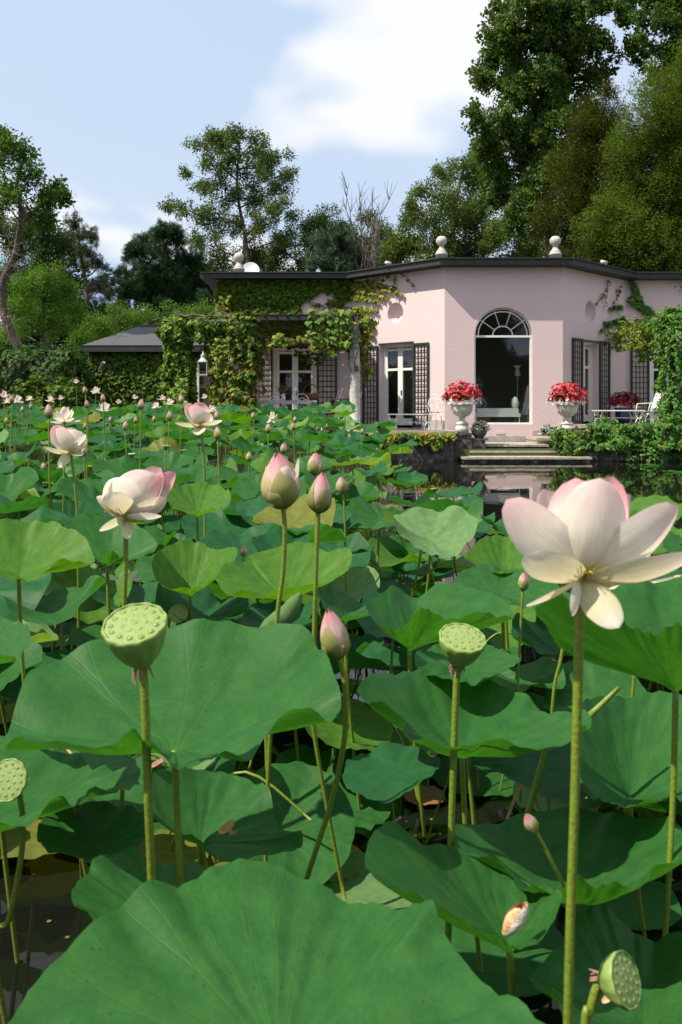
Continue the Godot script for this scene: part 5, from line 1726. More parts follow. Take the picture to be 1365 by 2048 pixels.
# seed pod: ribbed cup, flat face with seeds in their holes
func pod(parent: Node3D, at: Vector3, axis: Vector3, r: float, h: float, seeds: bool, ragged := true) -> void:
	var xf := Transform3D(up_to(axis), at)
	var st := begin()
	lathe(st, [Vector2(0.14 * r, 0), Vector2(0.34 * r, 0.05 * h), Vector2(0.60 * r, 0.26 * h), Vector2(0.80 * r, 0.5 * h), Vector2(0.95 * r, 0.76 * h), Vector2(1.0 * r, 0.93 * h), Vector2(0.985 * r, 1.0 * h), Vector2(0.93 * r, 1.005 * h), Vector2(0.90 * r, 0.985 * h)], 48, Transform3D.IDENTITY, 12, 0.045, 2, 7)
	obj("cup", done(st), M.pod, parent, xf)
	st = begin()
	lathe(st, [Vector2(0.905 * r, 0.982 * h), Vector2(0.6 * r, 1.0 * h), Vector2(0.3 * r, 1.01 * h), Vector2(0.001, 1.015 * h)], 48, Transform3D.IDENTITY, 12, 0.045, 0, 0)
	obj("face", done(st), M.pod_face, parent, xf)
	if seeds:
		var spots := [Vector2.ZERO]
		for k in 7:
			spots.append(Vector2(cos(TAU * k / 7), sin(TAU * k / 7)) * 0.36)
		for k in 13:
			spots.append(Vector2(cos(TAU * k / 13 + 0.2), sin(TAU * k / 13 + 0.2)) * 0.70)
		st = begin()
		ball(st, Vector3.ZERO, Vector3(0.072, 0.03, 0.072) * r, 10, 6)
		ring_lip(st, r * 0.09, r * 0.012)
		var sm := done(st)
		for s in spots:
			var q: Vector2 = s + Vector2(rnd(-0.03, 0.03), rnd(-0.03, 0.03))
			obj("seed", sm, M.pod_face, parent, xf * Transform3D(Basis.IDENTITY, Vector3(q.x * r, h * (1.012 - 0.02 * q.length()), q.y * r)))
	if ragged:
		st = begin()
		for k in 9:
			var a := rnd(0, TAU)
			var p := Vector3(cos(a) * r * 0.2, -0.02 * h, sin(a) * r * 0.2)
			tube(st, [p + Vector3(0, 0.08 * h, 0), p * 1.5 + Vector3(0, -0.08 * h, 0), p * rnd(1.0, 2.2) + Vector3(0, -rnd(0.2, 0.42) * h, 0)], r * 0.07, r * 0.02, 5)
		obj("withered_stamens", done(st), M.withered, parent, xf)

func ring_lip(st: SurfaceTool, r: float, t: float) -> void:
	var pts := []
	for i in 13:
		var a := TAU * i / 12
		pts.append(Vector3(cos(a) * r, 0, sin(a) * r))
	tube(st, pts, t, t, 5)

# petals of a small or middling bloom as one mesh; kind 0 wide open, 1 cup, 2 drooping half-spent
func bloom_mesh(seed_: int, kind: int, nu: int, nv: int) -> ArrayMesh:
	var st := begin()
	for q in bloom_petals(seed_, kind):
		petal(st, Vector3.ZERO, q[0], q[1], q[2], q[3], q[4], nu, nv, CREAM, IVORY, q[5], 0.5)
	# golden stamens and the young pod
	for k in 16:
		var a := TAU * k / 16
		petal(st, Vector3.ZERO, Vector3(cos(a) * 0.25, 0.22, sin(a) * 0.25), Vector3.UP, 0.03, 0.1, 0.1, 2, 1, Color(0.7, 0.5, 0.06), Color(0.7, 0.5, 0.06), Color(0.75, 0.62, 0.2))
	return done(st)

func bloom_petals(seed_: int, kind: int) -> Array:
	var r := RandomNumberGenerator.new()
	r.seed = seed_
	var out := []
	var rows: Array = [[5, 0.30, 1.0], [6, 0.75, 1.0], [6, 1.35, 0.95]] if kind == 0 else ([[5, 0.16, 1.0], [5, 0.4, 1.0], [5, 0.95, 0.9]] if kind == 1 else [[4, 0.35, 1.0], [4, 0.9, 0.95], [5, 1.75, 0.9]])
	for row in rows:
		var off := r.randf() * TAU
		for k in row[0]:
			var a: float = off + TAU * k / row[0] + r.randf_range(-0.2, 0.2)
			var lean: float = row[1] + r.randf_range(-0.14, 0.14)
			var l: float = row[2] * r.randf_range(0.88, 1.05)
			var d := Vector3(cos(a) * sin(lean), cos(lean), sin(a) * sin(lean)) * l
			var inner := Vector3(-cos(a) * cos(lean), sin(lean), -sin(a) * cos(lean))
			var tipc := IVORY.lerp(ROSE, r.randf_range(0.15, 0.75) if row[1] < 0.6 else r.randf_range(0.0, 0.35))
			out.append([d, inner, 0.5 * r.randf_range(0.85, 1.1), 0.42, -0.12 if lean > 1.0 else 0.18, tipc])
	return out

func hero_leaf(called: String, label: String, tone: String, joint: Vector3, rim_flat: Array, power: float, foot: Vector3, seed_: int) -> void:
	var t := thing(called, label, "lotus leaf", joint)
	var rim := []
	for i in range(0, rim_flat.size(), 3):
		rim.append(Vector3(rim_flat[i], rim_flat[i + 1], rim_flat[i + 2]) - joint)
	obj("blade", blade(rim, 22, 132, power, seed_), M["leaf_" + tone], t)
	var f := foot - joint
	stalk(t, [Vector3(0, -0.008, 0), Vector3(f.x * 0.15, f.y * 0.3, f.z * 0.15), Vector3(f.x * 0.55, f.y * 0.65, f.z * 0.55), f], 0.0062)

func lotus() -> void:
	hero_leaf("lotus_leaf", "very large smooth lotus leaf spread low in front of everything else", "mid", Vector3(-0.0681, 0.5222, -1.0000), [-0.3792, 0.55, -1, -0.3735, 0.563, -1.08, -0.3283, 0.5738, -1.176, -0.2669, 0.5836, -1.256, -0.2031, 0.5827, -1.2944, -0.1338, 0.5959, -1.32, -0.0598, 0.5777, -1.304, 0.0053, 0.561, -1.272, 0.0603, 0.568, -1.24, 0.1057, 0.5923, -1.208, 0.1273, 0.5862, -1.16, 0.1665, 0.575, -1.08, 0.2236, 0.5667, -1, 0.2348, 0.5569, -0.904, 0.1341, 0.5618, -0.76, -0.0485, 0.5657, -0.712, -0.2248, 0.5618, -0.76, -0.3663, 0.5544, -0.888], 1.3, Vector3(-0.018, -0.02, -1.040), 11)
	hero_leaf("lotus_leaf", "large dark lotus leaf behind the big round seed pod, its rim folded up", "mid", Vector3(-0.2863, 0.6713, -1.5500), [-0.5771, 0.6936, -1.522, -0.5852, 0.6977, -1.578, -0.5863, 0.7543, -1.69, -0.5553, 0.7728, -1.746, -0.4793, 0.7881, -1.788, -0.3466, 0.8027, -1.8216, -0.2364, 0.823, -1.83, -0.1639, 0.8041, -1.816, -0.0715, 0.8144, -1.774, -0.0387, 0.7919, -1.718, -0.0022, 0.7529, -1.5836, -0.0047, 0.7376, -1.55, -0.0272, 0.7406, -1.508, -0.0957, 0.7597, -1.466, -0.1415, 0.7288, -1.396, -0.1824, 0.737, -1.354, -0.2181, 0.7452, -1.298, -0.2408, 0.7507, -1.284, -0.2746, 0.7704, -1.2924, -0.3024, 0.7836, -1.3036, -0.3518, 0.7653, -1.326, -0.4319, 0.7241, -1.382, -0.5183, 0.7095, -1.452], 1.6, Vector3(-0.236, -0.02, -1.590), 12)
	hero_leaf("lotus_leaf", "wavy lotus leaf behind the smaller upright seed pod", "mid", Vector3(0.2627, 0.5047, -1.9500), [0.0348, 0.65, -1.925, 0.0783, 0.6667, -2, 0.1371, 0.6258, -2.1, 0.194, 0.6337, -2.1625, 0.2536, 0.6328, -2.2, 0.3178, 0.5925, -2.1875, 0.3778, 0.5892, -2.1625, 0.422, 0.5901, -2.125, 0.4571, 0.5652, -2.075, 0.4809, 0.566, -2.025, 0.5239, 0.5864, -1.9875, 0.5411, 0.5783, -1.95, 0.5286, 0.5721, -1.9125, 0.4943, 0.5771, -1.875, 0.4456, 0.5673, -1.8125, 0.3696, 0.592, -1.7625, 0.3081, 0.6156, -1.725, 0.2554, 0.6202, -1.7125, 0.1974, 0.6126, -1.7125, 0.1415, 0.6035, -1.75, 0.1245, 0.609, -1.8, 0.1312, 0.6222, -1.8375, 0.0911, 0.6302, -1.875, 0.0501, 0.6325, -1.9], 1.4, Vector3(0.313, -0.02, -1.990), 13)
	hero_leaf("lotus_leaf", "tall funnel shaped lotus leaf under the big white bloom, its veined underside showing", "mid", Vector3(0.6509, 0.7114, -1.7500), [0.7356, 0.8718, -2.02, 0.6506, 0.8597, -1.99, 0.5458, 0.8456, -1.936, 0.4791, 0.7788, -1.885, 0.4507, 0.7557, -1.846, 0.4234, 0.789, -1.804, 0.3722, 0.8821, -1.72, 0.4181, 0.9, -1.645, 0.4715, 0.896, -1.585, 0.4816, 0.8854, -1.555, 0.4986, 0.8755, -1.525, 0.5217, 0.8808, -1.48, 0.5498, 0.8996, -1.45, 0.6438, 0.8792, -1.51, 0.7946, 0.8697, -1.63, 0.9115, 0.8611, -1.75, 0.9474, 0.87, -1.9, 0.8549, 0.8768, -2.005], 1.15, Vector3(0.595, -0.02, -1.700), 14)
	hero_leaf("lotus_leaf", "cupped lotus leaf holding a dried brown bud", "mid", Vector3(0.2812, 0.3558, -1.5000), [0.0388, 0.542, -1.44, 0.0715, 0.5333, -1.56, 0.1545, 0.4569, -1.66, 0.2366, 0.4189, -1.7, 0.2991, 0.3867, -1.68, 0.3514, 0.3932, -1.62, 0.3658, 0.4389, -1.54, 0.3638, 0.4442, -1.48, 0.3215, 0.4296, -1.42, 0.2686, 0.4453, -1.36, 0.2368, 0.4668, -1.33, 0.1809, 0.5061, -1.3, 0.1112, 0.5281, -1.33, 0.0502, 0.537, -1.38], 1.2, Vector3(0.331, -0.02, -1.540), 15)
	hero_leaf("lotus_leaf", "broad lotus leaf with scalloped rim beside the small tilted bud", "mid", Vector3(0.4545, 0.3050, -1.7500), [0.2178, 0.4172, -1.723, 0.2378, 0.4271, -1.8175, 0.3298, 0.3599, -1.912, 0.4129, 0.3592, -1.9795, 0.5336, 0.3545, -2.02, 0.6137, 0.3526, -2.0065, 0.6744, 0.3435, -1.966, 0.699, 0.3881, -1.885, 0.7083, 0.4207, -1.777, 0.656, 0.4155, -1.669, 0.5562, 0.4428, -1.588, 0.5292, 0.4487, -1.5475, 0.486, 0.4479, -1.507, 0.4485, 0.4568, -1.4935, 0.4194, 0.4701, -1.4935, 0.3904, 0.4734, -1.4935, 0.3611, 0.4433, -1.5205, 0.3357, 0.4315, -1.5475, 0.3092, 0.4163, -1.588, 0.29, 0.4267, -1.6285, 0.2764, 0.4342, -1.6555, 0.2528, 0.4162, -1.6825], 1.5, Vector3(0.505, -0.02, -1.790), 16)
	hero_leaf("lotus_leaf", "dark lotus leaf behind the seed pod that leans over on a short stalk", "mid", Vector3(0.4927, 0.2426, -1.4600), [0.2991, 0.3538, -1.434, 0.3653, 0.3229, -1.538, 0.4265, 0.3195, -1.642, 0.4757, 0.3117, -1.694, 0.5327, 0.2801, -1.72, 0.5761, 0.2467, -1.707, 0.6324, 0.277, -1.668, 0.6956, 0.3137, -1.59, 0.7244, 0.3171, -1.486, 0.6737, 0.2826, -1.382, 0.5547, 0.2554, -1.252, 0.4117, 0.2633, -1.2, 0.332, 0.3101, -1.226, 0.3242, 0.3589, -1.304, 0.322, 0.3686, -1.356, 0.3026, 0.3588, -1.395], 1.4, Vector3(0.543, -0.02, -1.500), 17)
	hero_leaf("lotus_leaf", "lotus leaf carrying a curled brown scrap of dead petal", "mid", Vector3(-0.2903, 0.3620, -1.8500), [-0.4034, 0.4381, -1.85, -0.4015, 0.4686, -1.94, -0.3366, 0.4544, -2.003, -0.2735, 0.4267, -2.03, -0.204, 0.4251, -2.012, -0.1604, 0.4287, -1.958, -0.1336, 0.3908, -1.886, -0.1177, 0.3815, -1.85, -0.0815, 0.3912, -1.823, -0.0823, 0.3749, -1.796, -0.1365, 0.3899, -1.724, -0.2157, 0.415, -1.67, -0.2509, 0.4248, -1.688, -0.2897, 0.4359, -1.724, -0.363, 0.4351, -1.778], 1.4, Vector3(-0.240, -0.02, -1.890), 18)
	hero_leaf("lotus_leaf", "frilled lotus leaf beneath the flat faced seed pod on a bent stalk", "mid", Vector3(-0.6824, 0.4614, -1.7000), [-0.8807, 0.5511, -1.7, -0.8865, 0.5511, -1.85, -0.8044, 0.5458, -1.95, -0.6701, 0.5288, -1.9375, -0.5568, 0.5164, -1.9, -0.5062, 0.51, -1.85, -0.4588, 0.5271, -1.825, -0.3962, 0.5335, -1.75, -0.4179, 0.5351, -1.7, -0.4583, 0.5428, -1.675, -0.4708, 0.534, -1.6375, -0.5044, 0.5638, -1.6, -0.5274, 0.551, -1.525, -0.5708, 0.5756, -1.4625, -0.6465, 0.5814, -1.45, -0.7897, 0.5587, -1.575], 1.4, Vector3(-0.632, -0.02, -1.740), 19)
	hero_leaf("lotus_leaf", "lotus leaf tucked behind the largest low leaf beside open dark water", "mid", Vector3(-0.2759, 0.4187, -1.4500), [-0.4295, 0.4698, -1.433, -0.4225, 0.4791, -1.484, -0.4157, 0.4825, -1.535, -0.3698, 0.4678, -1.5945, -0.3082, 0.4328, -1.62, -0.2338, 0.4351, -1.603, -0.1746, 0.4395, -1.552, -0.147, 0.4364, -1.45, -0.1741, 0.4412, -1.348, -0.2364, 0.4678, -1.28, -0.3157, 0.4762, -1.314, -0.3896, 0.4784, -1.382], 1.3, Vector3(-0.226, -0.02, -1.490), 20)
	hero_leaf("lotus_leaf", "round lotus leaf resting on the water behind two crossing stalks", "mid", Vector3(-0.0272, 0.0087, -2.8000), [-0.2234, 0.0898, -2.822, -0.2158, 0.1108, -2.888, -0.1541, 0.1341, -2.998, -0.0713, 0.1091, -3.02, 0.0125, 0.1216, -3.009, 0.0774, 0.0772, -2.932, 0.1529, 0.0428, -2.822, 0.1582, 0.023, -2.778, 0.1318, 0.0145, -2.712, 0.0692, 0.0182, -2.624, -0.0036, 0.0288, -2.58, -0.0838, 0.0328, -2.624, -0.1394, 0.0371, -2.712, -0.1569, 0.0557, -2.756], 1.2, Vector3(-0.027, -0.02, -2.800), 21)
	hero_leaf("lotus_leaf", "funnel shaped lotus leaf on a straight stalk behind the lone upright bud", "mid", Vector3(0.1972, 0.5624, -2.6000), [0.0752, 0.6843, -2.578, 0.0736, 0.6965, -2.622, 0.1212, 0.705, -2.71, 0.1735, 0.7025, -2.776, 0.2436, 0.6703, -2.82, 0.316, 0.7038, -2.809, 0.4139, 0.6992, -2.754, 0.4767, 0.6849, -2.677, 0.5019, 0.6506, -2.6, 0.447, 0.67, -2.534, 0.3839, 0.6897, -2.49, 0.2929, 0.6952, -2.424, 0.2331, 0.716, -2.391, 0.2056, 0.7185, -2.38, 0.1715, 0.6815, -2.402, 0.1284, 0.6575, -2.446, 0.097, 0.6527, -2.512], 1.15, Vector3(0.247, -0.02, -2.640), 22)
	hero_leaf("lotus_leaf", "small pleated lotus leaf leaning on the funnel shaped one", "mid", Vector3(0.0115, 0.6053, -2.7500), [-0.071, 0.6924, -2.75, -0.0321, 0.6985, -2.82, 0.028, 0.6542, -2.883, 0.0835, 0.6267, -2.862, 0.0969, 0.614, -2.792, 0.0335, 0.6336, -2.68, -0.0182, 0.6523, -2.624, -0.0558, 0.6723, -2.68], 1.2, Vector3(0.061, -0.02, -2.790), 23)
	hero_leaf("lotus_leaf", "bright young lotus leaf behind the pair of tall stalked buds", "fresh", Vector3(-0.1764, 0.6410, -2.9000), [-0.4005, 0.7144, -2.878, -0.3803, 0.743, -2.944, -0.3243, 0.7447, -3.032, -0.2999, 0.7647, -3.076, -0.169, 0.7924, -3.12, -0.1097, 0.794, -3.109, -0.0551, 0.7665, -3.054, 0.0058, 0.7985, -2.988, 0.0367, 0.784, -2.933, 0.028, 0.7543, -2.878, -0.0102, 0.7267, -2.812, -0.062, 0.717, -2.757, -0.1208, 0.7126, -2.702, -0.1749, 0.717, -2.68, -0.2319, 0.7006, -2.702, -0.2876, 0.7039, -2.746, -0.3476, 0.672, -2.812], 1.3, Vector3(-0.126, -0.02, -2.940), 24)
	hero_leaf("lotus_leaf", "cupped bright lotus leaf above the small round seed pod", "fresh", Vector3(-0.5042, 0.6367, -3.0000), [-0.6292, 0.75, -3, -0.6141, 0.7768, -3.075, -0.5547, 0.7902, -3.135, -0.4874, 0.788, -3.15, -0.4377, 0.7681, -3.12, -0.3698, 0.7825, -3.06, -0.3476, 0.7642, -3.015, -0.3735, 0.7247, -2.955, -0.4141, 0.7016, -2.895, -0.4516, 0.688, -2.8575, -0.4995, 0.6879, -2.85, -0.5718, 0.6823, -2.895, -0.6148, 0.7083, -2.955], 1.3, Vector3(-0.454, -0.02, -3.040), 25)
	hero_leaf("lotus_leaf", "young lotus leaf with a pale navel on three slim stalks", "fresh", Vector3(-0.9309, 0.7704, -2.6000), [-1.0725, 0.8311, -2.6, -1.0967, 0.8907, -2.695, -1.0435, 0.9136, -2.752, -0.9649, 0.9059, -2.79, -0.8874, 0.904, -2.7805, -0.8313, 0.8902, -2.733, -0.7589, 0.8709, -2.676, -0.7062, 0.8127, -2.581, -0.7382, 0.8205, -2.543, -0.79, 0.8393, -2.5145, -0.8011, 0.8142, -2.467, -0.8335, 0.7948, -2.41, -0.921, 0.8033, -2.429, -1.0124, 0.8047, -2.505], 1.4, Vector3(-0.881, -0.02, -2.640), 26)
	hero_leaf("lotus_leaf", "darker drooping lotus leaf under the sideways white bloom", "mid", Vector3(-0.7662, 0.7469, -2.9500), [-0.93, 0.8713, -3.03, -0.8849, 0.8909, -3.078, -0.7991, 0.8785, -3.11, -0.7054, 0.8601, -3.078, -0.6171, 0.8193, -2.982, -0.6072, 0.7944, -2.95, -0.6328, 0.7857, -2.902, -0.663, 0.777, -2.838, -0.6859, 0.7922, -2.822, -0.721, 0.8088, -2.806, -0.7643, 0.7828, -2.822, -0.8172, 0.8036, -2.87, -0.8843, 0.8262, -2.934], 1.4, Vector3(-0.716, -0.02, -2.990), 27)
	hero_leaf("lotus_leaf", "bright flat lotus leaf beside the open water and the big bloom", "fresh", Vector3(0.6004, 0.6413, -3.3000), [0.4501, 0.7147, -3.3, 0.5301, 0.7586, -3.402, 0.6179, 0.7642, -3.47, 0.6882, 0.7441, -3.436, 0.7455, 0.7166, -3.334, 0.6564, 0.6927, -3.215, 0.5573, 0.6831, -3.13, 0.4931, 0.6945, -3.164, 0.4713, 0.7077, -3.232], 1.2, Vector3(0.650, -0.02, -3.340), 28)
	hero_leaf("lotus_leaf", "lotus leaf with a raised lip just behind the sideways bloom", "fresh", Vector3(-0.5271, 0.8650, -3.3000), [-0.6371, 0.9383, -3.3, -0.6262, 0.9675, -3.39, -0.5722, 0.9692, -3.462, -0.4978, 0.9639, -3.48, -0.4285, 0.9487, -3.39, -0.4042, 0.92, -3.3, -0.43, 0.8989, -3.192, -0.4897, 0.8964, -3.12, -0.5655, 0.8993, -3.156, -0.6178, 0.9129, -3.228], 1.2, Vector3(-0.477, -0.02, -3.340), 29)
	hero_leaf("lotus_leaf", "pale underside of a lotus leaf turned up on edge near the open water", "pale", Vector3(0.5128, 0.5798, -5.2000), [0.4043, 0.6313, -5.18, 0.4277, 0.6642, -5.22, 0.4895, 0.6714, -5.26, 0.5804, 0.6475, -5.29, 0.6502, 0.5925, -5.26, 0.6742, 0.554, -5.22, 0.5948, 0.5448, -5.16, 0.4783, 0.5704, -5.14], 1.1, Vector3(0.563, -0.02, -5.240), 30)
	hero_leaf("lotus_leaf", "wavy dark lotus leaf in front of the water reflecting the villa", "mid", Vector3(0.5375, 0.6333, -3.0000), [0.3708, 0.6833, -3, 0.4263, 0.6989, -3.1, 0.5079, 0.7059, -3.18, 0.6, 0.69, -3.2, 0.6585, 0.6918, -3.14, 0.722, 0.6673, -3.04, 0.6819, 0.6375, -2.94, 0.5998, 0.6303, -2.86, 0.4939, 0.6511, -2.8, 0.4221, 0.6504, -2.84, 0.3772, 0.6579, -2.92], 1.3, Vector3(0.588, -0.02, -3.040), 31)
	hero_leaf("lotus_leaf", "wavy lotus leaf below the smaller upright seed pod's stalk foot", "mid", Vector3(0.3094, 0.5938, -2.2500), [0.1827, 0.633, -2.23, 0.2168, 0.6351, -2.33, 0.2936, 0.6222, -2.43, 0.3777, 0.6103, -2.45, 0.4312, 0.618, -2.37, 0.4469, 0.625, -2.25, 0.3875, 0.6288, -2.13, 0.3047, 0.6327, -2.05, 0.2386, 0.6313, -2.07, 0.1941, 0.6289, -2.15], 1.3, Vector3(0.359, -0.02, -2.290), 32)
	hero_leaf("lotus_leaf", "broad dull lotus leaf between the bloom's stalk and the funnel leaf's stalk", "mid", Vector3(0.6737, 0.3517, -2.1000), [0.5589, 0.5207, -2.152, 0.6561, 0.521, -2.282, 0.7965, 0.5092, -2.36, 0.8815, 0.5063, -2.308, 0.8817, 0.4729, -2.152, 0.806, 0.4187, -2.022, 0.6899, 0.4189, -1.918, 0.5945, 0.4316, -1.853, 0.5408, 0.4295, -1.918, 0.5319, 0.4536, -2.048], 1.3, Vector3(0.724, -0.02, -2.140), 33)
	hero_leaf("lotus_leaf", "lotus leaf edge rising beside the flat faced seed pod", "mid", Vector3(-0.7806, 0.6833, -2.0000), [-0.8917, 0.7278, -2, -0.8981, 0.7436, -2.12, -0.8464, 0.7391, -2.2, -0.7508, 0.7494, -2.12, -0.6963, 0.7394, -2.02, -0.6782, 0.7328, -1.9, -0.6925, 0.75, -1.8, -0.7879, 0.7354, -1.86], 1.3, Vector3(-0.731, -0.02, -2.040), 34)
	hero_leaf("lotus_leaf", "low lotus leaf over black water beneath the frilled one", "mid", Vector3(-0.5335, 0.2913, -1.9500), [-0.6581, 0.34, -1.95, -0.6699, 0.3243, -2.07, -0.6002, 0.3124, -2.15, -0.4953, 0.3216, -2.11, -0.4271, 0.3343, -2.01, -0.4144, 0.3374, -1.91, -0.4349, 0.353, -1.81, -0.4788, 0.3701, -1.75, -0.5556, 0.353, -1.81, -0.6274, 0.3365, -1.89], 1.3, Vector3(-0.484, -0.02, -1.990), 35)
	hero_leaf("lotus_leaf", "crumpled lotus leaf under the large dark one's folded rim", "mid", Vector3(-0.6212, 0.3867, -2.1000), [-0.7496, 0.4158, -2.1, -0.7554, 0.4052, -2.22, -0.6932, 0.3913, -2.3, -0.5681, 0.3962, -2.26, -0.4548, 0.4059, -2.14, -0.4448, 0.4113, -2.04, -0.4933, 0.4393, -1.92, -0.5726, 0.4425, -1.9, -0.6737, 0.425, -1.98], 1.3, Vector3(-0.571, -0.02, -2.140), 36)
	lotus_flowers()
	fallen_things()
	lotus_field()
	pond_litter()

func lotus_field() -> void:
	# leaf shapes shared by the many leaves further out
	var shapes := []
	var forms := []
	for k in 14:
		var r := RandomNumberGenerator.new()
		r.seed = 300 + k
		var cup := r.randf_range(0.10, 0.42)
		forms.append("deeply cupped" if cup > 0.31 else ("shallow" if cup < 0.2 else "wavy"))
		shapes.append(blade(random_rim(500 + k, cup, r.randf_range(0.06, 0.20), r.randf_range(0.03, 0.08)), 10, 60, r.randf_range(1.2, 1.9), 40 + k, 0.012))
	var flat_shapes := []
	for k in 4:
		flat_shapes.append(blade(random_rim(700 + k, 0.01, 0.006, 0.008), 7, 44, 1.4, 60 + k, 0.006))
	var stems := []
	for k in 6:
		var st := begin()
		var b := Vector3(rnd(-0.14, 0.14), 0, rnd(-0.14, 0.14))
		tube(st, curve([Vector3(0, -0.01, 0), Vector3(b.x * 0.3, -0.35, b.z * 0.3), Vector3(b.x, -0.7, b.z), Vector3(b.x * 1.6, -1.04, b.z * 1.6)], 4), 0.0058, 0.0056, 6)
		stems.append(done(st))
	var spots := field_spots()
	var rest := {}
	var n := 0
	for q in spots:
		var p: Vector3 = q[0]
		var rr: float = q[1]
		var tone: String = q[2]
		var k := rng.randi() % shapes.size()
		var tilt := Basis(Vector3.RIGHT, rnd(0.02, 0.26)) * Basis.from_euler(Vector3(rnd(-0.22, 0.30), rnd(0, TAU), rnd(-0.22, 0.22)))
		var bl := Transform3D(tilt.scaled(Vector3(rr, rr, rr)), Vector3.ZERO)
		var h := p.y
		var sx := Transform3D(Basis.from_scale(Vector3(minf(1.0, h * 1.6), h, minf(1.0, h * 1.6))).rotated(Vector3.UP, rnd(0, TAU)), Vector3.ZERO)
		if n < 296:
			var d := -p.z
			var size := "small " if rr < 0.18 else ("broad " if rr > 0.222 else "")
			var tint: String = {"blue": "bluish", "mid": "plain", "fresh": "bright yellowish", "pale": "pale", "yellow": "yellowing"}[tone]
			var look := "%s%s %s green lotus leaf" % [size, forms[k], tint]
			var lab := look + " low among the stalks under bigger leaves"
			if d >= 9.0:
				lab = look + " in the far crowd before the hedges"
			elif d >= 5.0:
				lab = look + " in the crowded middle of the pond"
			elif p.y >= 0.35:
				lab = look + " on a short stalk around the tall buds"
			var t := thing("lotus_leaf", lab, "lotus leaf", p, 0.0, lab.replace("lotus leaf", "lotus leaves"))
			obj("blade", shapes[k], M["leaf_" + tone], t, bl)
			obj("stalk", stems[rng.randi() % 6], M.stalk, t, sx)
		else:
			if not rest.has(tone):
				rest[tone] = begin()
			rest[tone].append_from(shapes[k], 0, Transform3D(Basis.IDENTITY, p) * bl)
			if not rest.has("stalk"):
				rest["stalk"] = begin()
			rest["stalk"].append_from(stems[rng.randi() % 6], 0, Transform3D(Basis.IDENTITY, p) * sx)
		n += 1
	if rest.size():
		var am := ArrayMesh.new()
		var i := 0
		for key in rest:
			(rest[key] as SurfaceTool).commit(am)
			am.surface_set_material(i, M.stalk if key == "stalk" else M["leaf_" + key])
			i += 1
		var o := obj("far_lotus_leaves", am, null, self)
		o.set_meta("kind", "stuff")
		o.set_meta("label", "mass of far lotus leaves filling the back of the pond")
		o.set_meta("category", "lotus leaves")
	# leaves lying on the water
	for q in pad_spots():
		var t := thing("floating_leaf", q[2], "floating leaf", q[0], rnd(0, TAU), q[2].replace("leaf", "leaves") if q[3] else "")
		var fx := Transform3D(Basis.from_scale(Vector3(q[1], q[1], q[1])), Vector3.ZERO)
		obj("blade", flat_shapes[rng.randi() % 4], q[4], t, fx)

func clear_of(list: Array, p: Vector3, gap: float) -> bool:
	for q in list:
		if Vector2(q[0].x - p.x, q[0].z - p.z).length() < gap and absf(q[0].y - p.y) < 0.3:
			return false
	return true

func field_spots() -> Array:
	var out := []
	var r := RandomNumberGenerator.new()
	r.seed = 99
	var tries := 0
	while out.size() < 860 and tries < 90000:
		tries += 1
		# more draws far out, where the field is wide
		var d := sqrt(r.randf_range(2.3 * 2.3, 20.5 * 20.5))
		if tries % 3 == 0:
			d = r.randf_range(2.3, 8.0)
		var right := 0.8 + 0.15 * sin(d * 2.0)
		if d < 5.2:
			right = 0.8 + (5.2 - d) * 0.75
		if d > 16.5:
			right = 0.2 - (d - 16.5) * 0.3
		var x := r.randf_range(-0.42 * d - 0.3, right)
		var top := lerpf(0.72, 1.24, smoothstep(3.0, 17.0, d))
		if x > 0.1 and d > 5.0:
			top -= 0.28
		# the near leaves that are set one by one keep their room
		var y := top - 0.55 * pow(r.randf(), 1.3)
		if d < 3.6:
			y = r.randf_range(0.10, 0.45) if d < 3.0 else r.randf_range(0.2, 0.66)
		var rr := r.randf_range(0.15, 0.25)
		if d < 3.2:
			rr = r.randf_range(0.13, 0.2)
		var p := Vector3(x, maxf(y, 0.1), -d)
		if not clear_of(out, p, rr * (1.02 if d < 8.0 else 1.0)):
			continue
		var tone := "mid"
		var k := r.randf()
		if k < 0.33:
			tone = "blue"
		elif k > 0.985:
			tone = "yellow"
		elif k > 0.84:
			tone = "fresh"
		elif k > 0.78:
			tone = "pale"
		out.append([p, rr, tone])
	out.sort_custom(func(a, b): return a[0].z > b[0].z)
	return out

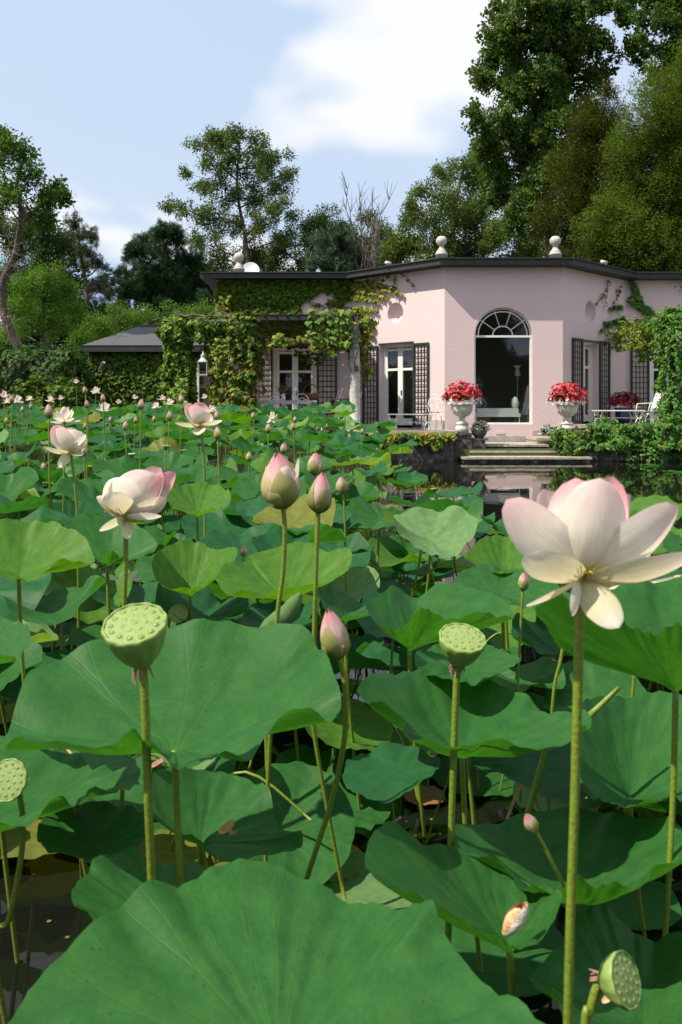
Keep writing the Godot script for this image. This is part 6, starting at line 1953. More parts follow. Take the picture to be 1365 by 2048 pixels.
func pad_spots() -> Array:
	var out := []
	var r := RandomNumberGenerator.new()
	r.seed = 7
	var fixed := [[0.325, -2.074, 0.2, "green leaf floating under the cupped leaf", "leaf_mid"], [-0.038, -2.459, 0.11, "rotting orange brown leaf floating between the crossing stalks", "floating_brown"], [0.023, -2.320, 0.18, "green leaf with a yellow patch floating behind the biggest leaf", "leaf_pale"], [0.469, -3.041, 0.17, "green leaf floating with a fallen pale petal on it", "leaf_mid"], [0.268, -2.885, 0.07, "curled greenish brown leaf lying in the gap of dark water", "floating_brown"], [1.443, -9.534, 0.3, "broad pale leaf floating alone on the open water", "leaf_pale"], [0.459, -7.031, 0.3, "yellow edged leaf floating near the reflection of the villa", "leaf_yellow"], [0.781, -7.500, 0.26, "green leaf floating next to the yellow edged one", "leaf_mid"], [-1.591, -5.090, 0.17, "green leaf floating flat in a clear patch of water", "leaf_mid"], [-1.523, -4.787, 0.13, "small light leaf floating by the clear patch of water", "leaf_pale"], [-0.395, -2.473, 0.16, "mottled yellow leaf sunk behind the biggest leaf", "leaf_yellow"], [6.892, -20.089, 0.22, "leaf floating alone by the ivy covered wall", "leaf_mid"], [6.695, -18.000, 0.26, "green leaf floating near the ivy wall at the pond's end", "leaf_mid"]]
	for q in fixed:
		out.append([Vector3(q[0], 0.012 + out.size() * 0.0006, q[1]), q[2], q[3], false, M[q[4]]])
	for i in 46:
		var d := r.randf_range(2.0, 9.5)
		var x := r.randf_range(-0.4 * d, 0.9 if d > 5.0 else 1.3)
		var p := Vector3(x, 0.012 + (out.size() % 12) * 0.004, -d)
		var yel := r.randf() < 0.16
		var rad := r.randf_range(0.10, 0.2)
		out.append([p, rad, "%s %s leaf floating flat on the dark water" % ["small" if rad < 0.15 else "wide", "yellowed" if yel else "plain green"], true, M.leaf_yellow if yel else M.leaf_mid])
	return out

func flower_node(called: String, label: String, cat: String, at: Vector3, group := "") -> Node3D:
	return thing(called, label, cat, at, 0.0, group)

func lotus_flowers() -> void:
	hero_bloom("large open white and pink lotus bloom above everything on a thick stalk", Vector3(0.2990, 1.0384, -1.1200), [[Vector3(-0.0423, 0.1058, -0.0450), Vector3(0.4, 0.2, 0.9), 0.0684, 0.4, 0.15, 0.5], [Vector3(0.0529, 0.1207, -0.0450), Vector3(-0.3, 0.2, 0.9), 0.0734, 0.4, 0.2, 0.95], [Vector3(0.0815, 0.0996, -0.0300), Vector3(-0.5, 0.3, -0.8), 0.0622, 0.45, 0.2, 0.75], [Vector3(-0.0081, 0.1257, 0.0000), Vector3(0.3, 0.05, -0.9), 0.0871, 0.45, 0.25, 0.9], [Vector3(0.0143, 0.1244, 0.0450), Vector3(0, 0.12, -1), 0.0933, 0.5, 0.22, 0.35], [Vector3(-0.0989, 0.0946, 0.0200), Vector3(0.42, 0.36, -0.85), 0.0796, 0.45, 0.2, 0.55], [Vector3(0.1201, 0.0846, 0.0250), Vector3(-0.36, 0.42, -0.85), 0.0840, 0.45, 0.22, 0.4], [Vector3(-0.0765, 0.0274, 0.0550), Vector3(0.1, 0.7, -0.75), 0.0647, 0.35, 0.3, 0.0], [Vector3(0.1251, 0.0236, 0.0500), Vector3(-0.1, 0.75, -0.65), 0.0622, 0.35, 0.25, 0.05], [Vector3(-0.0765, -0.0224, 0.0300), Vector3(0.1, 0.9, -0.45), 0.0460, 0.3, -0.1, 0.05], [Vector3(-0.0280, -0.0324, 0.0450), Vector3(0.2, 0.5, -0.9), 0.0311, 0.4, -0.15, 0.25], [Vector3(0.0317, -0.0498, 0.0500), Vector3(-0.3, 0.4, -0.9), 0.0460, 0.35, -0.15, 0.0], [Vector3(0.0404, -0.0404, 0.0000), Vector3(-0.4, 0.5, -0.6), 0.0348, 0.35, -0.1, 0.0]], [Vector3(0.2984, 1.0347, -1.1200), Vector3(0.2959, 0.9513, -1.1200), Vector3(0.2909, 0.7647, -1.1200), Vector3(0.2822, 0.4859, -1.1200), Vector3(0.2772, -0.0193, -1.1200)], 0.0062)
	hero_bloom("white lotus bloom nodding sideways with pink petal tips", Vector3(-0.5501, 0.9714, -2.3000), [[Vector3(0.1303, 0.1086, -0.0200), Vector3(-0.35, 0.5, -0.75), 0.0792, 0.5, 0.25, 1.0], [Vector3(0.0997, 0.1124, -0.0350), Vector3(-0.4, 0.5, 0.7), 0.1278, 0.5, 0.4, 0.8], [Vector3(-0.0345, 0.0920, -0.0300), Vector3(0.6, 0.4, 0.6), 0.1406, 0.55, 0.6, 0.2], [Vector3(0.1061, 0.0894, 0.0150), Vector3(-0.35, 0.5, -0.8), 0.1176, 0.55, 0.4, 0.75], [Vector3(0.0767, 0.1048, 0.0350), Vector3(-0.15, 0.35, -0.92), 0.1508, 0.5, 0.5, 0.3], [Vector3(-0.0307, 0.0946, 0.0400), Vector3(0.4, 0.35, -0.85), 0.1406, 0.5, 0.55, 0.1], [Vector3(-0.0716, 0.0562, 0.0200), Vector3(0.4, 0.6, -0.7), 0.0639, 0.4, 0.1, 0.0], [Vector3(-0.0179, 0.0843, 0.0700), Vector3(0, 0.3, -0.95), 0.0818, 0.4, -0.25, 0.0], [Vector3(-0.0575, -0.0204, 0.0450), Vector3(0.2, 0.7, -0.6), 0.0613, 0.35, -0.1, 0.0], [Vector3(0.0997, 0.0204, 0.0500), Vector3(-0.2, 0.8, -0.5), 0.0613, 0.3, -0.1, 0.1], [Vector3(0.1061, 0.0549, 0.0200), Vector3(-0.3, 0.8, -0.5), 0.0716, 0.3, 0.05, 0.2], [Vector3(0.0128, -0.0473, 0.0300), Vector3(0, 0.3, -0.9), 0.0332, 0.3, 0, 0.0]], [Vector3(-0.5501, 0.9663, -2.3000), Vector3(-0.5501, 0.8667, -2.3000), Vector3(-0.5539, 0.7389, -2.3000), Vector3(-0.5577, 0.3811, -2.3000), Vector3(-0.5603, -0.0022, -2.3000)], 0.00651)
	hero_bloom("open white lotus bloom with drooping lower petal among buds", Vector3(-1.0790, 1.0780, -3.6000), [[Vector3(-0.0800, 0.1000, 0.0000), Vector3(0.6, 0.3, 0.6), 0.1040, 0.5, 0.3, 0.9], [Vector3(-0.0160, 0.0960, -0.0400), Vector3(0, 0.3, 0.9), 0.1000, 0.5, 0.3, 0.5], [Vector3(0.0180, 0.0880, 0.0300), Vector3(-0.1, 0.4, -0.9), 0.1200, 0.55, 0.4, 0.3], [Vector3(-0.0460, 0.0920, 0.0500), Vector3(0.4, 0.4, -0.8), 0.1040, 0.5, 0.35, 0.5], [Vector3(-0.1060, 0.0120, 0.0300), Vector3(0.3, 1, -0.2), 0.0880, 0.4, 0.25, 0.0], [Vector3(0.0660, 0.0720, 0.0200), Vector3(-0.6, 0.75, -0.2), 0.0640, 0.4, 0.1, 0.1], [Vector3(-0.0420, -0.0520, 0.0400), Vector3(0.2, 0.6, -0.6), 0.0520, 0.3, -0.1, 0.0], [Vector3(0.0540, -0.0040, 0.0400), Vector3(-0.2, 1, 0), 0.0560, 0.3, -0.1, 0.0]], [Vector3(-1.0790, 1.0740, -3.6000), Vector3(-1.0650, 0.9500, -3.6000), Vector3(-1.0530, 0.7700, -3.6000), Vector3(-1.0490, 0.1900, -3.6000)], 0.00558)
	hero_bloom("wide open pink tipped lotus bloom standing high behind the sideways one", Vector3(-0.6233, 1.1789, -4.0000), [[Vector3(-0.0756, 0.0889, 0.0000), Vector3(0.6, 0.4, 0.5), 0.1022, 0.5, 0.25, 1.0], [Vector3(-0.0156, 0.1022, -0.0400), Vector3(0.1, 0.3, 0.9), 0.0978, 0.5, 0.25, 0.9], [Vector3(0.0356, 0.0578, 0.0200), Vector3(-0.3, 0.5, -0.8), 0.0978, 0.5, 0.35, 0.5], [Vector3(-0.0378, 0.0822, 0.0400), Vector3(0.3, 0.4, -0.8), 0.1067, 0.5, 0.35, 0.8], [Vector3(-0.1111, 0.0044, 0.0200), Vector3(0.2, 1, -0.2), 0.0800, 0.35, 0.15, 0.0], [Vector3(0.1000, 0.0200, 0.0300), Vector3(-0.2, 1, -0.2), 0.0756, 0.35, 0.1, 0.0], [Vector3(-0.0044, -0.0356, 0.0600), Vector3(0, 0.8, -0.5), 0.0622, 0.3, -0.1, 0.0], [Vector3(0.0667, -0.0222, 0.0000), Vector3(-0.2, 1, 0), 0.0622, 0.3, -0.1, 0.0]], [Vector3(-0.6211, 1.1744, -4.0000), Vector3(-0.6100, 1.0278, -4.0000), Vector3(-0.6056, 0.8722, -4.0000), Vector3(-0.6011, 0.0056, -4.0000)], 0.0062)
	hero_bloom("white lotus bloom partly hidden behind the largest one", Vector3(0.7900, 0.7860, -2.4000), [[Vector3(0.0400, 0.0800, 0.0000), Vector3(-0.2, 0.5, -0.8), 0.0800, 0.5, 0.3, 0.2], [Vector3(0.0733, 0.0667, 0.0200), Vector3(-0.4, 0.6, -0.5), 0.0667, 0.5, 0.3, 0.5], [Vector3(-0.0267, 0.0640, -0.0200), Vector3(0.3, 0.5, 0.6), 0.0800, 0.5, 0.3, 0.2], [Vector3(0.1133, 0.0213, 0.0200), Vector3(-0.3, 1, -0.2), 0.0587, 0.4, 0.1, 0.6], [Vector3(-0.0840, -0.0053, 0.0300), Vector3(0.2, 1, -0.2), 0.0533, 0.35, -0.1, 0.0], [Vector3(0.0200, 0.0107, 0.0600), Vector3(0, 1, -0.4), 0.0667, 0.4, -0.1, 0.0]], [Vector3(0.7900, 0.7833, -2.4000), Vector3(0.7860, 0.6100, -2.4000), Vector3(0.7567, 0.1833, -2.4000), Vector3(0.7567, -0.0033, -2.4000)], 0.00496)
	hero_bud("plump half open pink lotus bud with one petal standing away", Vector3(-0.1359, 1.0178, -2.1000), Vector3(-0.0117, 0.1377, 0.0120), 0.1382, 0.0441, 0.1, 0.4, [Vector3(-0.1348, 1.0190, -2.1000), Vector3(-0.1313, 0.9700, -2.1000), Vector3(-0.1359, 0.8650, -2.1000), Vector3(-0.1511, 0.7367, -2.1000), Vector3(-0.1721, 0.3400, -2.1000), Vector3(-0.1779, -0.0100, -2.1000)], 0.0057, [[Vector3(0.0443, 0.1178, 0.0100), Vector3(-0.95, 0.25, 0.2), 0.0467, 0.45, 0.1, 0.1], [Vector3(-0.0537, 0.0922, 0.0200), Vector3(0.9, 0.2, -0.3), 0.0583, 0.5, 0.35, 0.6], [Vector3(0.0105, 0.0980, 0.0550), Vector3(0, 0.1, -1), 0.0537, 0.5, 0.25, 0.05]])
	hero_bud("closed green and pink lotus bud beside the half open one on a tall stalk", Vector3(-0.0556, 0.9970, -2.2000), Vector3(0.0110, 0.1039, 0.0120), 0.1045, 0.0263, 0.75, 2.0, [Vector3(-0.0556, 0.9982, -2.2000), Vector3(-0.0593, 0.9078, -2.2000), Vector3(-0.0666, 0.6756, -2.2000), Vector3(-0.0703, 0.4922, -2.2000), Vector3(0.0092, 0.0522, -2.2000)], 0.0057, [])
	hero_bud("pale pink lotus bud showing just above the closed green one", Vector3(-0.0904, 1.0244, -3.1000), Vector3(0.0034, 0.0844, 0.0120), 0.0845, 0.0244, 0.2, 1.0, [Vector3(-0.0904, 1.0261, -3.1000), Vector3(-0.0870, 0.9228, -3.1000), Vector3(-0.0835, 0.0789, -3.1000)], 0.0048, [])
	hero_bud("slim pink lotus bud to the side of the tall pair near the funnel leaf", Vector3(0.0011, 0.8860, -3.9000), Vector3(0.0000, 0.0802, 0.0120), 0.0802, 0.0224, 0.5, 0.2, [Vector3(0.0011, 0.8882, -3.9000), Vector3(0.0163, 0.7733, -3.9000), Vector3(0.0271, 0.0150, -3.9000)], 0.0048, [])
	hero_bud("lone upright yellow green and pink bud on a curved stalk that crosses another", Vector3(-0.0034, 0.7658, -1.7500), Vector3(-0.0224, 0.1031, 0.0120), 0.1055, 0.0251, 0.55, 1.2, [Vector3(-0.0024, 0.7668, -1.7500), Vector3(0.0073, 0.7153, -1.7500), Vector3(0.0073, 0.6144, -1.7600), Vector3(-0.0183, 0.4787, -1.7800), Vector3(-0.0685, 0.3130, -1.8000), Vector3(-0.1138, 0.1580, -1.8200), Vector3(-0.1441, -0.0240, -1.8200)], 0.0057, [])
	hero_bud("small closed bud below the big bloom on a thin straight stalk", Vector3(0.5251, 0.7286, -2.6000), Vector3(0.0029, 0.0578, 0.0120), 0.0578, 0.0143, 0.8, 0.5, [Vector3(0.5251, 0.7300, -2.6000), Vector3(0.5164, 0.5711, -2.6000), Vector3(0.5106, 0.4122, -2.6000), Vector3(0.5193, 0.1089, -2.6000), Vector3(0.5164, -0.0067, -2.6000)], 0.0039, [])
	hero_bud("half hidden pinkish bud under the funnel shaped leaf", Vector3(0.5967, 0.6473, -2.4000), Vector3(-0.0040, 0.0427, 0.0120), 0.0429, 0.0138, 0.5, 0.9, [Vector3(0.5967, 0.6487, -2.4000), Vector3(0.5860, 0.5833, -2.4000), Vector3(0.5633, 0.4500, -2.4000), Vector3(0.5500, -0.0033, -2.4000)], 0.0048, [])
	hero_bud("small tilted bud with purple tip on a slanting stalk", Vector3(0.3617, 0.4641, -1.6800), Vector3(-0.0196, 0.0383, 0.0120), 0.0430, 0.0108, 0.7, 0.1, [Vector3(0.3617, 0.4651, -1.6800), Vector3(0.3897, 0.4147, -1.6800), Vector3(0.4255, 0.3339, -1.7000), Vector3(0.4545, 0.2000, -1.7500), Vector3(0.4642, -0.0528, -1.7500)], 0.0041, [])
	hero_bud("small pink bud low between the bright leaves", Vector3(-0.3693, 0.6984, -3.4000), Vector3(0.0038, 0.0416, 0.0120), 0.0417, 0.0114, 0.5, 0.4, [Vector3(-0.3693, 0.7003, -3.4000), Vector3(-0.3712, 0.5700, -3.4000), Vector3(-0.3825, 0.0033, -3.4000)], 0.0036, [])
	hero_pod("large round green seed pod on a thick stalk in front of the dark leaf", Vector3(-0.2974, 0.8690, -1.3500), Vector3(-0.06, 0.86, 0.42), 0.0485, 0.0780, true, [Vector3(-0.2966, 0.8660, -1.3500), Vector3(-0.2936, 0.8000, -1.3500), Vector3(-0.2891, 0.6650, -1.3500), Vector3(-0.2860, 0.5322, -1.3600), Vector3(-0.2845, 0.3584, -1.3600), Vector3(-0.2845, -0.0042, -1.3600)], 0.0068)
	hero_pod("smaller upright green seed pod with pinkish withered collar", Vector3(0.2270, 0.7561, -1.7500), Vector3(0.1, 0.9, 0.38), 0.0465, 0.0640, true, [Vector3(0.2270, 0.7532, -1.7500), Vector3(0.2231, 0.6861, -1.7500), Vector3(0.2163, 0.4917, -1.7500), Vector3(0.2097, 0.2233, -1.7600), Vector3(0.2078, -0.0016, -1.7600)], 0.0071)
	hero_pod("flat faced seed pod turned to the viewer on a bent stalk by the frilled leaf", Vector3(-0.6106, 0.5492, -1.7000), Vector3(-0.22, 0.42, 0.9), 0.0390, 0.0360, true, [Vector3(-0.6106, 0.5454, -1.7000), Vector3(-0.6011, 0.4756, -1.7000), Vector3(-0.6049, 0.4000, -1.7000), Vector3(-0.6276, 0.2867, -1.7000), Vector3(-0.6569, 0.2371, -1.7200), Vector3(-0.6830, -0.0333, -1.7500)], 0.0058)
	hero_pod("seed pod leaning over towards the water on a short thick stalk", Vector3(0.3325, 0.5204, -1.1500), Vector3(0.68, 0.42, 0.6), 0.0330, 0.0370, true, [Vector3(0.3332, 0.5210, -1.1500), Vector3(0.3262, 0.5089, -1.1500), Vector3(0.3191, 0.4833, -1.1500), Vector3(0.3102, 0.4322, -1.1500), Vector3(0.2987, -0.0150, -1.1500)], 0.0061)
	hero_pod("small round seed pod under the cupped bright leaf", Vector3(-0.5392, 0.5633, -3.0000), Vector3(0.02, 0.5, 0.87), 0.0330, 0.0300, true, [Vector3(-0.5392, 0.5600, -3.0000), Vector3(-0.5375, 0.5133, -3.0000), Vector3(-0.5342, 0.0000, -3.0000)], 0.0043)
	hero_pod("young yellow green pod beside the turned up pale leaf", Vector3(0.3974, 0.6673, -4.6000), Vector3(-0.1, 0.95, 0.2), 0.0300, 0.0600, false, [Vector3(0.3974, 0.6648, -4.6000), Vector3(0.4076, 0.5856, -4.6000), Vector3(0.3974, 0.4578, -4.6000), Vector3(0.3003, -0.0022, -4.6000)], 0.0058)
	var small := [
		[-1.6931, 1.1723, -5.5161, 0.105, 0, 1],
		[-4.7394, 1.422, -12.6667, 0.105, 1, 2],
		[-4.5565, 1.3587, -12.6667, 0.105, 0, 3],
		[-5.0307, 1.3954, -15.5455, 0.105, 0, 4],
		[-6.0721, 1.4723, -19.5, 0.105, 1, 5],
		[-3.8831, 1.5214, -14.25, 0.105, 0, 6],
		[-2.646, 1.2415, -10.0588, 0.105, 0, 7],
		[-4.8262, 1.3856, -19.5, 0.105, 1, 8],
		[-4.3436, 1.4818, -19, 0.105, 1, 9],
		[-3.0524, 1.2877, -14.8696, 0.105, 0, 10],
		[-2.7194, 1.3393, -14.25, 0.105, 0, 11],
		[-3.7736, 1.4712, -19, 0.105, 0, 12],
		[-2.8764, 1.4924, -19, 0.105, 1, 13],
		[-1.889, 1.226, -13.1538, 0.105, 0, 14],
		[-2.125, 1.1668, -18, 0.105, 0, 15],
		[-0.8708, 1.1335, -11.4, 0.105, 2, 16],
		[-5.7363, 1.8268, -19.5, 0.105, 1, 17],
		[0.4775, 0.4268, -9, 0.105, 1, 18],
		[-6.5708, 1.4607, -19, 0.105, 0, 19],
		[-2.0096, 1.1425, -19.5, 0.105, 1, 20],
		[-6.3413, 1.3868, -17.1, 0.105, 0, 21],
		[-3.3638, 1.3531, -19.5, 0.105, 1, 22],
		[-2.9886, 1.3095, -8.1818, 0.085, 3, 0],
		[-1.6236, 1.205, -5, 0.085, 3, 0],
		[-2.5525, 1.41, -9, 0.085, 3, 0],
		[-2.1614, 1.3186, -8.1818, 0.085, 3, 0],
		[-2.3023, 1.2641, -8.1818, 0.085, 3, 0],
		[-1.4304, 1.2514, -6.4286, 0.085, 3, 0],
		[-1.3271, 1.3008, -7.5, 0.085, 3, 0],
		[-0.9481, 1.1704, -6.9231, 0.085, 3, 0],
		[-1.3212, 1.1665, -6.9231, 0.085, 3, 0],
		[-0.725, 1.0726, -5.2941, 0.085, 3, 0],
		[-1.6596, 1.0896, -6.9231, 0.085, 3, 0],
		[-2.2861, 1.0994, -10, 0.085, 3, 0],
		[-2.0806, 1.1106, -10, 0.085, 3, 0],
		[-2.8417, 1.0328, -10, 0.085, 3, 0],
		[-1.8339, 0.9157, -6.4286, 0.085, 3, 0],
		[-2.7023, 0.6959, -8.1818, 0.085, 3, 0],
		[-0.9694, 1.1494, -10, 0.085, 3, 0],
		[-0.5596, 1.0704, -6.9231, 0.085, 3, 0],
		[-0.4725, 1.045, -9, 0.085, 3, 0],
		[-0.4089, 0.9371, -6.4286, 0.085, 3, 0],
		[-0.7096, 0.8512, -6.9231, 0.085, 3, 0],
		[-0.6406, 0.5675, -11.25, 0.085, 3, 0],
		[-0.5781, 1.0925, -11.25, 0.085, 3, 0],
		[-1.8897, 0.7638, -5.2941, 0.085, 3, 0],
		[0.2656, 0.9425, -11.25, 0.085, 3, 0],
		[-0.4771, 0.9008, -7.5, 0.085, 3, 0],
		[-3.9844, 1.2175, -11.25, 0.085, 3, 0],
		[-3.7139, 1.0939, -10, 0.085, 3, 0],
		[-3.8781, 1.255, -11.25, 0.085, 3, 0],
		[-2.8906, 1.0925, -11.25, 0.085, 3, 0],
		[-0.1964, 0.9764, -12.8571, 0.085, 3, 0],
		[0.125, 0.8336, -12.8571, 0.085, 3, 0],
		[0.5179, 0.6336, -12.8571, 0.085, 3, 0],
		[-0.4406, 0.8925, -11.25, 0.085, 3, 0],
		[-1.8281, 1.0675, -11.25, 0.085, 3, 0],
		[-0.9028, 0.9161, -10, 0.085, 3, 0],
		[-3.5156, 0.83, -11.25, 0.085, 3, 0],
		[-1.2371, 0.9676, -6.3529, 0.03, 4, 0],
		[-1.3331, 0.7925, -6.75, 0.03, 4, 0],
		[-1.674, 0.87, -7.2, 0.03, 4, 0],
		[-4.8937, 1.0625, -13.5, 0.03, 4, 0],
		[-4.4813, 1.25, -13.5, 0.03, 4, 0],
		[-3.1167, 1.0367, -12, 0.03, 4, 0],
		[0.1688, 0.935, -13.5, 0.03, 4, 0],
		[0.7031, 0.6312, -6.75, 0.03, 4, 0],
		[-0.3187, 0.8, -13.5, 0.03, 4, 0],
		[-3.9937, 1.025, -13.5, 0.03, 4, 0]]
	small_flowers(small)

func hero_bloom(label: String, at: Vector3, petals: Array, stem: Array, r: float) -> void:
	var t := thing("lotus_flower", label, "lotus flower", at)
	for q in petals:
		var st := begin()
		var mid := IVORY.lerp(CREAM, 0.55) if q[5] < 0.06 else IVORY
		petal(st, Vector3.ZERO, q[0], q[1], q[2], q[3], q[4], 16, 10, CREAM, mid, IVORY.lerp(ROSE, q[5]), 0.35 * q[5])
		obj("petal", done(st), M.petal, t)
	var st := begin()
	var l: float = (petals[0][0] as Vector3).length()
	lathe(st, [Vector2(0.02, 0.0), Vector2(0.1, 0.06), Vector2(0.16, 0.2), Vector2(0.15, 0.22), Vector2(0.001, 0.23)], 16, Transform3D(Basis.from_scale(Vector3.ONE * l), Vector3.ZERO))
	obj("young_pod", done(st), M.pod_face, t)
	st = begin()
	for k in 40:
		var a := rnd(0, TAU)
		var e := rnd(0.2, 0.33)
		tube(st, [Vector3(cos(a) * 0.08, 0.03, sin(a) * 0.08) * l, Vector3(cos(a) * 0.18, 0.12, sin(a) * 0.18) * l, Vector3(cos(a) * e, rnd(0.1, 0.26), sin(a) * e) * l], 0.008 * l, 0.006 * l, 4)
	obj("stamens", done(st), M.stamen, t)
	stalk(t, stem.map(func(p): return p - at), r)

func hero_bud(label: String, at: Vector3, axis: Vector3, h: float, r: float, green: float, turn: float, stem: Array, sr: float, extra: Array) -> void:
	var t := thing("lotus_bud", label, "lotus bud", at)
	var xf := Transform3D(up_to(axis), Vector3.ZERO)
	for m in bud_parts(h, r, green, turn, 14, 8):
		obj("petal", m, M.petal, t, xf)
	for q in extra:
		var st := begin()
		petal(st, Vector3.ZERO, q[0], q[1], q[2], q[3], q[4], 14, 8, CREAM, CREAM.lerp(IVORY, 0.6), IVORY.lerp(ROSE, q[5]), 0.3 * q[5])
		obj("petal", done(st), M.petal, t)
	stalk(t, stem.map(func(p): return p - at), sr)

func hero_pod(label: String, at: Vector3, axis: Vector3, r: float, h: float, seeds: bool, stem: Array, sr: float) -> void:
	var t := thing("seed_pod", label, "seed pod", at)
	pod(t, Vector3.ZERO, axis, r, h, seeds, seeds)
	stalk(t, stem.map(func(p): return p - at), sr)

func small_flowers(rows: Array) -> void:
	var blooms := []
	for k in 3:
		for s in 3:
			blooms.append(bloom_mesh(800 + k * 10 + s, k, 6, 4))
	var buds := []
	for k in 4:
		buds.append(joined(bud_parts(1.0, 0.27, 0.25 * k, k * 1.3, 6, 4)))
	for q in rows:
		var p := Vector3(q[0], q[1], q[2])
		var d := -p.z
		var size: float = q[3]
		var kind: int = q[4]
		var where := "in the middle of the pond" if d < 8.0 else "far out near the hedges and terrace"
		var t: Node3D
		if kind <= 2:
			var word: String = ["wide open ivory", "cupped pinkish white", "drooping half spent white"][kind]
			t = thing("lotus_flower", "%s lotus bloom over the leaves %s" % [word, where], "lotus flower", p, 0.0, "%s lotus blooms %s" % [word, where])
			obj("petals", blooms[kind * 3 + q[5] % 3], M.petal, t, Transform3D(Basis.from_euler(Vector3(rnd(-0.1, 0.25), rnd(0, TAU), rnd(-0.2, 0.2))).scaled(Vector3.ONE * size), Vector3.ZERO))
		elif kind == 3:
			t = thing("lotus_bud", "small closed lotus bud on a slim stalk %s" % where, "lotus bud", p, 0.0, "small lotus buds %s" % where)
			obj("petals", buds[rng.randi() % 4], M.petal, t, Transform3D(Basis.from_euler(Vector3(rnd(-0.15, 0.15), rnd(0, TAU), rnd(-0.15, 0.15))).scaled(Vector3.ONE * size), Vector3.ZERO))
		else:
			t = thing("seed_pod", "small yellow green seed pod standing %s" % where, "seed pod", p, 0.0, "small seed pods %s" % where)
			pod(t, Vector3.ZERO, Vector3(rnd(-0.15, 0.15), 1, rnd(-0.1, 0.2)), size, size * 1.1, false, false)
		var b := Vector3(rnd(-0.05, 0.05), 0, rnd(-0.05, 0.05))
		stalk(t, [Vector3(0, 0.004, 0), Vector3(b.x * 0.4, -p.y * 0.35, 0), Vector3(b.x, -p.y * 0.7, b.z), Vector3(b.x * 1.5, -p.y - 0.02, b.z)], 0.0052, "stalk", 6)

# spent petals and scraps lying on leaves and water
func fallen_petal(called: String, label: String, at: Vector3, tips: Array, w: float, m: Material, pinkish := 0.3) -> void:
	var t := thing(called, label, "fallen petal", at)
	for q in tips:
		var st := begin()
		petal(st, q[0], q[1], Vector3(0.1, 1, 0.2), w, 0.5, 0.25, 8, 6, CREAM, IVORY, IVORY.lerp(ROSE, pinkish), 0.2)
		obj("petal", done(st), m, t)

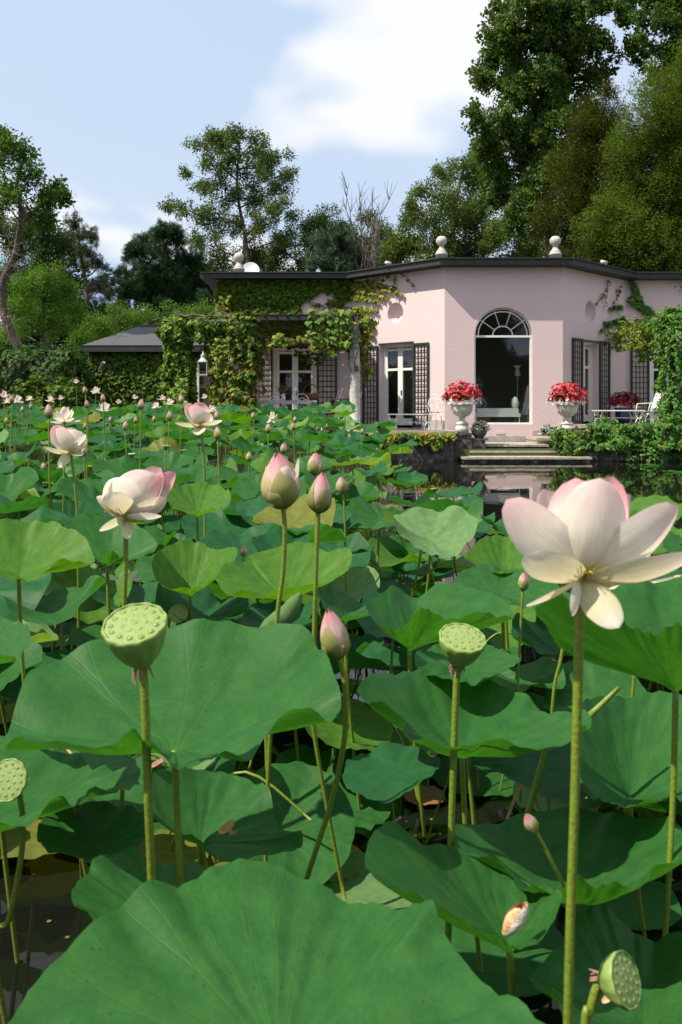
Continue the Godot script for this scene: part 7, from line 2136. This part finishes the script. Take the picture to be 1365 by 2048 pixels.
func fallen_things() -> void:
	fallen_petal("fallen_petals", "white fallen petals lying on a leaf behind the big seed pod", Vector3(-0.7328, 0.6705, -3.0500), [[Vector3(-0.02, 0.008, 0), Vector3(-0.05, 0.012, 0.03)], [Vector3(0.0, 0.008, 0), Vector3(0.05, 0.02, -0.01)], [Vector3(0.02, 0.01, 0), Vector3(0.04, 0.0, 0.03)]], 0.045, M.petal)
	fallen_petal("fallen_petals", "pale curled petal lying on a floating leaf", Vector3(0.4874, 0.1061, -2.9000) + Vector3(0, 0.06, 0), [[Vector3.ZERO, Vector3(0.07, 0.01, -0.02)], [Vector3(0.04, 0.0, 0.02), Vector3(0.03, 0.0, 0.03)]], 0.045, M.petal)
	var st := begin()
	var d := thing("dried_bud", "dried brown lotus bud lying in the cupped leaf", "dried bud", Vector3(0.2599, 0.4232, -1.4200))
	for k in 9:
		st = begin()
		var a := k * 2.4
		var tip := Vector3(0.028 + 0.010 * cos(a), 0.040 + rnd(-0.007, 0.008), 0.012 * sin(a))
		petal(st, Vector3(cos(a), 0.2, sin(a)) * 0.005, tip, Vector3(-cos(a), 0.1, -sin(a)), 0.026, 0.7, 0.35, 10, 6, Color.WHITE, Color.WHITE, Color.WHITE)
		obj("petal", done(st), M.dry if k % 3 else M.pale_dry, d)
	var c := thing("dead_scrap", "curled brown scrap of dead petal on the lotus leaf by open water", "dead petal", Vector3(-0.2267, 0.4264, -1.7400))
	st = begin()
	petal(st, Vector3(-0.01, 0.006, 0), Vector3(0.035, 0.012, 0), Vector3(0, 1, 0.3), 0.03, 0.9, 0.6, 8, 6, Color.WHITE, Color.WHITE, Color.WHITE)
	petal(st, Vector3(0.01, 0.004, 0), Vector3(0.015, 0.008, 0.02), Vector3(0.3, 1, 0), 0.02, 0.9, 0.6, 6, 4, Color.WHITE, Color.WHITE, Color.WHITE)
	obj("scrap", done(st), M.dry, c)
	var e := thing("dead_scrap", "reddish brown dead petal scrap lying below the large dark leaf", "dead petal", Vector3(-0.4014, 0.4787, -1.9500))
	st = begin()
	petal(st, Vector3(-0.01, 0.0, 0), Vector3(0.03, 0.006, 0.01), Vector3(0, 1, 0.3), 0.03, 0.9, 0.5, 8, 6, Color.WHITE, Color.WHITE, Color.WHITE)
	obj("scrap", done(st), M.withered, e)
	var f := thing("dead_scrap", "pale shrivelled petal on the leaf under the leaning seed pod", "dead petal", Vector3(0.4067, 0.3377, -1.3800))
	st = begin()
	petal(st, Vector3(-0.006, 0.004, 0), Vector3(0.02, 0.014, 0), Vector3(0, 1, 0.4), 0.014, 0.9, 0.6, 8, 6, Color.WHITE, Color.WHITE, Color.WHITE)
	obj("scrap", done(st), M.dry, f)
	var g := thing("cut_stalk", "broken yellow green stalk slanting up beside the wavy leaf", "stalk", Vector3(0.5643, 0.5530, -2.0500))
	st = begin()
	tube(st, [Vector3.ZERO, Vector3(0.04, 0.025, -0.02), Vector3(0.078, 0.055, -0.03)], 0.0075, 0.005, 8)
	tube(st, [Vector3.ZERO, Vector3(-0.1, -0.08, 0), Vector3(-0.16, -0.3, 0), Vector3(-0.18, -0.56, 0)], 0.0075, 0.008, 8)
	obj("stalk", done(st), M.stalk, g)
	# a young leaf still rolled up
	var h := thing("rolled_leaf", "young pale green lotus leaf still rolled along its edges", "lotus leaf", Vector3(-0.1979, 0.6361, -2.5000))
	for s in [-1, 1]:
		st = begin()
		lathe(st, [Vector2(0.006, -0.02), Vector2(0.022, 0.02), Vector2(0.026, 0.06), Vector2(0.018, 0.1), Vector2(0.003, 0.125)], 14, Transform3D(Basis(Vector3(0, 0, 1), -0.55 if s > 0 else -0.95), Vector3(0.02 * s, 0, 0)))
		obj("roll", done(st), M.leaf_pale, h)
	stalk(h, [Vector3(0, 0, 0), Vector3(-0.01, -0.2, 0), Vector3(0.0, -0.62, 0)], 0.007)

# bent old stalks and drifting specks between the leaves
func pond_litter() -> void:
	var r := RandomNumberGenerator.new()
	r.seed = 61
	for k in 34:
		var d := r.randf_range(1.9, 6.5)
		var p := Vector3(r.randf_range(-0.36 * d, 0.3 * d if d < 3.5 else 0.7), 0.0, -d)
		var t := thing("dead_stalk", "leafless old stalk bent over the dark water among the leaves", "stalk", p, 0.0, "leafless old stalks")
		var h := r.randf_range(0.18, 0.42)
		var lean := Vector3(r.randf_range(-0.22, 0.22), 0, r.randf_range(-0.12, 0.12))
		var st := begin()
		tube(st, curve([Vector3(0, -0.03, 0), lean * 0.4 + Vector3(0, h * 0.6, 0), lean * 1.1 + Vector3(0, h, 0), lean * 1.9 + Vector3(0, h * r.randf_range(0.5, 1.15), 0)], 5), 0.0055, 0.0035, 6)
		obj("stalk", done(st), M.stalk if k % 3 else M.dry, t)
	var xfs := []
	var cols := []
	for k in 900:
		var d := r.randf_range(1.5, 9.0)
		xfs.append(Transform3D(Basis(Vector3.UP, r.randf() * TAU).scaled(Vector3.ONE * r.randf_range(0.4, 1.4)), Vector3(r.randf_range(-0.4 * d, 0.42 * d if d < 3.5 else 1.1), 0.004, -d)))
		cols.append(Color(0.16, 0.22, 0.05) if k % 3 else Color(0.30, 0.22, 0.10))
	var st := begin()
	st.set_smooth_group(-1)
	for k in 5:
		for q in [Vector3.ZERO, Vector3(cos(TAU * k / 5), 0, sin(TAU * k / 5)) * 0.006, Vector3(cos(TAU * (k + 1) / 5), 0, sin(TAU * (k + 1) / 5)) * 0.006]:
			st.set_color(Color.WHITE)
			st.set_uv(Vector2.ZERO)
			st.add_vertex(q)
	var o := multi("duckweed", done(st), M.foliage, xfs, cols, self)
	o.set_meta("label", "specks of duckweed and pollen drifting on the dark water")
	o.set_meta("category", "duckweed")
